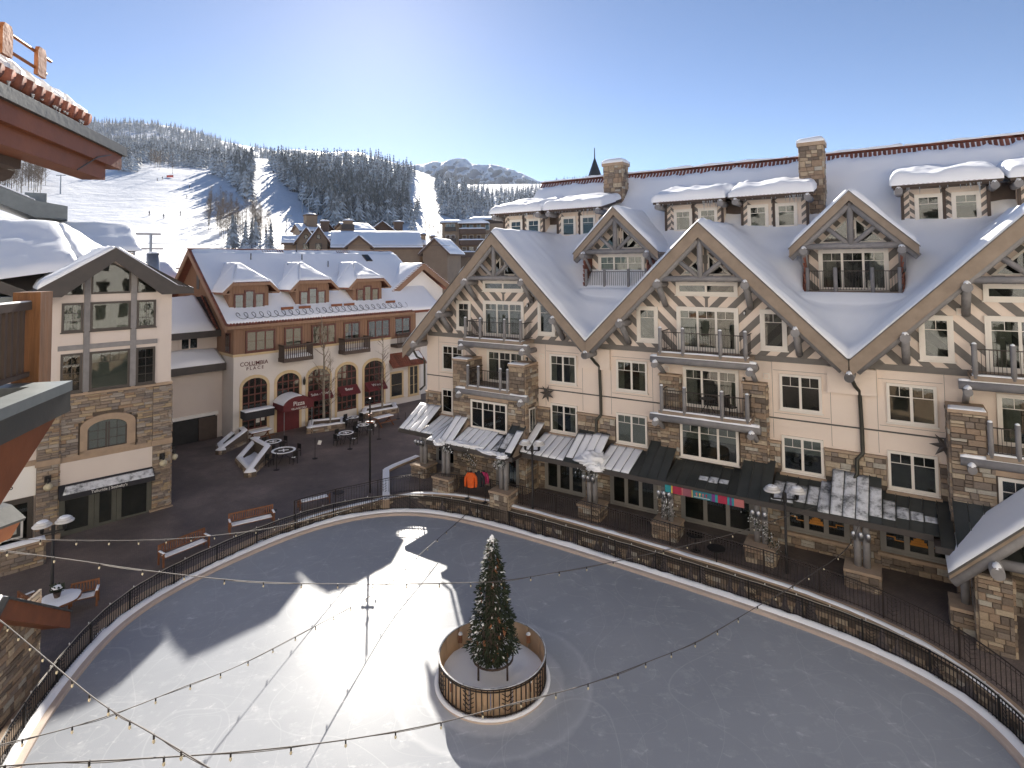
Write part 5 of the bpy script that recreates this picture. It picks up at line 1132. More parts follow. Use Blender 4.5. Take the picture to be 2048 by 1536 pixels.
for k, c in enumerate(DC):
    v0 = 1.0
    d = MB().box(c-1.62, c+1.62, v0, 4.5, 10.6, 12.75).prism([(c-1.62, v0, 12.75), (c+1.62, v0, 12.75), (c+1.35, v0, 13.2), (c-1.35, v0, 13.2)], (0, 3, 0)).obj('dormer', 'siding_brown', cb)
    bt = MB()
    for q in range(14): u = c-1.58+q*.243; bt.box(u-.016, u+.016, v0-.022, v0, 10.7, 12.9)
    bt.obj('batten_strips', 'wood_brown', d, loc=(0, 0, 0))
    # clipped roof: front hip and two slopes
    F = [(c-1.55, v0-.55, 13.28), (c+1.55, v0-.55, 13.28), (c, 3.6, 14.9)]; rb = MB()
    E_ = [(c-2.3, v0-.55, 12.5), (c+2.3, v0-.55, 12.5)]
    rb.prism([F[0], F[1], F[2]], (0, 0, -.1)); rb.prism([E_[0], F[0], F[2], (c, 7.0, 14.9), (c-2.3, 3.3, 12.5)], (0, 0, -.1)); rb.prism([F[1], E_[1], (c+2.3, 3.3, 12.5), (c, 7.0, 14.9), F[2]], (0, 0, -.1)); rb.obj('dormer_roof', 'terracotta', cb)
    fb = MB().beam(Vector(F[0])-Vector((0, .02, .14)), Vector(F[1])-Vector((0, .02, .14)), .1, .22); 
    for s in (-1, 1): fb.beam((c+s*1.55, v0-.57, 13.14), (c+s*2.32, v0-.57, 12.36), .1, .22); fb.box(c+s*2.0-.28, c+s*2.0+.28, v0-.5, v0+1.6, 12.3, 12.42)
    fb.obj('eave_board', 'wood_brown2', cb)
    for q in range(15): piece(cb, d, 'eave_tile', 'tile', 'terracotta', (c-1.45+q*.207, v0-.5, 13.30), (.2, .3, .12), Matrix.Rotation(R(20), 3, 'X'))
    sb = MB()
    def tri(P0, P1, P2, t, seed): return snow_quad(P0, P1, P2, P2, t, 14, 12, seed, .3, .3)
    snow_quad(F[0], F[1], (c+.02, 3.6, 14.9), (c-.02, 3.6, 14.9), .2, 16, 14, k, .25, .4, sb)
    snow_quad(E_[0], F[0], (c, 3.7, 14.92), (c-2.3, 3.3, 12.5), .24, 10, 14, k+5, .3, .4, sb); snow_quad((c-2.3, 3.3, 12.5), (c, 3.6, 14.9), (c, 7.0, 14.92), (c-1, 4.6, 13.6), .24, 10, 10, k+5, .3, .4, sb)
    snow_quad(F[1], E_[1], (c+2.3, 3.3, 12.5), (c, 3.7, 14.92), .24, 10, 14, k+9, .3, .4, sb)
    sb.obj('dormer_snow', 'snow', cb, True)
    window(cb, c-1.25, c-.42, 10.95, 12.35, v0, 1, .07, 'red_frame', upper=0, mid=2, curtain=3 if k != 2 else 0, back='interior_warm'); window(cb, c-.42, c+.42, 10.95, 12.62, v0-.01, 1, .07, 'red_frame', upper=0, mid=2, curtain=0 if k == 0 else 3, back='interior_warm'); window(cb, c+.42, c+1.25, 10.95, 12.35, v0, 1, .07, 'red_frame', upper=0, mid=2, curtain=3)
# cross gable at the right with a pale stucco wall
MB().box(16.2, 23.2, 2.6, 12, .2, 11.9).prism([(16.2, 2.6, 11.9), (23.2, 2.6, 11.9), (20.1, 2.6, 14.1)], (0, 9, 0)).obj('side_wing', 'stucco_white', cb)
for s, (e, z) in ((-1, (15.4, 11.35)), (1, (24.3, 11.9))):
    MB().prism([(20.1, 1.9, 14.75), (e, 1.9, z), (e, 1.9, z-.6), (20.1, 1.9, 14.1)], (0, .15, 0)).obj('barge_board', 'wood_brown2', cb); MB().prism([(20.1, 2.0, 14.75), (e, 2.0, z), (e, 2.0, z-.15), (20.1, 2.0, 14.6)], (0, 8, 0)).obj('wing_roof', 'terracotta', cb)
    snow_quad((20.1, 1.92, 14.76), (e, 1.92, z+.01), (e, 9.5, z+.01), (20.1, 9.5, 14.76), .22, 16, 16, s, .3, .4).obj('wing_snow', 'snow', cb, True)
    for k in range(20): t = k/20; piece(cb, rf2, 'verge_tile', 'tile', 'terracotta', (20.1+(e-20.1)*t, 1.95, 14.78+(z-14.75)*t), (.26, .3, .14), Matrix.Rotation(R(90), 3, 'Z'))
# upper-floor windows and balconies
for u0, u1, n, cur in ((.45, 2.9, 3, 3), (6.15, 8.52, 3, 1), (11.82, 14.35, 3, 0)): window(cb, u0, u1, 7.56, 9.34, -.05, n, .1, 'red_frame', upper=0, mid=2, curtain=cur, back='interior_warm')
for u0, u1 in ((3.68, 5.3), (9.3, 11.0)):
    window(cb, u0, u1, 7.5, 9.33, -.05, 2, .1, 'red_frame', upper=0, mid=2, curtain=3 if u0 < 5 else 1, name='balcony_door', sill=False)
    B = MB().box(u0-.5, u1+.5, -1.15, -.05, 6.5, 6.82).obj('balcony', 'dark_wood', cb); 
    for q in ((u0-.5, u1+.5, -1.15, -1.05), (u0-.5, u0-.4, -1.05, -.05), (u1+.4, u1+.5, -1.05, -.05)): MB().box(*q, 7.82, 7.94).obj('rail', 'dark_wood', B, loc=(0, 0, 0))
    for q in range(15): piece(cb, B, 'baluster', 'box', 'dark_wood', (u0-.45+q*(u1-u0+.9)/14, -1.1, 7.32), (.05, .05, 1.0))
    for q in range(7):
        for e in (u0-.45, u1+.45): piece(cb, B, 'baluster', 'box', 'dark_wood', (e, -1.0+q*.15, 7.32), (.05, .05, 1.0))
    snow_quad((u0-.3, -1.02, 6.83), (u1+.4, -1.02, 6.83), (u1+.4, -.1, 6.83), (u0-.3, -.1, 6.83), .3 if u0 < 5 else .08, 14, 8, u0, .5, .3).obj('floor_snow', 'snow', B, True, (0, 0, 0))
# left side window
sw = MB().box(Y0-.12, Y0-.04, .55, 1.5, 7.6, 9.2).obj('side_window', 'red_frame', cb); MB().box(Y0-.13, Y0-.12, .62, .98, 7.7, 9.1).box(Y0-.13, Y0-.12, 1.05, 1.42, 7.7, 9.1).obj('pane', 'glass', sw, loc=(0, 0, 0))
# ground-floor arches
AR_ = [(.04, 2.48), (2.88, 5.29), (5.66, 8.14), (8.47, 10.86), (11.3, 13.87)]
for k, (u0, u1) in enumerate(AR_):
    zb = .5; O = arch_pts(u0, u1, 4.75, 5.68); I_ = arch_pts(u0+.22, u1-.22, 4.7, 5.42)
    b = MB(); n = len(O)
    ring = [(u0, zb)]+O+[(u1, zb)]; inn = [(u0+.22, zb)]+I_+[(u1-.22, zb)]
    for j in range(len(ring)-1):
        a, c2, d, e = ring[j], ring[j+1], inn[j+1], inn[j]; b.prism([(a[0], -.06, a[1]), (c2[0], -.06, c2[1]), (d[0], -.06, d[1]), (e[0], -.06, e[1])], (0, .06, 0))
    S = b.obj('arch_surround', 'cream', cb)
    MB().prism([(x, -.012, z) for x, z in inn], (0, .008, 0)).obj('room_backing', 'interior_warm', S, loc=(0, 0, 0))
    MB().prism([(x, -.034, z) for x, z in inn], (0, .004, 0)).obj('pane', 'glass', S, loc=(0, 0, 0))
    f = MB(); w_ = u1-u0-.44; nv_ = 4
    for q in range(nv_+1): u = u0+.22+q*w_/nv_; zt = 4.7+.72*math.sin(math.acos(max(-1, min(1, 1-2*q/nv_))))-.03; f.box(max(u0+.22, u-.045), min(u1-.22, u+.045), -.07, -.03, zb, max(zt, 4.72))
    for j, z in enumerate((1.35, 2.05, 2.75, 3.45, 4.1, 4.75)):
        if k == 1 and z < 2.6: continue
        f.box(u0+.22, u1-.22, -.066, -.034, z-.05, z+.05)
    f.obj('window_frame', 'red_frame', S, loc=(0, 0, 0))
    if k == 1: MB().box(u0+.24, u1-.24, -.1, -.04, zb, 2.7).obj('entrance_door', 'awning_red', S, loc=(0, 0, 0))
    elif k in (0, 3, 4): MB().box(u0+.2, u1-.2, -.09, 0, zb, 1.25 if k else 1.3).obj('panel_below', 'stucco_grey', S, loc=(0, 0, 0))
    if k == 4: pass
# awnings and lettering
def flat_aw(u0, u1, z1, z0, m, txt=None, size=.3):
    A_ = MB().prism([(u0, -.05, z1), (u0, -.75, z0), (u0, -.75, z0-.18), (u0, -.05, z0-.18)], (u1-u0, 0, 0)).obj('awning', m, cb)
    if txt: text('lettering', txt, size, 'letter_white', A_, ((u0+u1)/2, -.43, (z0+z1)/2+.02), (R(41), 0, 0))
    return A_
flat_aw(5.85, 7.95, 3.55, 2.95, 'awning_red', 'Subs - Salads', .36); flat_aw(8.7, 10.7, 3.5, 2.9, 'awning_red', 'Beer', .42); flat_aw(11.55, 13.65, 3.45, 2.85, 'awning_red', 'Wine', .42)
A_ = MB().box(.1, 2.45, -1.1, -.05, 2.35, 2.95).obj('awning', 'awning_black', cb); snow_quad((.1, -1.1, 2.95), (2.45, -1.1, 2.95), (2.45, -.1, 2.95), (.1, -.1, 2.95), .1, 14, 6, 3, .15, .4).obj('awning_snow', 'snow', A_, True, (0, 0, 0))
pz_ = arch_pts(2.75, 5.35, 3.0, 3.75, 14)
A_ = MB().prism([(x, -2.1, z) for x, z in pz_]+[(5.35, -2.1, 2.65), (2.75, -2.1, 2.65)], (0, 2.05, 0)).obj('barrel_awning', 'awning_red', cb)
text('lettering', 'Pizza', .5, 'letter_white', A_, (4.05, -2.12, 3.18), (R(90), 0, 0)); text('lettering', 'VILLAGE DELI', .22, 'letter_white', A_, (4.05, -2.12, 2.78), (R(90), 0, 0))
sb = MB(); Q = arch_pts(2.72, 5.38, 3.0, 3.77, 14)
for j in range(1, 8):
    a, c2 = Q[j], Q[j+1]; sb.prism([(a[0], -2.05, a[1]), (c2[0], -2.05, c2[1]), (c2[0], -2.05, c2[1]+.05), (a[0], -2.05, a[1]+.05)], (0, 1.9, 0))
sb.obj('awning_snow', 'snow', A_, loc=(0, 0, 0))
for u in (2.85, 5.25): MB().tube([(u, -2.0, .5), (u, -2.0, 2.7)], .03, 6).obj('awning_pole', 'steel', A_, loc=(0, 0, 0))
sg = text('sign_lettering', 'COLUMBIA', .46, 'letter_red', cb, (1.2, -.02, 6.62-.3), (R(90), 0, 0)); text('sign_lettering', 'P L A C E', .36, 'letter_red', cb, (1.27, -.02, 6.22-.3), (R(90), 0, 0)); MB().box(.75, 1.75, -.02, 0, 6.42, 6.445).obj('sign_rule', 'letter_red', cb)
ln_ = MB().lathe([(.02, 0), (.1, .08), (.13, .4), (.06, .6), (.02, .75)], (5.45, -.2, 4.2), 6).obj('wall_lantern', 'black_iron', cb)
# notices in the first arch
for u, z in ((1.35, 1.75), (1.75, 1.85), (1.72, 2.15)): MB().box(u, u+.3, -.085, -.08, z, z+.36).obj('notice', 'letter_white', cb)
# right end: small tiled porch, tall arched window, upper balcony
MB().box(14.42, 18.6, .6, 2.6, .2, 7.2).obj('right_wall', 'stucco_grey', cb)
MB().box(15.02, 18.0, .6, 2.6, 7.2, 9.9).obj('right_upper_wall', 'siding_brown', cb)
window(cb, 15.3, 17.3, 7.5, 9.3, .6, 2, .1, 'red_frame', upper=0, mid=2, curtain=0, back='interior_warm')
B = MB().box(14.9, 18.0, -.6, .6, 6.4, 6.7).obj('balcony', 'dark_wood', cb); MB().box(14.9, 18.0, -.6, -.5, 7.65, 7.75).obj('rail', 'dark_wood', B, loc=(0, 0, 0))
for q in range(20): piece(cb, B, 'baluster', 'box', 'dark_wood', (14.95+q*.158, -.55, 7.2), (.05, .05, .95))
window(cb, 14.75, 16.4, 1.3, 3.9, .6, 1, .14, 'cream', upper=0, mid=2, back='interior_warm')
pr = MB().prism([(14.3, -.7, 4.6), (18.4, -.7, 4.6), (18.4, .6, 5.7), (14.3, .6, 5.7)], (0, 0, -.12)).obj('porch_roof', 'terracotta', cb)
for k in range(17): piece(cb, pr, 'roof_tile', 'tile', 'terracotta', (14.45+k*.24, -.05, 5.16), (.22, 1.7, .16), Matrix.Rotation(R(40), 3, 'X'))
snow_quad((16.6, -.3, 4.98), (18.3, -.3, 4.98), (18.3, .5, 5.66), (16.6, .5, 5.66), .12, 10, 6, 2, .2, .5).obj('porch_snow', 'snow', pr, True, (0, 0, 0))
window(cb, 17.0, 18.3, 1.2, 4.3, .58, 2, .12, 'cream', upper=0, mid=3, back='interior_warm')
# ------------------------------------------------------------------ annex between the two left buildings
an = thing('annex_building', 'low beige annex with snowy roofs between the stone house and the corner building', 'building', (*CF.w(-3.2, 2.0)[:2], .2), CF.a, zabs=True)
def al(u, v): return (u+3.2, v-2.0)
x0, y0 = al(-9.0, 2.2)
MB().box(-6.5, 2.74, .3, 8, .1, 6.9).obj('lower_wall', 'stucco_pale', an); MB().box(-3.6, 2.73, 1.6, 8, 6.9, 9.6).obj('upper_wall', 'stucco_pale', an)
MB().prism([(-6.6, -.5, 6.7), (-6.6, 1.7, 7.7), (-6.6, 1.7, 7.5), (-6.6, -.5, 6.4)], (9.3, 0, 0)).obj('lower_roof', 'fascia_dark', an); MB().box(-6.6, 2.7, -.62, -.5, 6.15, 6.72).obj('gutter', 'fascia_dark', an)
snow_quad((-6.5, -.45, 6.72), (2.65, -.45, 6.72), (2.65, 1.6, 7.66), (-6.5, 1.6, 7.66), .3, 24, 10, 12, .4, .5).obj('roof_snow', 'snow', an, True)
MB().prism([(-2.9, .7, 9.3), (-2.9, 4.6, 12.0), (-2.9, 4.6, 11.8), (-2.9, .7, 9.05)], (5.6, 0, 0)).obj('upper_roof', 'fascia_dark', an); MB().box(-2.95, 2.7, .58, .7, 8.8, 9.32).obj('gutter', 'fascia_dark', an)
snow_quad((-2.85, .72, 9.3), (2.3, .72, 9.3), (1.9, 4.5, 11.95), (-2.5, 4.5, 11.95), .42, 20, 14, 15, .6, .3).obj('roof_snow', 'snow', an, True)
for k in range(14): MB().tube([(2.45, .8+k*.28, 9.42+k*.19), (2.45, 1.0+k*.28, 9.56+k*.19)], .11, 7).obj('verge_tile', 'terracotta', an)
window(an, -.2, 1.35, 7.75, 9.0, 1.6, 2, .14, 'stucco_pale', upper=0); window(an, -3.2, -1.6, 4.3, 5.4, .3, 2, .14, 'stucco_pale', upper=0)
window(an, -5.9, -4.6, 4.3, 5.4, .3, 2, .14, 'stucco_pale', upper=0)
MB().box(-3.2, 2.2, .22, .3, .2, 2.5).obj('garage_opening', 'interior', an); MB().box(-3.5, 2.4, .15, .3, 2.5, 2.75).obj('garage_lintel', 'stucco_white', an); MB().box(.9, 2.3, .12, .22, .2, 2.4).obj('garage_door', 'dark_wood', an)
# ------------------------------------------------------------------ stone and stucco house at the left
lb = thing('left_building', 'gabled house with stone lower floors, beige stucco and large grey framed windows', 'building', (LF.o.x, LF.o.y, .1), LF.a, zabs=True)
MB().box(-4.25, 1.02, 0, 9, .0, 7.62).obj('lower_wall', 'mortar', lb); MB().box(-5.1, 1.04, -.02, 9, 7.78, 13.1).prism([(-5.1, -.02, 13.1), (1.04, -.02, 13.1), (1.04, -.02, 13.35), (-1.94, -.02, 15.1), (-5.1, -.02, 13.35)], (0, 9, 0)).obj('upper_wall', 'stucco_pale', lb)
lw_ = lb.children[0]
MB().box(-5.2, 1.12, -.12, 0, 7.62, 7.78).obj('belt_course', 'cap_stone', lb)
stone_face(lb, lw_, (-4.22, 0), (1, 0), 4.35, 4.35, 7.6, (0, -1), 'stone_grey', .07, .2, .18, .6, holes=[(.85, 3.55, 4.3, 6.0), (1.1, 3.3, 6.0, 6.3), (1.5, 2.9, 6.3, 6.5)], seed=600)
for a0, a1 in ((.12, 1.06), (-5.12, -4.2)):
    p = MB().box(a0, a1, -.14, .3, .0, 7.6).obj('stone_pier', 'mortar', lb)
    stone_face(lb, p, (a0, -.14), (1, 0), a1-a0, 4.5, 7.58, (0, -1), 'stone_grey', .07, .2, .18, .5, seed=int(a0*10)+610); stone_face(lb, p, (a0, -.14), (1, 0), a1-a0, .6, 4.2, (0, -1), 'stone_grey', .07, .2, .18, .5, seed=int(a0*10)+640)
    stone_face(lb, p, (a1, -.14), (0, 1), .44, .6, 7.58, (1, 0), 'stone_grey', .07, .2, .18, .5, seed=int(a0*10)+650)
    MB().box(a0-.06, a1+.06, -.26, .3, 4.2, 4.5).obj('pier_band', 'cap_stone', p, loc=(0, 0, 0)); MB().box(a0-.12, a1+.12, -.34, .3, .0, .55).obj('pier_base', 'cap_stone', p, loc=(0, 0, 0))
MB().box(-4.2, .12, -.1, 0, 4.15, 4.42).obj('belt_course', 'cap_stone', lb)
sgn = MB().box(-4.2, .12, -.12, 0, 2.95, 4.15).obj('sign_band', 'stucco_pale', lb)
# awning and shopfront
aw = MB().prism([(-4.2, -.12, 3.0), (-4.2, -.75, 2.62), (-4.2, -.75, 2.36), (-4.2, -.12, 2.36)], (4.36, 0, 0)).obj('awning', 'awning_black', lb)
snow_quad((-4.05, -.74, 2.63), (.12, -.74, 2.63), (.12, -.28, 2.91), (-3.9, -.28, 2.91), .03, 30, 8, 4, .08, .6).obj('awning_snow', 'frost', aw, True, (0, 0, 0))
text('lettering', 'Telluride | Sotheby\'s', .2, 'letter_white', aw, (-2.0, -.765, 2.5), (R(90), 0, 0))
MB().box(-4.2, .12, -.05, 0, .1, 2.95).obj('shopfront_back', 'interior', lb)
window(lb, -4.15, -2.62, .3, 2.4, -.06, 1, .16, 'green_frame', upper=0, name='shop_window', sash=.09, sill=False, back='interior_warm'); window(lb, -2.6, -1.6, .3, 2.4, -.06, 1, .1, 'green_frame', upper=0, name='shop_door', sash=.12, sill=False, back='interior_warm'); window(lb, -1.58, .1, .3, 2.4, -.06, 1, .14, 'green_frame', upper=0, name='shop_window', sash=.09, sill=False, back='interior_warm')
# arched window
S_ = arch_pts(-3.3, -.74, 5.85, 6.45, 12); I_ = arch_pts(-2.98, -1.14, 5.65, 6.12, 12); b = MB(); o1 = [(-3.3, 4.42)]+S_+[(-.74, 4.42)]; i1 = [(-2.98, 4.6)]+I_+[(-1.14, 4.6)]
for j in range(len(o1)-1): a, c2, d, e = o1[j], o1[j+1], i1[j+1], i1[j]; b.prism([(a[0], -.16, a[1]), (c2[0], -.16, c2[1]), (d[0], -.16, d[1]), (e[0], -.16, e[1])], (0, .16, 0))
b.box(-3.3, -.74, -.16, 0, 4.42, 4.6); aws = b.obj('arch_surround', 'cap_stone', lb)
MB().prism([(x, -.05, z) for x, z in i1], (0, .01, 0)).obj('room_backing', 'blind', aws, loc=(0, 0, 0)); MB().prism([(x, -.08, z) for x, z in i1], (0, .006, 0)).obj('pane', 'glass', aws, loc=(0, 0, 0))
f = MB()
for u in (-2.94, -2.5, -2.12, -2.0, -1.62, -1.18): f.box(u-(.04 if u in (-2.94, -2.12, -2.0, -1.18) else .014), u+(.04 if u in (-2.94, -2.12, -2.0, -1.18) else .014), -.12, -.07, 4.6, 5.7+(.3 if -2.7 < u < -1.4 else 0))
for z in (4.64, 5.1, 5.58): f.box(-2.95, -1.17, -.115, -.075, z-.015, z+.015)
f.obj('window_frame', 'dark_frame', aws, loc=(0, 0, 0))
# timber grid and windows
for a0, a1 in ((-3.24, -2.96), (-1.05, -.77)): MB().box(a0, a1, -.1, -.02, 7.78, 14.4).obj('timber_post', 'log', lb)
MB().box(-4.35, .3, -.09, -.02, 10.12, 10.38).obj('timber_rail', 'log', lb)
for a0, a1, n in ((-4.22, -3.27, 2), (-2.95, -1.06, 4), (-.76, .2, 2)):
    big = n == 4
    window(lb, a0, a1, 11.1, 12.68, -.02, 1, .06, 'dark_frame', upper=0, mid=1 if big else 3, ln=1 if big else 2, curtain=2, back='interior_warm'); window(lb, a0, a1, 7.82, 9.94, -.02, 1, .06, 'dark_frame', upper=.26, un=n, mid=1 if big else 3, ln=1 if big else 2, curtain=3 if big else 0)
    MB().box(a0, a1, -.05, -.02, 10.5, 10.98).obj('panel', 'stucco_pale', lb)
for P in ([(-4.15, 13.12), (-3.27, 13.12), (-3.27, 14.05), (-4.15, 13.58)], [(-2.93, 13.12), (-1.08, 13.12), (-1.08, 14.4), (-1.9, 14.82), (-2.1, 14.82), (-2.93, 14.35)], [(-.74, 13.12), (.2, 13.12), (.2, 13.5), (-.74, 14.0)]):
    cx = sum(p[0] for p in P)/len(P); cz = sum(p[1] for p in P)/len(P); fr = MB().prism([(x, -.08, z) for x, z in P], (0, .06, 0)).obj('gable_window', 'dark_frame', lb)
    Q = [(cx+(x-cx)*.9, cz+(z-cz)*.88) for x, z in P]; MB().prism([(x, -.094, z) for x, z in Q], (0, .006, 0)).obj('pane', 'glass', fr, loc=(0, 0, 0)); MB().prism([(x, -.084, z) for x, z in Q], (0, .003, 0)).obj('room_backing', 'interior_warm', fr, loc=(0, 0, 0))
# roof with dark fascia, flared right eave
for s, P in ((-1, [(-1.94, 15.7), (-5.3, 13.5), (-5.3, 13.05), (-4.3, 13.05), (-1.94, 14.95)]), (1, [(-1.94, 15.7), (1.15, 13.5), (2.0, 13.32), (2.0, 13.0), (.35, 13.0), (-1.94, 14.95)])):
    MB().prism([(x, -.95, z) for x, z in P], (0, .16, 0)).obj('fascia', 'fascia_dark', lb)
MB().prism([(-1.94, -.9, 15.68), (-6.5, -.9, 12.7), (-6.5, -.9, 12.55), (-1.94, -.9, 15.5)], (0, 9.5, 0)).obj('roof', 'fascia_dark', lb); MB().prism([(-1.94, -.9, 15.68), (1.15, -.9, 13.48), (2.0, -.9, 13.3), (2.0, -.9, 13.2), (-1.94, -.9, 15.5)], (0, 9.5, 0)).obj('roof', 'fascia_dark', lb)
snow_quad((-1.94, -.92, 15.7), (1.15, -.92, 13.5), (1.15, 8, 13.5), (-1.94, 8, 15.7), .2, 14, 24, 5, .3, .3).obj('roof_snow', 'snow', lb, True); snow_quad((-5.3, -.92, 13.5), (-1.94, -.92, 15.7), (-1.94, 8, 15.7), (-5.3, 8, 13.5), .3, 16, 24, 6, .3, .5).obj('roof_snow', 'snow', lb, True)
snow_quad((1.15, -.9, 13.5), (1.98, -.9, 13.32), (1.98, 4, 13.32), (1.15, 4, 13.5), .1, 5, 14, 7, .15, .3).obj('roof_snow', 'snow', lb, True)
# left wing
MB().box(-11, -5.12, .1, 9, .0, 13.0).obj('wing_wall', 'stucco_pale', lb); MB().box(-11, -5.12, -.0, .1, 2.75, 4.3).obj('sign_band', 'stucco_white', lb); MB().box(-11, -5.12, -.06, .1, 4.3, 4.55).obj('belt_course', 'cap_stone', lb)
text('sign_lettering', 'O S', .42, 'letter_dark', lb, (-6.35, -.02, 3.3), (R(90), 0, 0))
window(lb, -8.3, -5.2, .3, 2.7, .09, 2, .12, 'dark_frame', upper=0, name='shop_window', sash=.12, sill=False, back='interior_warm')
pst = MB().box(-6.6, -5.6, -.06, -.02, .75, 1.9).obj('poster', 'letter_white', lb); MB().box(-6.5, -5.7, -.066, -.06, .85, 1.8).obj('poster_print', 'copper_grey', pst, loc=(0, 0, 0)); MB().box(-6.35, -5.85, -.072, -.066, 1.0, 1.65).obj('poster_photo', 'blind', pst, loc=(0, 0, 0))
MB().prism([(-7.2, -.9, 14.2), (-11.5, -.9, 16.6), (-11.5, -.9, 15.9), (-7.0, -.9, 13.5), (-4.9, -.9, 12.55), (-4.9, -.9, 13.0)], (0, .16, 0)).obj('fascia', 'fascia_dark', lb)
MB().box(-6.9, -5.2, -.4, .1, 12.6, 13.15).obj('gutter', 'patina', lb)
# snowy main roof behind
rb = MB().prism([(-12, 2.5, 13.2), (-12, 9.5, 17.6), (-12, 16, 13.2)], (8.0, 0, 0)).obj('rear_roof', 'fascia_dark', lb)
snow_quad((-12, 2.5, 13.2), (-3.2, 1.8, 14.6), (-3.8, 9.5, 17.6), (-12, 9.5, 17.6), .35, 24, 20, 31, .4, .5).obj('roof_snow', 'snow', lb, True); snow_quad((-3.2, 1.8, 14.6), (1.5, 4.5, 13.4), (1.5, 12, 14.2), (-3.8, 9.5, 17.6), .3, 20, 20, 32, .3, .5).obj('roof_snow', 'snow', lb, True)
for k in range(2): MB().tube([(-8.3, 6.3+k*.35, 16.05+k*.22), (-4.2, 6.3+k*.35, 16.05+k*.22)], .05, 6).obj('snow_rail', 'rust', lb)
# rear gabled roof seen behind (right of it)
MB().box(-2, 1.3, 14, 20, 10, 15.8).obj('rear_wall', 'stucco_pale', lb); MB().prism([(-4, 12.5, 15.9), (-4, 17, 18.2), (-4, 21.5, 15.9)], (5.6, 0, 0)).obj('rear_roof', 'fascia_dark', lb); snow_quad((-4, 12.5, 15.9), (1.6, 12.5, 15.9), (1.6, 17, 18.2), (-4, 17, 18.2), .25, 20, 14, 33, .3, .5).obj('roof_snow', 'snow', lb, True)
MB().tube([(1.25, 6.5, 12.5), (1.25, 6.5, 15.55)], .4, 14).obj('flue', 'steel', lb, True); MB().blob((1.25, 6.5, 15.55), .42, .42, .12, 3, 12, 3).obj('snow_cap', 'snow', lb, True)
# wall lamps with globes
def globe_lamp(th, p, out):
    o = MB().box(p[0]-.14, p[0]+.14, p[1]-.06, p[1], p[2], p[2]+.34).tube([(p[0], p[1]-.06, p[2]+.2), (p[0], p[1]-.3, p[2]+.22), (p[0], p[1]-.34, p[2]+.02)], .05, 8).obj('globe_lamp', 'black_iron', th)
    MB().blob((p[0], p[1]-.34, p[2]-.16), .19, .19, .19, 2, 14, 10, False).obj('globe', 'globe', o, True, (0, 0, 0))
globe_lamp(lb, (-4.66, -.24, 3.35), None); globe_lamp(lb, (.6, -.24, 3.35), None); globe_lamp(lb, (1.3, .4, 3.4), None)
# ------------------------------------------------------------------ the near building at the left: eave, balcony
def frame2(p, q):                                        # x axis from p towards q, y to its right-hand side away from the rink
    d = (q-p); d.z = 0; d.normalize(); return Vector((p.x, p.y, 0)), math.atan2(d.y, d.x)
nb = thing('near_building', 'near building edge with rust coloured metal eave, tiled roof and timber balcony', 'building', (-9.5, 5.5, 0), 0)
T_ = onz(141.5, 761, 13.1); Q_ = onz(0, 816.6, 13.1); p, a = frame2(T_, Q_)
M_ = Matrix.Translation(p) @ Matrix.Rotation(a, 4, 'Z')
Minv = Matrix.Translation((9.5, -5.5, 0)) @ M_
def put(b, name, m, parent=nb, smooth=False, X=Minv):
    if parent is nb: b.v = [tuple(X @ Vector(v)) for v in b.v]; return b.obj(name, m, nb, smooth, (0, 0, 0))
    b.v = [tuple(X @ Vector(v)) for v in b.v]; return b.obj(name, m, parent, smooth, (0, 0, 0))
S = -1                                                    # local y away from the rink is negative
put(MB().box(0, 4.5, -2.4, 0, 12.72, 12.98), 'balcony_slab', 'copper_grey')
put(MB().box(0, 4.5, -.3, .02, 12.98, 13.1).box(0, .3, -2.4, -.3, 12.98, 13.1), 'slab_cap', 'patina')
put(MB().box(.3, 4.5, -2.4, -.3, 12.98, 13.0), 'deck_boards', 'wood_brown')
put(MB().prism([(.16, -.06, 12.72), (4.5, -.06, 12.72), (4.5, -.06, 11.55), (3.2, -.06, 11.65), (1.55, -.06, 11.95)], (0, -.1, 0)), 'fascia', 'rust')
put(MB().prism([(.16, -.16, 12.72), (.16, -2.3, 12.72), (1.6, -2.3, 11.95), (1.55, -.16, 11.95)], (.05, 0, .05)), 'soffit', 'rust')
put(MB().prism([(1.2, -.5, 12.0), (4.5, -.5, 11.6), (4.5, -.5, 11.3), (2.6, -.5, 11.35), (2.1, -.5, 11.45), (1.4, -.5, 11.75)], (0, -.25, 0)), 'bracket_beam', 'rust')
PL = M_.inverted() @ onz(62, 774, 13.0); px_, py_ = PL.x, PL.y
put(MB().box(px_-.15, px_+.15, py_-.15, py_+.15, 12.98, 14.22), 'balcony_post', 'timber')
put(MB().box(px_+.15, px_+3.4, py_-.06, py_+.06, 14.0, 14.1), 'top_rail', 'dark_wood'); put(MB().box(px_+.15, px_+3.4, py_-.05, py_+.05, 13.16, 13.22), 'bottom_rail', 'dark_wood')
for k in range(24): x = px_+.24+k*.125; put(MB().box(x, x+.045, py_-.03, py_+.03, 13.22, 14.0), 'baluster', 'dark_wood')
put(snow_quad((px_+.15, py_-.05, 14.1), (px_+3.3, py_-.05, 14.1), (px_+3.3, py_+.05, 14.1), (px_+.15, py_+.05, 14.1), .02, 20, 2, 3, .04, .8), 'rail_snow', 'snow', nb, True)
put(snow_quad((px_+.3, py_-.9, 13.0), (px_+3.3, py_-.9, 13.0), (px_+3.3, py_-.15, 13.0), (px_+.3, py_-.15, 13.0), .03, 16, 8, 9, .2, .9), 'deck_snow', 'snow', nb, True)
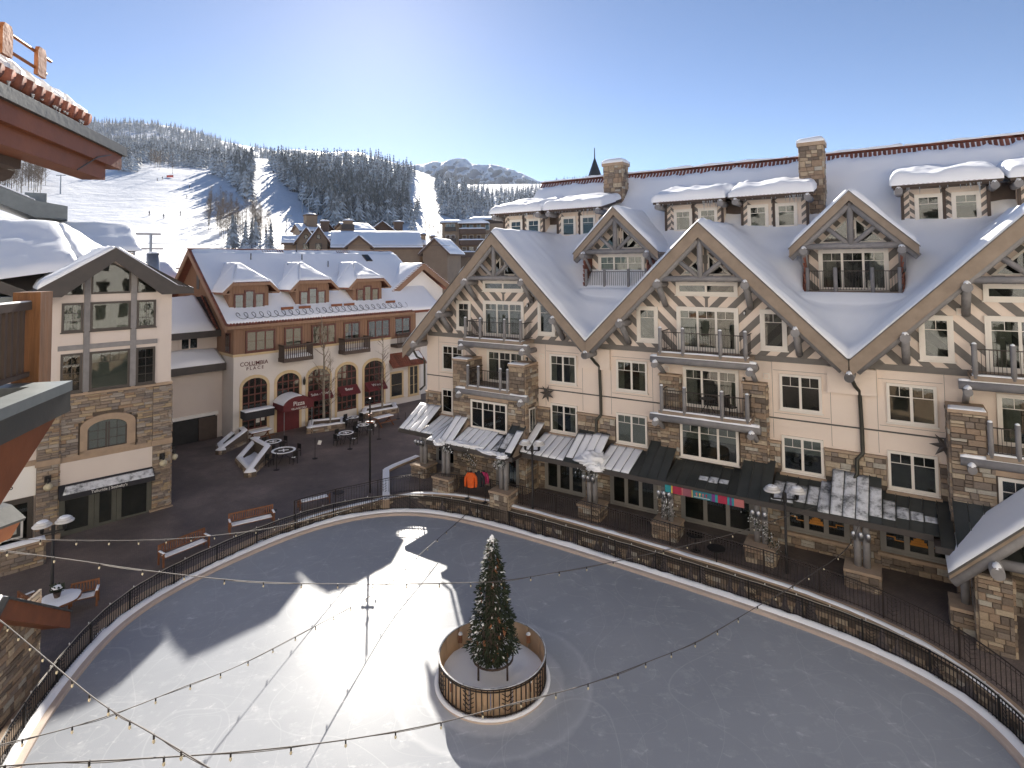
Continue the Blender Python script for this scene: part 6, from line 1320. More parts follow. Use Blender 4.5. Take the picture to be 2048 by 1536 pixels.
# eave overhead
E1 = onz(255, 296, 16.25); E2 = onz(0, 163, 16.25); p, a = frame2(E1, E2); X2 = Matrix.Translation((9.5, -5.5, 0)) @ Matrix.Translation(p) @ Matrix.Rotation(a, 4, 'Z')
P2 = lambda b, n, m, s=False: put(b, n, m, nb, s, X2)
P2(MB().box(0, 5, -.16, 0, 16.12, 16.25), 'gutter', 'copper_grey'); P2(MB().box(0, 5, -.13, -.02, 16.25, 16.262), 'gutter_frost', 'frost')
P2(MB().box(.06, 5, -.4, -.05, 15.92, 16.12), 'fascia', 'rust'); P2(MB().box(.42, 5, -.4, -.12, 15.72, 15.92), 'lower_fascia', 'rust')
P2(MB().box(1.9, 5, -1.0, -.4, 15.62, 15.9), 'soffit_beam', 'dark_wood'); P2(MB().tube([(2.0, -.7, 15.68), (3.2, -.6, 15.36), (5, -.5, 14.9)], .07, 8), 'brace', 'dark_wood')
P2(MB().tube([(1.7, -.7, 15.66), (2.2, -.7, 15.66)], .16, 12), 'beam_end', 'dark_wood')
P2(MB().prism([(.6, -.3, 16.46), (.6, -3.2, 17.6), (.6, -3.2, 17.4), (.6, -.3, 16.1)], (4.5, 0, 0)), 'roof', 'fascia_dark')
for k in range(22):
    x = .72+k*.2; t = MB().tube([(x, -.22, 16.47), (x, -1.4, 16.95), (x, -2.6, 17.42)], [.085, .08, .08], 8); P2(t, 'roof_tile', 'terracotta', True)
    P2(snow_quad((x-.07, -.26-.05*(k % 3), 16.55), (x+.07, -.26-.04*(k % 2), 16.55), (x+.07, -1.5, 17.05), (x-.07, -1.5, 17.05), .13+.03*(k % 3), 3, 14, k, .1, .5), 'tile_snow', 'snow', True)
P2(snow_quad((.62, -.42, 16.6), (5, -.42, 16.6), (5, -2.6, 17.5), (.62, -2.6, 17.5), .2, 30, 12, 5, .25, .5), 'roof_snow', 'snow', True)
ic = MB(); icicles(ic, (.7, -.22, 16.42), (4.6, -.22, 16.42), 24, .05, .16, random.Random(4)); stuff(P2(ic, 'icicles', 'icicle', True))
for x in (1.95, 2.62):
    P2(MB().prism([(x-.09, -.2, 16.66), (x+.09, -.2, 16.66), (x+.09, -.2, 16.92), (x+.06, -.2, 16.98), (x-.06, -.2, 16.98), (x-.09, -.2, 16.92)], (0, -.04, 0)), 'guard_plate', 'rust_bright')
P2(MB().tube([(1.68, -.24, 16.92), (5, -.24, 16.92)], .018, 8), 'guard_pipe', 'rust_bright'); P2(MB().tube([(1.78, -.24, 16.74), (5, -.24, 16.74)], .018, 8), 'guard_pipe', 'rust_bright')
P2(MB().tube([(.3, -.06, 16.1), (.9, -.04, 15.95), (1.3, -.1, 15.72)], .008, 5), 'heat_cable', 'copper_grey')
# walls of that building (mostly out of view)
MB().box(-5, 1.9, -8, 2.3, .1, 17).obj('wall', 'stucco_pale', nb, loc=(0, 0, 0))
# rust awning further down
aw = thing('rust_canopy', 'small bright rust coloured metal canopy edge at the far left', 'canopy', onz(0, 1040, 9.6)-Vector((1.1, 0, 0)), R(-18))
MB().prism([(-1.2, 0, .25), (1.0, 0, .12), (1.38, 0, -.05), (1.1, 0, -.42), (-1.2, 0, -.4)], (0, .5, 0)).obj('fascia', 'rust_bright', aw, loc=(0, 0, 0)); MB().prism([(-1.2, -.03, .33), (1.0, -.03, .2), (1.42, -.03, .0), (1.38, -.03, -.06), (1.0, -.03, .12), (-1.2, -.03, .25)], (0, .6, 0)).obj('capping', 'copper_grey', aw, loc=(0, 0, 0))
# ------------------------------------------------------------------ stone kiosk beside the rink, lower left
kx = thing('stone_kiosk', 'small stone kiosk with rust metal gable by the lower left rink edge', 'kiosk', (-15.6, 15.5, .15), math.atan2(5.5, -1.1)-math.pi/2)
# local: y runs away from the camera along the rink, +x faces the rink
kw = MB().box(-4, 0, -1, 5.55, -.1, 2.6).prism([(-4, -1, 2.6), (-4, 5.55, 2.6), (-4, 2.2, 4.2)], (4, 0, 0)).obj('wall', 'mortar', kx, loc=(0, 0, 0))
stone_face(kx, kw, (0, -1), (0, 1), 6.5, 0, 3.2, (1, 0), 'stone', .1, .26, .2, .6, holes=[(1.6, 3.2, 0, 2.2), (1.85, 2.95, 2.2, 2.6)], seed=700)
stone_face(kx, kw, (0, 5.55), (-1, 0), 3, 0, 2.6, (0, 1), 'stone', .1, .26, .2, .6, seed=701)
O = arch_pts(.55, 2.25, 1.9, 2.6, 12); I_ = arch_pts(.8, 2.0, 1.75, 2.2, 12); b = MB()
for j in range(12): a, c2, d, e = O[j], O[j+1], I_[j+1], I_[j]; b.prism([(.02, a[0], a[1]), (.02, c2[0], c2[1]), (.02, d[0], d[1]), (.02, e[0], e[1])], (.12, 0, 0))
b.obj('arch_surround', 'cap_stone', kx, loc=(0, 0, 0)); MB().prism([(.03, x, z) for x, z in [(.8, 0)]+I_+[(2.0, 0)]], (.03, 0, 0)).obj('door', 'dark_wood', kx, loc=(0, 0, 0))
for s, e, z in ((1, 5.75, 2.15), (-1, -1.2, 2.3)):
    MB().prism([(.75, 2.2, 4.55), (.75, e, z), (.75, e, z-.55), (.75, 2.2, 3.95)], (.1, 0, 0)).obj('fascia', 'rust', kx, loc=(0, 0, 0)); MB().prism([(.7, 2.2, 4.62), (.7, e, z+.07), (.7, e, z), (.7, 2.2, 4.55)], (.22, 0, 0)).obj('drip_edge', 'copper_grey', kx, loc=(0, 0, 0))
    MB().prism([(-4, 2.2, 4.6), (-4, e, z+.05), (-4, e, z-.12), (-4, 2.2, 4.4)], (4.8, 0, 0)).obj('roof', 'copper_grey', kx, loc=(0, 0, 0)); MB().prism([(-.1, 2.2, 4.1), (-.1, e, z-.4), (-.1, e, z-.5), (-.1, 2.2, 4.0)], (.9, 0, 0)).obj('soffit', 'rust', kx, loc=(0, 0, 0))
    snow_quad((.72, 2.2, 4.63), (.72, e, z+.08), (-4, e, z+.08), (-4, 2.2, 4.63), .12, 12, 12, s, .2, .5).obj('roof_snow', 'snow', kx, True, (0, 0, 0))
MB().tube([(-.6, 3.4, 3.6), (-.6, 3.4, 5.2), (-.55, 3.35, 5.42), (-.35, 3.2, 5.45), (-.3, 3.15, 5.25)], .11, 10).obj('vent_pipe', 'rope', kx, True, (0, 0, 0)); MB().blob((-.55, 3.35, 5.46), .17, .15, .08, 2, 8, 4).obj('snow_cap', 'snow', kx, True, (0, 0, 0))
# low wall with snow at the far left of the plaza
A = onz(86, 1110, .4); B_ = onz(-60, 1150, .4)
lw = thing('garden_wall', 'low stone wall with snow on top at the left edge of the plaza', 'wall', (A.x, A.y, .05), math.atan2(B_.y-A.y, B_.x-A.x))
cw = MB().box(0, 6, 0, .45, 0, 1.15).obj('wall_core', 'mortar', lw, loc=(0, 0, 0)); stone_face(lw, cw, (0, .45), (1, 0), 6, .05, 1.13, (0, 1), 'stone_grey', .12, .26, .2, .6, seed=710); stone_face(lw, cw, (0, 0), (0, 1), .45, .05, 1.13, (-1, 0), 'stone_grey', .12, .26, .2, .6, seed=711)
MB().box(-.05, 6, -.05, .5, 1.15, 1.25).obj('cap', 'cap_stone', lw, loc=(0, 0, 0)); snow_quad((-.04, -.04, 1.25), (6, -.04, 1.25), (6, .49, 1.25), (-.04, .49, 1.25), .09, 30, 4, 4, .12, .4).obj('cap_snow', 'snow', lw, True, (0, 0, 0))
# ------------------------------------------------------------------ tree in its round enclosure
TC = Vector((-.85, 21.0, 0)); TR_ = 1.86
en = thing('tree_enclosure', 'round fence of pale boards and dark bars in the middle of the ice', 'fence', TC)
def ringb(r0, r1, z0, z1, n=64, a0=0, a1=2*math.pi):
    b = MB(); c_ = abs(a1-a0-2*math.pi) < 1e-6
    for k in range(n+1):
        a = a0+(a1-a0)*k/n
        for r, z in ((r0, z0), (r1, z0), (r1, z1), (r0, z1)): b.v.append((r*math.cos(a), r*math.sin(a), z))
    for k in range(n):
        for j in range(4): p_ = k*4+j; p2 = k*4+(j+1) % 4; b.f.append((p_, p_+4, p2+4, p2))
    if not c_: b.f += [(0, 1, 2, 3), (n*4, n*4+1, n*4+2, n*4+3)]
    return b
NP = 62
for k in range(16): ringb(TR_-.05, TR_-.03, .12, 1.0, 5, 2*math.pi*(k+.02)/16, 2*math.pi*(k+.98)/16).obj('lining_panel', 'lining', en, True, (0, 0, 0))
for z0, z1, r_ in ((.96, 1.0, .03), (.88, .905, .018), (.14, .17, .018)): ringb(TR_-r_, TR_+r_, z0, z1, 72).obj('rail', 'brown_iron', en, loc=(0, 0, 0))
ringb(TR_-.02, TR_+.02, 1.0, 1.02, 72).obj('rail_frost', 'frost', en, loc=(0, 0, 0))
ringb(TR_-.2, TR_+.12, -.05, .1, 72).obj('base_kerb', 'curb', en, loc=(0, 0, 0)); ringb(TR_-.04, TR_+.16, .09, .12, 72).obj('kerb_snow', 'snow', en, True, (0, 0, 0))
for k in range(NP):
    a = 2*math.pi*k/NP; piece(en, en, 'bar', 'box', 'brown_iron', (TR_*math.cos(a), TR_*math.sin(a), .53), (.03, .03, .86), Matrix.Rotation(a, 3, 'Z'))
for k in range(9):
    a = 2*math.pi*(k/9+.02); da = 2*math.pi/NP*1.0; b = MB()
    P = lambda t, z: ((TR_+.005)*math.cos(a+t), (TR_+.005)*math.sin(a+t), z)
    for z in (.28, .42, .56, .70): b.beam(P(-da, z+.13), P(0, z), .02, .02); b.beam(P(da, z+.13), P(0, z), .02, .02)
    b.obj('chevron_panel', 'brown_iron', en, loc=(0, 0, 0))
for a in (.75, 2.35, 3.9, 5.5): q = Vector(((TR_-.1)*math.cos(a), (TR_-.1)*math.sin(a), .62)); l_ = MB().box(q.x-.07, q.x+.07, q.y-.07, q.y+.07, .52, .8).obj('lamp_box', 'teak', en, loc=(0, 0, 0)); MB().blob((q.x, q.y, .8), .09, .09, .08, a, 8, 3).obj('snow_cap', 'snow', l_, True, (0, 0, 0))
b = MB(); b.grid(lambda u, t: ((TR_-.06)*t*math.cos(u*6.2832), (TR_-.06)*t*math.sin(u*6.2832), .16+.10*noise.noise(Vector((t*3*math.cos(u*6.2832), t*3*math.sin(u*6.2832), 4)))+.12*t*t), 40, 14); b.obj('snow_bed', 'snow', en, True, (0, 0, 0))
tr = thing('christmas_tree', 'conical christmas tree with wooden ornaments and lights standing inside the round fence', 'tree', TC+Vector((.02, 0, .15)))
rnd = random.Random(17); b = MB(); sn = MB()
def tr_r(z): t = min(1, (z-.62)/4.05); return .74*(1-t)**.8+.05 if t > .1 else .74*(.55+.45*(t/.1))
for k in range(5200):
    z = .62+4.1*(1-math.sqrt(1-rnd.random()*.995)) if rnd.random() < .75 else rnd.uniform(.62, 4.7); a = rnd.uniform(0, 6.283); rr = tr_r(z)*rnd.uniform(.72, 1.05)*(1+.10*math.sin(z*7+a*2)+.16*(1-((z*2.1+.25*math.sin(a*3)) % 1))); p_ = Vector((rr*math.cos(a), rr*math.sin(a), z)); d = Vector((math.cos(a)+rnd.uniform(-.5, .5), math.sin(a)+rnd.uniform(-.5, .5), rnd.uniform(-.7, .45))).normalized()*rnd.uniform(.08, .21); s_ = d.cross(Vector((rnd.uniform(-1, 1), rnd.uniform(-1, 1), 1))).normalized()*rnd.uniform(.012, .024)
    t_ = sn if rnd.random() < (.16 if math.cos(a-2.9) > .3 else .03) else b; t_.quad(p_-s_, p_+d*.6-s_*1.3, p_+d, p_+d*.6+s_*1.3, p_+s_)
stuff(b.obj('foliage', 'greens', tr, loc=(0, 0, 0), fix=False)); stuff(sn.obj('frosted_tips', 'snow', tr, loc=(0, 0, 0), fix=False))
MB().lathe([(.35, .62), (.38, 1.2), (.24, 3), (.02, 4.6)], n=10).obj('inner_cone', 'dark_wood', tr, loc=(0, 0, 0))
for k in range(34):
    z = rnd.uniform(.8, 4.4); a = rnd.uniform(0, 6.283); rr = tr_r(z)*1.0; x, y = rr*math.cos(a), rr*math.sin(a); L_ = rnd.uniform(.14, .3); o = MB().box(-.035, .035, -.015, .015, -L_/2, L_/2).obj('ornament', 'teak', tr, loc=(x, y, z)); o.rotation_euler = (rnd.uniform(-.4, .4), rnd.uniform(-.5, .5), a+1.57)
for k in range(26):
    z = rnd.uniform(.75, 4.6); a = rnd.gauss(3.3, 1.0); rr = tr_r(z)*1.02; MB().blob((rr*math.cos(a), rr*math.sin(a), z), rnd.uniform(.04, .09), rnd.uniform(.04, .09), .05, k, 7, 4).obj('snow_clump', 'snow', tr, True, (0, 0, 0))
for k in range(26):
    z = rnd.uniform(.7, 4.6); a = rnd.uniform(0, 6.283); rr = tr_r(z)*1.05; link('light_bulb', bulb, tr, (rr*math.cos(a), rr*math.sin(a), z))
MB().blob((0, 0, 4.62), .09, .09, .2, 1, 8, 5).obj('tip_snow', 'snow', tr, True, (0, 0, 0))
for x, y in ((-.5, -.28), (.5, -.28), (.0, .5)): MB().tube([(x, y, -.05), (x, y, 1.2)], .035, 8).obj('leg', 'dark_wood', tr, loc=(0, 0, 0))
ringb(.68, .72, .62, .68, 24).obj('hoop', 'dark_wood', tr, loc=(0, 0, 0))
# ------------------------------------------------------------------ lamp posts
def lamp_post(px, py, z0, head, label, rz, span=.42):
    p_ = onz(px, py, z0); t = thing('lamp_post', label, 'lamp post', (p_.x, p_.y, z0-.02), rz, 'twin headed lamp posts round the rink'); h = head-z0
    MB().tube([(0, 0, 0), (0, 0, .5), (0, 0, h-.15)], [.085, .06, .05], 10).obj('pole', 'black_iron', t, True, (0, 0, 0)); MB().lathe([(.16, 0), (.16, .08), (.09, .2)], n=12).obj('base', 'black_iron', t, loc=(0, 0, 0))
    MB().beam((-span, 0, h-.3), (span, 0, h-.3), .05, .05).box(-.07, .07, -.07, .07, h-.4, h-.05).obj('crossarm', 'black_iron', t, loc=(0, 0, 0))
    for s in (-1, 1):
        x = s*span; hd = MB().lathe([(.06, -.28), (.08, -.12), (.06, 0)], (x, 0, h), 10).obj('lamp_stem', 'black_iron', t, True, (0, 0, 0))
        MB().lathe([(.10, 0), (.34, .02), (.35, .06), (.24, .10)], (x, 0, h), 20).obj('shade', 'lamp_white', hd, True, (0, 0, 0)); MB().lathe([(.2, .1), (.28, .12), (.27, .16), (.14, .24), (.02, .26)], (x, 0, h), 20).obj('upper_shade', 'lamp_white', hd, True, (0, 0, 0)); MB().blob((x, 0, h+.21), .2, .2, .055, x+px, 12, 4).obj('snow_cap', 'snow', hd, True, (0, 0, 0))
lamp_post(103, 1215, .3, 3.75, 'lamp post at the left of the rink beside the round table', R(38), .38); lamp_post(1066, 1040, .55, 4.62, 'lamp post at the far rink edge near the orange jackets', R(-12), .38); lamp_post(1575, 1172, .62, 4.6, 'lamp post in front of the shop windows with orange blocks', R(-12), .5)
p_ = onz(740, 990, .56); t = thing('tall_pole', 'tall thin dark pole with small fittings behind the rink fence', 'pole', (p_.x, p_.y, .5)); MB().tube([(0, 0, 0), (0, 0, 5.9)], [.07, .055], 10).obj('shaft', 'black_iron', t, loc=(0, 0, 0)); MB().box(-.22, .22, -.05, .05, 4.4, 4.5).box(-.05, .05, -.22, .22, 4.85, 4.95).obj('bracket', 'rust', t, loc=(0, 0, 0))
for x, z in ((-.24, 4.45), (.24, 4.45), (.34, 4.25)): MB().blob((x, 0, z), .07, .07, .09, x, 8, 5, False).obj('spotlight', 'lamp_white', t, True, (0, 0, 0))
# ------------------------------------------------------------------ benches
def bench(loc, rz, L_, label, backless=False, group='wooden benches on the plaza'):
    t = thing('bench', label, 'bench', loc, rz, group)
    for x in (-L_/2, L_/2):
        MB().box(x-.035, x+.035, -.28, -.21, 0, .62).obj('leg', 'teak', t, loc=(0, 0, 0)); MB().box(x-.035, x+.035, .2, .27, 0, .95 if not backless else .4).obj('leg', 'teak', t, loc=(0, 0, 0))
        if not backless: a = MB().box(x-.04, x+.04, -.33, .2, .62, .67).obj('armrest', 'teak', t, loc=(0, 0, 0)); snow_quad((x-.05, -.32, .67), (x+.05, -.32, .67), (x+.05, .18, .67), (x-.05, .18, .67), .03, 3, 6, x, .05, .3).obj('snow', 'snow', a, True, (0, 0, 0))
    for k in range(5): y = -.24+k*.105; MB().box(-L_/2+.04, L_/2-.04, y-.04, y+.04, .40, .43).obj('seat_slat', 'teak', t, loc=(0, 0, 0))
    for k in range(3): snow_quad((-L_/2+.1, -.25+k*.14, .432), (L_/2-.1, -.25+k*.14, .432), (L_/2-.1, -.13+k*.14, .432), (-L_/2+.1, -.13+k*.14, .432), .04, 16, 3, k+L_, .05, .4).obj('seat_snow', 'snow', t, True, (0, 0, 0))
    if not backless:
        MB().box(-L_/2+.035, L_/2-.035, .215, .255, .88, .95).box(-L_/2+.035, L_/2-.035, .215, .255, .5, .55).obj('back_rail', 'teak', t, loc=(0, 0, 0)); n = int(L_/.115)
        for k in range(n): x = -L_/2+.1+k*(L_-.2)/(n-1); MB().box(x-.025, x+.025, .225, .245, .55, .88).obj('back_slat', 'teak', t, loc=(0, 0, 0))
    return t
def gp(x, y): q = onz(x, y, .3); z = plaza_z(q.x, q.y); q = onz(x, y, z); z = plaza_z(q.x, q.y); return onz(x, y, z)
A = gp(465, 1072); B_ = gp(540, 1052); d = B_-A; bench(((A+B_)/2)+Vector((-.15, .35, 0)), math.atan2(d.y, d.x), 2.2, 'long brown bench near the round manhole cover behind the rink')
A = gp(325, 1140); B_ = gp(412, 1100); d = B_-A; bench(((A+B_)/2)+Vector((-.2, .3, 0)), math.atan2(d.y, d.x), 2.2, 'long brown bench closest to the left rink fence')
q = gp(168, 1212); bench(q, R(28), .95, 'short bench at the right of the round table'); q = gp(85, 1232); bench(q+Vector((-.6, .1, 0)), R(150), 1.0, 'short bench behind the round table, left side')
q = gp(628, 1020); bench(q+Vector((-.2, .6, 0)), R(33), 1.7, 'low backless bench against the railing end, covered in snow', True)
for (x, y, r_) in ((540, 1022, .38), (677, 985, .36)):
    q = gp(x, y); o = MB().lathe([(r_, 0), (r_, .012), (r_-.05, .014), (.02, .014)], n=20).obj('manhole_cover', 'black_iron', loc=q+Vector((0, 0, .004))); tag(o, 'round dark manhole cover in the paving by the long bench' if x < 600 else 'round dark manhole cover behind the terrace railing', 'manhole')
# round table with plant
q = gp(118, 1235)+Vector((0, 0, 0)); t = thing('round_table', 'round snow topped table beside the left lamp post', 'table', q); MB().lathe([(.75, .72), (.75, .77), (.02, .77)], n=24).obj('table_top', 'teak', t, loc=(0, 0, 0)); MB().blob((0, 0, .775), .7, .7, .05, 2, 24, 4).obj('snow', 'snow', t, True, (0, 0, 0)); MB().lathe([(.3, 0), (.06, .05), (.06, .7)], n=10).obj('pedestal', 'black_iron', t, loc=(0, 0, 0))
t = thing('potted_plant', 'dark potted plant with snow on the round table', 'plant', q+Vector((-.1, 0, .82))); MB().lathe([(.1, 0), (.15, .22), (.13, .22), (.02, .2)], n=10).obj('pot', 'dark_wood', t, loc=(0, 0, 0)); b = MB(); rnd = random.Random(2)
for k in range(90): a = rnd.uniform(0, 6.28); e = Vector((math.cos(a)*rnd.uniform(.1, .3), math.sin(a)*rnd.uniform(.1, .3), .2+rnd.uniform(.05, .3))); b.quad((0, 0, .2), e+Vector((.03, 0, 0)), e*1.05, e-Vector((.03, .02, 0)))
b.obj('leaves', 'greens', t, loc=(0, 0, 0), fix=False); MB().blob((0, 0, .38), .22, .2, .1, 5, 9, 4).obj('snow', 'snow', t, True, (0, 0, 0))
# ------------------------------------------------------------------ cafe furniture in front of the corner building
def cafe_table(p_, r_, label, sq=False):
    t = thing('cafe_table', label, 'table', p_, .4, 'cafe tables on the plaza'); z = .72
    if sq: MB().box(-r_, r_, -r_, r_, z, z+.03).obj('table_top', 'black_iron', t, loc=(0, 0, 0))
    else: MB().lathe([(r_, z), (r_, z+.03), (.02, z+.03)], n=20).obj('table_top', 'black_iron', t, loc=(0, 0, 0))
    ringb(r_*.78, r_*.98, z+.032, z+.06, 24).obj('snow_rim', 'snow', t, True, (0, 0, 0)); MB().box(-r_*.4, r_*.4, -.05, .05, z+.032, z+.06).box(-.05, .05, -r_*.4, r_*.4, z+.032, z+.055).obj('snow_cross', 'snow', t, loc=(0, 0, 0))
    for k in range(3): a = k*2.09; MB().tube([(0, 0, z), (.1*math.cos(a), .1*math.sin(a), .4), (.4*r_*math.cos(a)*2, .4*r_*math.sin(a)*2, 0)], .02, 5).obj('leg', 'black_iron', t, loc=(0, 0, 0))
    for k in range(4):
        a = k*1.57+.6; c = thing('cafe_chair', 'black metal cafe chair at '+label.split(' with')[0].replace('snow rimmed ', 'the '), 'chair', p_+Vector((math.cos(a+.4), math.sin(a+.4), 0))*(r_+.28), a+.4+1.57, 'cafe chairs on the plaza'); MB().box(-.2, .2, -.2, .2, .42, .45).obj('seat', 'black_iron', c, loc=(0, 0, 0)); MB().box(-.2, .2, -.21, -.18, .55, .9).obj('backrest', 'black_iron', c, loc=(0, 0, 0))
        for x in (-.18, .18):
            for y in (-.19, .18): MB().box(x-.015, x+.015, y-.015, y+.015, 0, .9 if y < 0 else .42).obj('leg', 'black_iron', c, loc=(0, 0, 0))
        if k % 2: MB().blob((0, 0, .45), .15, .15, .04, k, 8, 3).obj('snow', 'snow', c, True, (0, 0, 0))
cafe_table(gp(546, 903), .62, 'small round table nearest the pizza door with snow rim'); cafe_table(gp(567, 922), .85, 'larger round table beside the stone planter with snow rim'); cafe_table(gp(692, 885), .6, 'round table in the middle of the cafe area with snow rim'); cafe_table(gp(727, 868), .5, 'square table near the far picnic table with snow rim', True); cafe_table(gp(706, 852), .5, 'round table next to the aspen planter with snow rim')
def picnic(p_, rz, label):
    t = thing('picnic_table', label, 'table', p_, rz, 'picnic tables by the corner building')
    MB().box(-.85, .85, -.38, .38, .70, .74).obj('table_top', 'teak', t, loc=(0, 0, 0)); snow_quad((-.82, -.36, .74), (.82, -.36, .74), (.82, .36, .74), (-.82, .36, .74), .06, 14, 6, rz, .08, .3).obj('snow', 'snow', t, True, (0, 0, 0))
    for y in (-.68, .68): MB().box(-.85, .85, y-.13, y+.13, .42, .45).obj('bench_plank', 'teak', t, loc=(0, 0, 0))
    for x in (-.6, .6): MB().beam((x, -.7, 0), (x, .25, .7), .06, .08).beam((x, .7, 0), (x, -.25, .7), .06, .08).obj('leg', 'teak', t, loc=(0, 0, 0))
picnic(gp(520, 880), CF.a, 'snow covered picnic table under the first arch'); picnic(gp(767, 850), CF.a, 'snow covered picnic table near the right arches')
# stanchions
rnd = random.Random(31)
for k, (x, y, h, lab) in enumerate(((553, 940, 1.15, 'between the cafe tables and the open plaza'), (630, 917, 1.5, 'carrying a small white sign, middle of the plaza'), (700, 898, 1.0, 'right of the middle round table'), (758, 878, 1.1, 'in front of the far picnic table'), (811, 853, 1.2, 'beside the hotel corner'), (796, 838, 1.1, 'next to the far arched window'))):
    q = gp(x, y); t = thing('stanchion', 'thin black stanchion '+lab, 'stanchion', q, 0, 'stanchions round the cafe area'); MB().lathe([(.2, 0), (.2, .03), (.03, .06)], n=14).obj('base', 'black_iron', t, loc=(0, 0, 0)); MB().tube([(0, 0, 0), (0, 0, h)], .022, 6).obj('rod', 'black_iron', t, loc=(0, 0, 0))
    if k == 1: s_ = MB().box(-.15, .1, -.02, .0, h-.5, h-.2).obj('sign_plate', 'letter_white', t, loc=(0, 0, 0)); s_.rotation_euler = (0, .3, .4)
# stone planters with snow
def planter(P, h, label):
    c = sum(P, Vector())/len(P); z0 = plaza_z(c.x, c.y); t = thing('stone_planter', label, 'planter', (c.x, c.y, z0-.05), 0, 'stone planters on the plaza'); n = len(P)
    for k in range(n):
        a = P[k]-c; b_ = P[(k+1) % n]-c; d = (b_-a); L_ = d.length; d.normalize(); out = Vector((d.y, -d.x, 0)); hA = h[k]; hB = h[(k+1) % n]; i_ = out*-.4
        w_ = MB().prism([(a.x, a.y, 0), (b_.x, b_.y, 0), (b_.x, b_.y, hB), (a.x, a.y, hA)], i_).obj('wall', 'mortar', t, loc=(0, 0, 0)); stone_face(t, w_, (a.x, a.y), (d.x, d.y), L_, .02, min(hA, hB)-.02, (out.x, out.y), 'stone', .1, .24, .2, .5, seed=int(a.x*10)+800)
        snow_quad((a.x, a.y, hA+.01), (b_.x, b_.y, hB+.01), (b_.x+i_.x, b_.y+i_.y, hB+.01), (a.x+i_.x, a.y+i_.y, hA+.01), .1, 14, 4, k, .14, .4).obj('cap_snow', 'snow', t, True, (0, 0, 0))
    b = MB(); b.grid(lambda u, v: tuple(Vector((0, 0, .22+.1*noise.noise(Vector((u*3, v*3, 2)))))+((P[0]-c).lerp(P[1]-c, u)).lerp((P[3]-c).lerp(P[2]-c, u), v)*.85), 10, 10); b.obj('snow_bed', 'snow', t, True, (0, 0, 0))
def pp(*L): return [Vector((q.x, q.y, 0)) for q in (gp(x, y) for x, y in L)]
planter(pp((500, 955), (541, 918), (510, 900), (472, 925)), [.35, 1.0, 1.0, .35], 'sloping stone planter with snow caps in the middle of the plaza')
planter(pp((440, 910), (495, 885), (480, 872), (434, 896)), [.35, 1.0, 1.0, .35], 'sloping stone planter next to the first arch')
PA = pp((614, 868), (690, 857), (690, 845), (618, 852)); planter(PA, [.5, .5, .5, .5], 'low stone planter with two pale aspens in front of the awnings')
PB = pp((722, 838), (796, 825), (790, 815), (726, 826)); planter(PB, [.5, .5, .5, .5], 'low stone planter with an aspen near the right arches')
def street_tree(p_, h, seed, label):
    t = thing('aspen_tree', label, 'tree', p_, seed, None); t.scale = (h, h, h); a, b_ = bare_tree(seed+70, 42, spread=.17, n=4); link('trunk', a, t, (0, 0, 0)); link('branches', b_, t, (0, 0, 0))
street_tree(gp(648, 850), 9.6, 1, 'tall pale aspen in front of the awnings, left of two trunks'); street_tree(gp(660, 850), 6.2, 5, 'shorter leaning aspen right beside the tall one'); street_tree(gp(764, 825), 7.6, 3, 'bare pale aspen at the right end of the corner building')
# ------------------------------------------------------------------ string lights
def cable(name, PX, A, B, label, r_=.012, step=1.1, m='cable'):
    A = Vector((A[0], A[1], 0)); B = Vector((B[0], B[1], 0)); d = B-A; n = Vector((-d.y, d.x, 0)).normalized(); P = []
    for x, y in PX: rr = ray(x, y); t = (A-CAM).dot(n)/rr.dot(n); P.append(CAM+rr*t)
    t_ = thing(name, label, 'string lights', P[0], 0, 'strings of bulbs over the rink'); o0 = P[0].copy(); Q = []
    for k in range(len(P)-1):
        p0, p1, p2, p3 = P[max(0, k-1)], P[k], P[k+1], P[min(len(P)-1, k+2)]
        for j in range(6):
            s = j/6; Q.append(.5*((2*p1)+(p2-p0)*s+(2*p0-5*p1+4*p2-p3)*s*s+(3*p1-p0-3*p2+p3)*s**3)-o0)
    Q.append(P[-1]-o0); MB().tube(Q, r_, 5).obj('wire', m, t_, True, (0, 0, 0)); MB().tube([q+Vector((.015*math.sin(i*.9), .012, -.02+.018*math.sin(i*.7))) for i, q in enumerate(Q)], r_*.6, 4).obj('second_wire', m, t_, True, (0, 0, 0))
    acc = .4
    for k in range(len(Q)-1):
        L_ = (Q[k+1]-Q[k]).length
        while acc < L_:
            q = Q[k].lerp(Q[k+1], acc/L_); link('socket', SOCK, t_, q); link('bulb', GB, t_, q); acc += step
        acc -= L_
SOCK = MB().tube([(0, 0, .01), (0, 0, -.07)], .018, 6).mesh('socket', 'black_iron'); GB = MB().lathe([(.012, -.07), (.024, -.095), (.026, -.12), (.012, -.145)], n=7).mesh('bulb', 'globe', True)
cable('string_lights', [(-120, 1068), (0, 1077), (100, 1080), (200, 1081), (300, 1080), (420, 1072), (560, 1052), (700, 1018), (800, 985), (857, 952), (900, 932)], (-15.2, 14), HF.w(-16.4, -2.4), 'string of bulbs from the far left to the left end of the hotel canopy')
cable('string_lights', [(-120, 1080), (0, 1100), (160, 1122), (300, 1142), (500, 1163), (700, 1168), (900, 1166), (1000, 1162), (1100, 1147), (1220, 1125), (1330, 1100), (1470, 1066), (1655, 1005)], (-15.6, 15), HF.w(5.8, -2.3), 'string of bulbs crossing the whole rink behind the christmas tree tip')
cable('string_lights', [(-120, 1522), (0, 1490), (130, 1458), (250, 1420), (372, 1372), (480, 1330), (610, 1263), (700, 1215), (780, 1165), (850, 1100), (928, 1032), (975, 985), (1010, 940)], (-11.5, 8), HF.w(-11.8, -3.2), 'string of bulbs rising diagonally over the bright ice to the far shops')
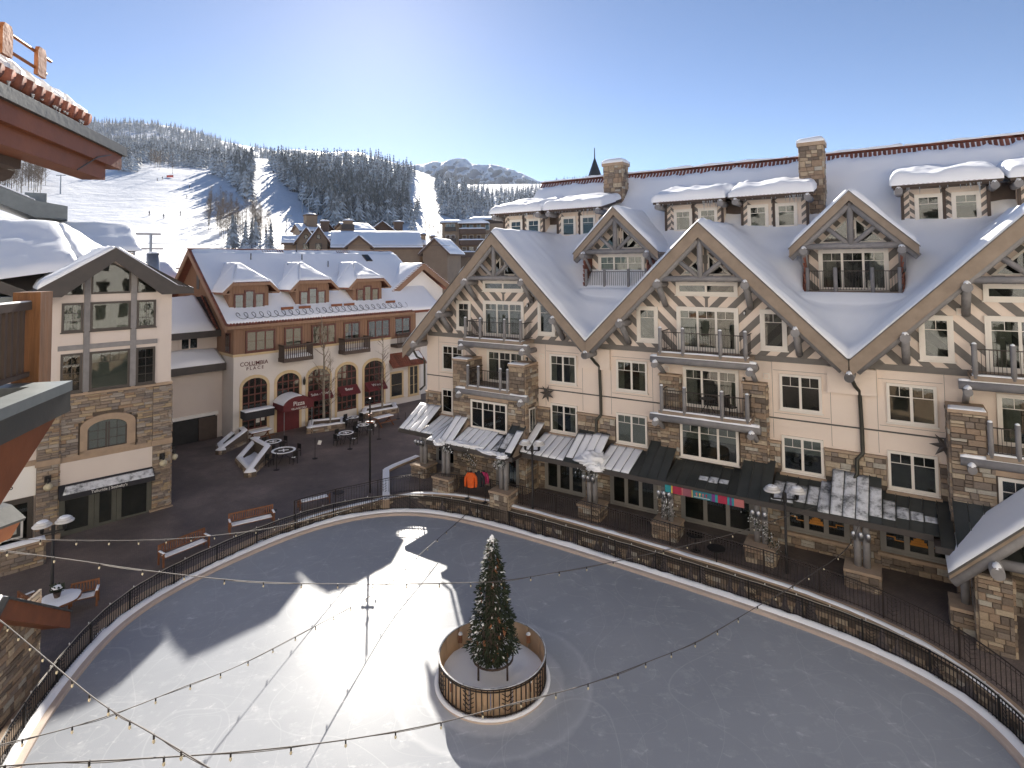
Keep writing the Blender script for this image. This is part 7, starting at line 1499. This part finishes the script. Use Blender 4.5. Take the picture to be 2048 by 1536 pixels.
cable('string_lights', [(-60, 1540), (0, 1533), (100, 1526), (270, 1518), (500, 1502), (715, 1476), (890, 1443), (1035, 1405), (1170, 1370), (1300, 1322), (1400, 1280), (1520, 1210), (1600, 1163), (1690, 1100), (1722, 1040)], (-9.5, 7.5), HF.w(7.75, -2.3), 'lowest string of bulbs passing in front of the round fence')
cable('string_lights', [(-60, 1195), (0, 1240), (60, 1290), (170, 1382), (230, 1425), (300, 1465), (425, 1540), (520, 1600)], (-16, 18), (-4.5, 9), 'string of bulbs falling steeply across the lower left corner')
# ------------------------------------------------------------------ hotel extras
def star(u, v, z, r_, label):
    P = []
    for k in range(14): a = math.pi*k/7+.25; rr = r_ if k % 2 == 0 else r_*.4; P.append((rr*math.sin(a), rr*math.cos(a)))
    b = MB(); b.v = [(0, -.1, 0), (0, .1, 0)]+[(x, 0, z_) for x, z_ in P]
    for k in range(14): j = (k+1) % 14; b.f += [(0, 2+k, 2+j), (1, 2+j, 2+k)]
    q = HF.w(u, v, z); o = b.obj('star_ornament', 'dark_frame', loc=q); o.rotation_euler = (0, 0, HF.a); tag(o, label, 'star', 'star ornaments on the hotel')
star(-8.19, -.25, 6.87, .52, 'dark star ornament above the window right of the left stone bay'); star(10.75, -.45, 6.88, .55, 'dark star ornament beside the stone pier at the far right')
bn = thing('banner', 'long striped multicoloured banner hanging from the hotel canopy', 'banner', HF.w(1.42, -2.36, 3.42), HF.a); x = -1.82
for m, w_ in (('teal', .30), ('yellow', .07), ('crimson', .44), ('salmon', .06), ('mauve', .42), ('yellow', .04), ('tealdark', .88), ('purple', .16), ('teal', .12), ('crimson', .42), ('teal', .1), ('purple', .1), ('teal', .1), ('salmon', .43)): MB().box(x, x+w_-.004, -.03, 0, 0, .34).obj('stripe', 'cloth_'+m, bn, loc=(0, 0, 0)); x += w_
for k, m in enumerate(('salmon', 'yellow', 'salmon', 'crimson')): MB().blob((-.3+k*.15, -.035, .22), .045, .006, .05, k, 9, 5, False).obj('figure_mark', 'cloth_'+m, bn, loc=(0, 0, 0)); MB().box(-.32+k*.15, -.28+k*.15, -.036, -.03, .1, .17).obj('figure_mark', 'cloth_'+m, bn, loc=(0, 0, 0))
MB().box(-.42, .3, -.036, -.03, .06, .08).obj('banner_line', 'letter_white', bn, loc=(0, 0, 0))
# jackets on a rail
def jacket_mesh(m):
    b = MB()
    prof = [(0, .10), (.12, .20), (.35, .23), (.7, .22), (.85, .2)]
    n = 12
    for z, r_ in prof:
        for q in range(n): a = 2*math.pi*q/n; b.v.append((r_*math.cos(a), r_*.55*math.sin(a), -z))
    for j in range(len(prof)-1):
        for q in range(n): q2 = (q+1) % n; b.f.append((j*n+q, j*n+q2, (j+1)*n+q2, (j+1)*n+q))
    b.f.append(tuple(range(n))); b.f.append(tuple((len(prof)-1)*n+q for q in reversed(range(n))))
    for s in (-1, 1): b.tube([(s*.14, 0, -.07), (s*.3, 0, -.3), (s*.33, -.03, -.58), (s*.31, -.05, -.8)], [.085, .085, .075, .06], 8)
    return b.mesh('jacket_body', m, True)
rk_ = thing('jacket_rack', 'dark clothes rail by the stone column under the canopy', 'rack', HF.w(-11.1, -3.35, 1.1), HF.a); MB().tube([(-.6, 0, 0), (-.6, 0, 1.75), (.6, 0, 1.75), (.6, 0, 0)], .02, 6).obj('rail', 'black_iron', rk_, loc=(0, 0, 0)); MB().box(-.7, -.5, -.25, .25, 0, .04).box(.5, .7, -.25, .25, 0, .04).obj('foot', 'black_iron', rk_, loc=(0, 0, 0))
for x, y, sc_, m, lab in ((-.2, -.25, 1, 'orange_cloth', 'orange jacket hanging at the left of the clothes rail'), (.16, .0, .95, 'black_cloth', 'black jacket hanging in the middle of the clothes rail'), (.38, .2, .8, 'pink_cloth', 'dark pink jacket hanging at the right of the clothes rail')):
    t = thing('jacket', lab, 'jacket', HF.w(-11.1+x, -3.38+y, 2.72), HF.a+.35, 'jackets on the clothes rail'); t.scale = (sc_, sc_, sc_); link('body', jacket_mesh(m), t, (0, 0, 0)); MB().tube([(0, 0, 0), (0, .0, .14)], .008, 5).obj('hook', 'steel', t, loc=(0, 0, 0)); MB().lathe([(.1, 0), (.075, .07)], n=10).obj('collar', 'black_cloth', t, loc=(0, 0, 0))
# evergreen garlands with snow on canopy columns
rnd = random.Random(41)
def garland(p0, p1, n, w_, label, snow=.2, swag=0):
    p0 = Vector(p0); p1 = Vector(p1); t = thing('garland', label, 'garland', p0, 0, 'evergreen garlands on the hotel canopy'); b = MB(); s_ = MB()
    for k in range(n):
        f = rnd.random(); c = (p1-p0)*f+Vector((0, 0, -swag*math.sin(f*math.pi)))+Vector((rnd.gauss(0, w_), rnd.gauss(0, w_), rnd.gauss(0, w_*.8))); d = Vector((rnd.uniform(-1, 1), rnd.uniform(-1, 1), rnd.uniform(-1, .6))).normalized()*rnd.uniform(.06, .14); e = d.cross(Vector((rnd.random(), rnd.random(), 1))).normalized()*.014; (s_ if rnd.random() < snow else b).quad(c-e, c+d*.6-e*1.4, c+d, c+d*.6+e*1.4, c+e)
    stuff(b.obj('foliage', 'greens', t, loc=(0, 0, 0), fix=False)); stuff(s_.obj('frosted_tips', 'snow', t, loc=(0, 0, 0), fix=False))
    for k in range(n//25): f = rnd.random(); link('bulb', bulb, t, (p1-p0)*f+Vector((rnd.gauss(0, w_), rnd.gauss(0, w_), rnd.gauss(0, w_)-swag*math.sin(f*math.pi))))
garland(HF.w(-13.7, -3.3, 3.75), HF.w(-12.9, -3.3, 3.55), 260, .12, 'snowy evergreen garland at the top of the second canopy column', .35); garland(HF.w(-9.3, -3.35, 3.5), HF.w(-9.7, -3.35, 3.3), 220, .14, 'snowy evergreen bough left of the lamp post near the jackets', .4); garland(HF.w(-11.9, -3.35, 3.7), HF.w(-11.2, -3.35, 3.0), 300, .13, 'evergreen garland hanging over the jackets', .12)
garland(HF.w(3.4, -2.3, 3.3), HF.w(4.6, -2.3, 1.9), 380, .13, 'garland with bulbs draped down the column right of the striped banner', .25); garland(HF.w(-.5, -2.3, 3.2), HF.w(-.3, -2.3, 2.2), 260, .15, 'garland with bulbs on the column left of the striped banner', .25); garland(HF.w(-5.0, -2.25, 3.55), HF.w(-4.1, -2.25, 3.5), 200, .13, 'garland under the snow heap at the fourth canopy column', .3)
for k, (u, v_, lab) in enumerate(((1.1, -2.7, 'dark cafe table in front of the banner shop'), (2.2, -3.3, 'dark cafe table nearest the railing below the banner'))):
    q = HF.w(u, v_); t = thing('cafe_table', lab, 'table', (q.x, q.y, plaza_z(q.x, q.y)), 0, 'cafe tables on the hotel terrace'); MB().lathe([(.4, .7), (.4, .73), (.02, .73)], n=18).obj('table_top', 'black_iron', t, loc=(0, 0, 0)); MB().lathe([(.25, 0), (.03, .04), (.03, .7)], n=10).obj('pedestal', 'black_iron', t, loc=(0, 0, 0))
# balcony furniture on the middle third-floor balcony
q = HF.w(1.3, -.75, 7.06); t = thing('balcony_table', 'small round dark table on the middle third floor balcony', 'table', q, HF.a); MB().lathe([(.36, .68), (.36, .71), (.02, .71)], n=16).obj('table_top', 'black_iron', t, loc=(0, 0, 0))
for k in range(4): a = k*1.57+.4; MB().tube([(0, 0, .68), (.12*math.cos(a), .12*math.sin(a), .35), (.34*math.cos(a), .34*math.sin(a), 0)], .018, 5).obj('leg', 'black_iron', t, loc=(0, 0, 0))
q = HF.w(2.4, -.75, 7.06); t = thing('balcony_chair', 'dark metal chair at the right of the balcony table', 'chair', q, HF.a+1.2); MB().box(-.22, .22, -.22, .22, .4, .44).obj('seat', 'black_iron', t, loc=(0, 0, 0)); MB().box(-.22, .22, .2, .24, .44, .95).obj('backrest', 'black_iron', t, loc=(0, 0, 0))
for x in (-.2, .2):
    for y in (-.2, .2): MB().box(x-.015, x+.015, y-.015, y+.015, 0, .4).obj('leg', 'black_iron', t, loc=(0, 0, 0))
# ------------------------------------------------------------------ houses in the middle distance
def house(px, ybase, d, w_, dep, he, hr, rz, label, wallm='house_tan', side=False, chim=(), wins=(), name='house'):
    g = atd(px, ybase, d); base = g.z; t = thing(name, label, 'house', (g.x, g.y, base), math.atan2(g.y, g.x)-math.pi/2+rz)
    if side:                                             # eave side towards the viewer
        MB().box(-w_/2, w_/2, 0, dep, -6, he).obj('wall', wallm, t, loc=(0, 0, 0)); MB().prism([(-w_/2, 0, he), (-w_/2, dep, he), (-w_/2, dep/2, hr-.2)], (w_, 0, 0)).obj('gable', wallm, t, loc=(0, 0, 0))
        r_ = MB().prism([(-w_/2-.5, -.5, he-.1), (-w_/2-.5, dep/2, hr), (-w_/2-.5, dep+.5, he-.1), (-w_/2-.5, dep/2, hr-.3)], (w_+1, 0, 0)).obj('roof', 'house_brown', t, loc=(0, 0, 0)); snow_quad((-w_/2-.5, -.55, he-.08), (w_/2+.5, -.55, he-.08), (w_/2+.5, dep/2, hr), (-w_/2-.5, dep/2, hr), .3, 12, 8, px, .3, .4).obj('roof_snow', 'snow', r_, True, (0, 0, 0)); MB().box(-w_/2-.5, w_/2+.5, -.62, -.5, he-.45, he-.1).obj('eave_board', 'house_brown', r_, loc=(0, 0, 0))
    else:
        MB().prism([(-w_/2, 0, -6), (w_/2, 0, -6), (w_/2, 0, he), (0, 0, hr-.2), (-w_/2, 0, he)], (0, dep, 0)).obj('wall', wallm, t, loc=(0, 0, 0))
        for s in (-1, 1): sl = (hr-he)/(w_/2); e = w_/2+.7; MB().prism([(0, -.6, hr), (s*e, -.6, hr-e*sl), (s*e, -.6, hr-e*sl-.35), (0, -.6, hr-.35)], (0, dep+1.2, 0)).obj('roof', 'house_brown', t, loc=(0, 0, 0)); snow_quad((0, -.58, hr), (s*e, -.58, hr-e*sl), (s*e, dep+.5, hr-e*sl), (0, dep+.5, hr), .3, 8, 10, px+s, .3, .4).obj('roof_snow', 'snow', t, True, (0, 0, 0))
    for x, y, cw_, ch in chim: c_ = MB().box(x-cw_/2, x+cw_/2, y, y+cw_, he-1, ch).obj('chimney', wallm, t, loc=(0, 0, 0)); MB().box(x-cw_/2-.15, x+cw_/2+.15, y-.15, y+cw_+.15, ch, ch+.3).obj('cap', 'house_brown', c_, loc=(0, 0, 0)); MB().blob((x, y+cw_/2, ch+.3), cw_*.6, cw_*.6, .35, x, 8, 4).obj('snow', 'snow', c_, True, (0, 0, 0))
    for x, z, ww, hh in wins:
        f = MB().box(x-ww/2, x+ww/2, -.1, 0, z, z+hh).obj('window', 'dark_frame', t, loc=(0, 0, 0)); MB().box(x-ww/2+.12, x+ww/2-.12, -.12, -.1, z+.12, z+hh-.12).obj('pane', 'glass', f, loc=(0, 0, 0))
    return t
house(588, 508, 118, 3.6, 6, 2.2, 3.6, 0, 'small snowy roofed porch house at the left of the village roofs', side=True)
house(612, 512, 116, 3.2, 7, 3.2, 5.4, 0, 'small tan gabled house, left of the twin gables', wins=((0, .8, 1.1, 1.6), (0, 3.2, .7, .8)))
house(637, 512, 115, 3.2, 7, 3.2, 5.5, 0, 'small tan gabled house, right of the twin gables', wins=((0, .8, 1.1, 1.6), (0, 3.2, .7, .8)))
house(622, 490, 128, 4, 6, 3.0, 4.5, .3, 'tan house with square chimney behind the twin gables', side=True, chim=((.5, 1, 2.2, 6.2),))
house(666, 508, 120, 5.0, 6, 3.0, 4.4, 0, 'brown house with wide snowy eave left of the big chimney', 'house_brown', side=True, chim=((-1.6, 3, 1.6, 6.4),))
house(655, 494, 132, 4, 6, 3, 5.2, .4, 'brown gabled house peeking behind the wide eave', 'house_brown')
g = atd(696, 500, 112); t = thing('chimney_tower', 'tall tan chimney tower with dark band above the village roofs', 'chimney', g, math.atan2(g.y, g.x)-math.pi/2); MB().box(-1.1, 1.1, 0, 2, -3, 3.8).obj('shaft', 'house_tan', t, loc=(0, 0, 0)); MB().box(-1.15, 1.15, -.05, 2.05, 3.8, 4.8).obj('band', 'fascia_dark', t, loc=(0, 0, 0)); MB().box(-.9, .9, .2, 1.8, 4.8, 5.5).obj('top', 'house_tan', t, loc=(0, 0, 0)); MB().blob((0, 1, 5.5), .95, .95, .35, 2, 10, 4).obj('snow', 'snow', t, True, (0, 0, 0))
house(765, 500, 135, 13, 12, 1.4, 6.6, 0, 'large brown house with a broad gable in the village', 'house_brown', chim=((3.6, 2, 2.0, 6.3),))
house(725, 492, 130, 6, 8, 3.2, 5.2, .5, 'tan house with steep snowy roof left of the broad gable', side=True)
house(755, 512, 106, 15, 9, 1.6, 4.6, .05, 'wide house with a large snowy roof just behind the corner building', side=True)
house(718, 500, 100, 3.6, 4, .9, 2.4, 0, 'small gable dormer house in front of the large snowy roof', 'house_tan')
house(826, 506, 112, 4, 6, 1.6, 2.6, 0, 'low snowy roof right of the large snowy roof', side=True, chim=((2.0, 2, .9, 3.4),))
house(870, 525, 105, 4.6, 8, 2.2, 4.4, -.35, 'tan gabled house below the narrow ski run', 'house_tan', chim=((-1.6, 3, .8, 4.6),))
# flats with balconies and a curved snowy roof
g = atd(945, 512, 150); fl = thing('apartment_block', 'brown apartment block with stepped balconies and curved snowy roof', 'building', g, math.atan2(g.y, g.x)-math.pi/2-.1)
MB().box(-7.8, -3.4, 0, 8, -8, 8.6).box(-3.4, 9, 1.2, 10, -8, 8.4).obj('wall', 'house_tan', fl, loc=(0, 0, 0))
for z in (.0, 3.1, 6.0): 
    B = MB().box(-3.2, 3.5, -.9, 1.2, z-.3, z).box(-3.2, 3.5, -.9, -.8, z, z+1).obj('balcony', 'house_brown', fl, loc=(0, 0, 0)); snow_quad((-3.3, -1.0, z+1), (3.5, -1.0, z+1), (3.5, -.4, z+1), (-3.3, -.4, z+1), .3, 8, 3, z, .2, .5).obj('snow', 'snow', B, True, (0, 0, 0))
    B = MB().box(-7.0, -4.2, -.8, 0, z+.4, z+.6).box(-7.0, -4.2, -.8, -.7, z+.6, z+1.5).obj('balcony', 'dark_frame', fl, loc=(0, 0, 0))
    for x, y in ((-6.3, 0), (-5.0, 0), (-2.2, 1.2), (-.4, 1.2), (1.6, 1.2), (3.8, 1.2)): f = MB().box(x-.55, x+.55, y-.08, y, z+.7, z+2.4).obj('window', 'white_paint', fl, loc=(0, 0, 0)); MB().box(x-.45, x+.45, y-.1, y-.08, z+.8, z+2.3).obj('pane', 'glass', f, loc=(0, 0, 0))
P = [(-3.6+k*.65, 8.4+.9*math.sin(math.pi*k/12)) for k in range(13)]
MB().prism([(x, -.8, z) for x, z in P]+[(4.2, -.8, 8.2), (-3.6, -.8, 8.2)], (0, 10, 0)).obj('curved_roof', 'house_brown', fl, loc=(0, 0, 0)); MB().prism([(x, -.85, z+.4) for x, z in P]+[(4.3, -.85, 8.4), (-3.7, -.85, 8.4)], (0, 10, 0)).obj('roof_snow', 'snow', fl, True, (0, 0, 0))
snow_quad((-8.4, -.7, 8.7), (-3.5, -.7, 8.7), (-3.5, 8, 9.6), (-8.4, 8, 9.6), .5, 8, 8, 2, .3, .3).obj('roof_snow', 'snow', fl, True, (0, 0, 0)); MB().box(-8.4, -3.5, -.7, 8, 8.45, 8.7).obj('roof', 'house_brown', fl, loc=(0, 0, 0)); snow_quad((-1.5, 5, 9.8), (9.4, 5, 9.8), (9.4, 11, 10.6), (-1.5, 11, 10.6), .5, 8, 8, 4, .3, .3).obj('roof_snow', 'snow', fl, True, (0, 0, 0)); MB().box(-1.5, 9.4, 5, 11, 8.4, 9.8).obj('upper_floor', 'house_brown', fl, loc=(0, 0, 0))
# ------------------------------------------------------------------ pale building behind the left house
g = atd(135, 437, 54); wb = thing('rear_building', 'pale stucco building with blue grey metal eave behind the left house', 'building', (g.x, g.y, .3), math.atan2(g.y, g.x)-math.pi/2, zabs=True); zg = g.z; k_ = .0505
MB().box(-12, -1.6, 1.2, 10, .2, zg-.1).obj('wall', 'stucco_pale', wb)
E_ = [(-9, zg+4.6), (-6.8, zg+3.5), (-1.9, zg+1.25), (-.2, zg+.95), (0, zg+.9), (0, zg), (-1.8, zg+.0), (-3.4, zg+.75), (-9, zg+3.2)]
MB().prism([(x, 0, z) for x, z in E_], (0, 9, 0)).obj('eave', 'patina', wb); snow_quad((-9, .0, zg+4.62), (-1.9, 0, zg+1.28), (-1.9, 9, zg+1.28), (-9, 9, zg+4.62), .14, 16, 10, 3, .2, .3).obj('roof_snow', 'snow', wb, True)
MB().box(-2.6, -1.3, 3, 4.2, zg+1.2, zg+2.1).obj('roof_box', 'patina', wb)
g = atd(1190, 358, 78); sp = thing('spire_tower', 'dark pointed spire rising behind the hotel ridge', 'spire', (g.x, g.y, g.z-14)); MB().box(-1.1, 1.1, -1.1, 1.1, 0, 13.6).obj('tower', 'house_tan', sp, loc=(0, 0, 0)); MB().lathe([(1.15, 13.6), (.8, 14.7), (.35, 16), (.08, 16.8), (.05, 18.2)], n=8).obj('spire_cap', 'copper_grey', sp, loc=(0, 0, 0))
# small snowy roof between left house and corner building
g = atd(322, 556, 66); t = thing('small_roof_house', 'low house roof with snow between the left house and corner building', 'house', (g.x, g.y, g.z-9), R(40)); MB().box(-3, 1.6, 0, 5, 0, 8.8).obj('wall', 'house_brown', t, loc=(0, 0, 0)); MB().prism([(-3.4, -.4, 8.8), (2.0, -.4, 8.8), (1.0, 2.6, 10.6), (-3.4, 2.6, 10.6)], (0, 0, -.2)).obj('roof', 'house_brown', t, loc=(0, 0, 0)); snow_quad((-3.4, -.4, 8.82), (2.0, -.4, 8.82), (1.0, 2.6, 10.62), (-3.4, 2.6, 10.62), .25, 12, 8, 8, .3, .4).obj('roof_snow', 'snow', t, True, (0, 0, 0))
# ------------------------------------------------------------------ ski lift
g = atd(284, 530, 92); lt = thing('lift_station_mast', 'grey twin post lift mast with cross arms behind the left house', 'lift mast', (g.x, g.y, g.z-6), math.atan2(g.y, g.x)-math.pi/2)
zt = atd(284, 466, 92).z-g.z+6
for x in (-.95, .95): MB().tube([(x, 0, 0), (x, 0, zt)], .16, 8).obj('post', 'steel', lt, loc=(0, 0, 0))
MB().box(-2.1, 2.1, -.12, .12, zt-.25, zt).box(-2.6, 2.4, -.12, .12, zt-2.2, zt-2.0).obj('cross_arm', 'steel', lt, loc=(0, 0, 0)); MB().box(.5, 5.0, -.5, .5, zt-4.9, zt-4.7).box(.5, 5, -.5, -.45, zt-4.2, zt-4.15).obj('walkway', 'steel', lt, loc=(0, 0, 0))
for x in np.linspace(.6, 4.9, 7): MB().box(x-.03, x+.03, -.5, -.45, zt-4.7, zt-4.15).obj('walkway_post', 'steel', lt, loc=(0, 0, 0))
for k in range(5): ringb(.2, .3, -.06, .06, 12).obj('sheave', 'black_iron', lt, loc=(1+k*.8, 0, zt-5.1)).rotation_euler = (R(90), 0, 0)
for k, (y0, y1, x1) in enumerate(((487, 491, 900), (510, 512, 460), (513, 514, 460))):
    a = atd(296, y0, 92); b_ = atd(x1, y1, 100); o = MB().tube([a, a.lerp(b_, .5)-Vector((0, 0, .05)), b_], .03, 4).obj('lift_cable', 'cable'); tag(o, ('upper lift cable running right from the mast across the slope', 'middle lift cable running right from the mast walkway', 'lowest lift cable running right from the mast walkway')[k], 'cable', 'lift cables')
def tower(px, py, h, label):
    p_ = fsurf(px, py)
    if p_ is None: return
    t = thing('lift_tower', label, 'lift tower', p_, 0, 'lift towers on the ski slopes'); MB().tube([(0, 0, -.5), (0, 0, h)], [.3, .2], 8).obj('mast', 'steel', t, loc=(0, 0, 0)); MB().box(-2.2, 2.2, -.15, .15, h-.4, h-.1).obj('cross_arm', 'steel', t, loc=(0, 0, 0))
tower(121, 385, 9, 'grey lift tower at the left side of the wide slope'); tower(605, 425, 9, 'leftmost lift tower beside the dark forest knoll'); tower(617, 434, 9, 'middle lift tower beside the dark forest knoll'); tower(634, 443, 8, 'rightmost lift tower beside the dark forest knoll'); tower(572, 480, 9, 'lamp pole like mast left of the village roofs')
# skiers: one continuous body each
def skier_mesh():
    me = bpy.data.meshes.new('skier_body'); V = [(0, 0, .95), (0, -.06, 1.2), (0, -.14, 1.45), (0, -.18, 1.6), (0, -.2, 1.75), (.1, -.02, .92), (.13, -.16, .5), (.13, .0, .06), (-.1, -.02, .92), (-.13, -.16, .5), (-.13, .0, .06), (.2, -.12, 1.42), (.3, -.2, 1.15), (.28, -.42, 1.05), (-.2, -.12, 1.42), (-.3, -.2, 1.15), (-.28, -.42, 1.05), (.13, -.14, .05), (-.13, -.14, .05)]
    E = [(0, 1), (1, 2), (2, 3), (3, 4), (0, 5), (5, 6), (6, 7), (0, 8), (8, 9), (9, 10), (2, 11), (11, 12), (12, 13), (2, 14), (14, 15), (15, 16), (7, 17), (10, 18)]; Rr = [.15, .15, .16, .06, .11, .1, .075, .06, .1, .075, .06, .075, .055, .045, .075, .055, .045, .05, .05]
    me.from_pydata(V, E, []); o = bpy.data.objects.new('tmp', me); COL.objects.link(o); o.modifiers.new('s', 'SKIN')
    for i, r_ in enumerate(Rr): me.skin_vertices[0].data[i].radius = (r_, r_)
    me.skin_vertices[0].data[0].use_root = True; ss = o.modifiers.new('d', 'SUBSURF'); ss.levels = 1; dg = bpy.context.evaluated_depsgraph_get(); out = bpy.data.meshes.new_from_object(o.evaluated_get(dg)); bpy.data.objects.remove(o); out.materials.clear(); out.materials.append(MAT['ski_dark']); return out
SK = skier_mesh(); SKI = MB().box(.09, .17, -.85, .75, 0, .03).box(-.17, -.09, -.85, .75, 0, .03).mesh('skis', 'black_iron'); POLE = MB().tube([(.28, -.42, 1.08), (.4, .05, .02)], .015, 4).tube([(-.28, -.42, 1.08), (-.4, .05, .02)], .015, 4).mesh('poles', 'black_iron'); HEAD = MB().blob((0, -.2, 1.74), .11, .12, .13, 1, 8, 6, False).mesh('helmet', 'ski_dark', True)
for k, (x, y, lab) in enumerate(((299, 431, 'low on the wide slope, leftmost of three'), (327, 437, 'low on the wide slope, middle of three, leaning'), (360, 431, 'low on the wide slope, rightmost of three'), (373, 397, 'near the tree shadows on the wide slope'), (379, 377, 'at the tip of the long tree shadow'), (325, 360, 'high on the wide slope, right of two'), (315, 363, 'high on the wide slope, left of two'), (514, 409, 'beside the dark tree strip on the second run'), (867, 458, 'on the narrow run between the forests'), (858, 410, 'higher up on the narrow run between the forests'))):
    p_ = fsurf(x, y)
    if p_ is None: continue
    t = thing('person', 'tiny skier in dark clothes '+lab, 'person', p_, k*.8, 'skiers on the slopes'); link('body', SK, t, (0, 0, 0)); link('helmet', HEAD, t, (0, 0, 0)); link('skis', SKI, t, (0, 0, 0)); link('poles', POLE, t, (0, 0, 0))
p_ = fsurf(340, 356); t = thing('safety_net', 'small red safety net high on the wide ski slope', 'net', p_); MB().box(-2, 2, -.03, .03, .2, 1.4).obj('mesh_sheet', 'net_red', t, loc=(0, 0, 0)); MB().box(-2.05, -1.98, -.05, .05, -.3, 1.6).box(1.98, 2.05, -.05, .05, -.3, 1.6).obj('stakes', 'black_iron', t, loc=(0, 0, 0))
# ------------------------------------------------------------------ the building the photograph is taken from (unseen behind the camera), enlarged and whitened to bounce sunlight
cbk = thing('opposite_building', 'unseen stone and white stucco building behind the viewpoint, enlarged to bounce sunlight onto the rink side', 'building', (8, -3.2, .2), 0)
MB().box(-60, 60, -9, 0, 0, 28).obj('wall', 'stucco_white', cbk, loc=(0, 0, 0)); MB().box(-60, 60, 0, .12, 0, 3).obj('stone_base', 'cap_stone', cbk, loc=(0, 0, 0)); MB().prism([(-61, 1.4, 27.8), (-61, -5, 31.5), (-61, -10, 28), (-61, -10, 27.6), (-61, 1.4, 27.4)], (122, 0, 0)).obj('roof', 'rust', cbk, loc=(0, 0, 0))
for r_ in range(7):
    for k in range(22): x = -36+k*4.2; f = MB().box(x, x+1.6, 0, .16, .8+r_*3.3, 2.9+r_*3.3).obj('window', 'dark_frame', cbk, loc=(0, 0, 0)); MB().box(x+.12, x+1.48, .16, .17, .92+r_*3.3, 2.78+r_*3.3).obj('pane', 'glass', f, loc=(0, 0, 0))
flush_pieces()
for o in BASES:
    if '_b' in o: del o['_b']

# ------------------------------------------------------------------ thin mountain air
hz = MB().box(-2600, 3200, -60, 2400, -1.8, 490).obj('haze', None); stuff(hz); hz['label'] = 'thin bright winter haze lying between the plaza and the far hills'; hz['category'] = 'haze'
m_ = bpy.data.materials.new('haze'); m_.use_nodes = True; n_ = m_.node_tree.nodes; n_.clear(); vo = n_.new('ShaderNodeVolumePrincipled'); vo.inputs['Color'].default_value = (.93, .95, 1, 1); vo.inputs['Density'].default_value = .00005; vo.inputs['Anisotropy'].default_value = .1
ou = n_.new('ShaderNodeOutputMaterial'); m_.node_tree.links.new(vo.outputs[0], ou.inputs['Volume']); hz.data.materials.append(m_)
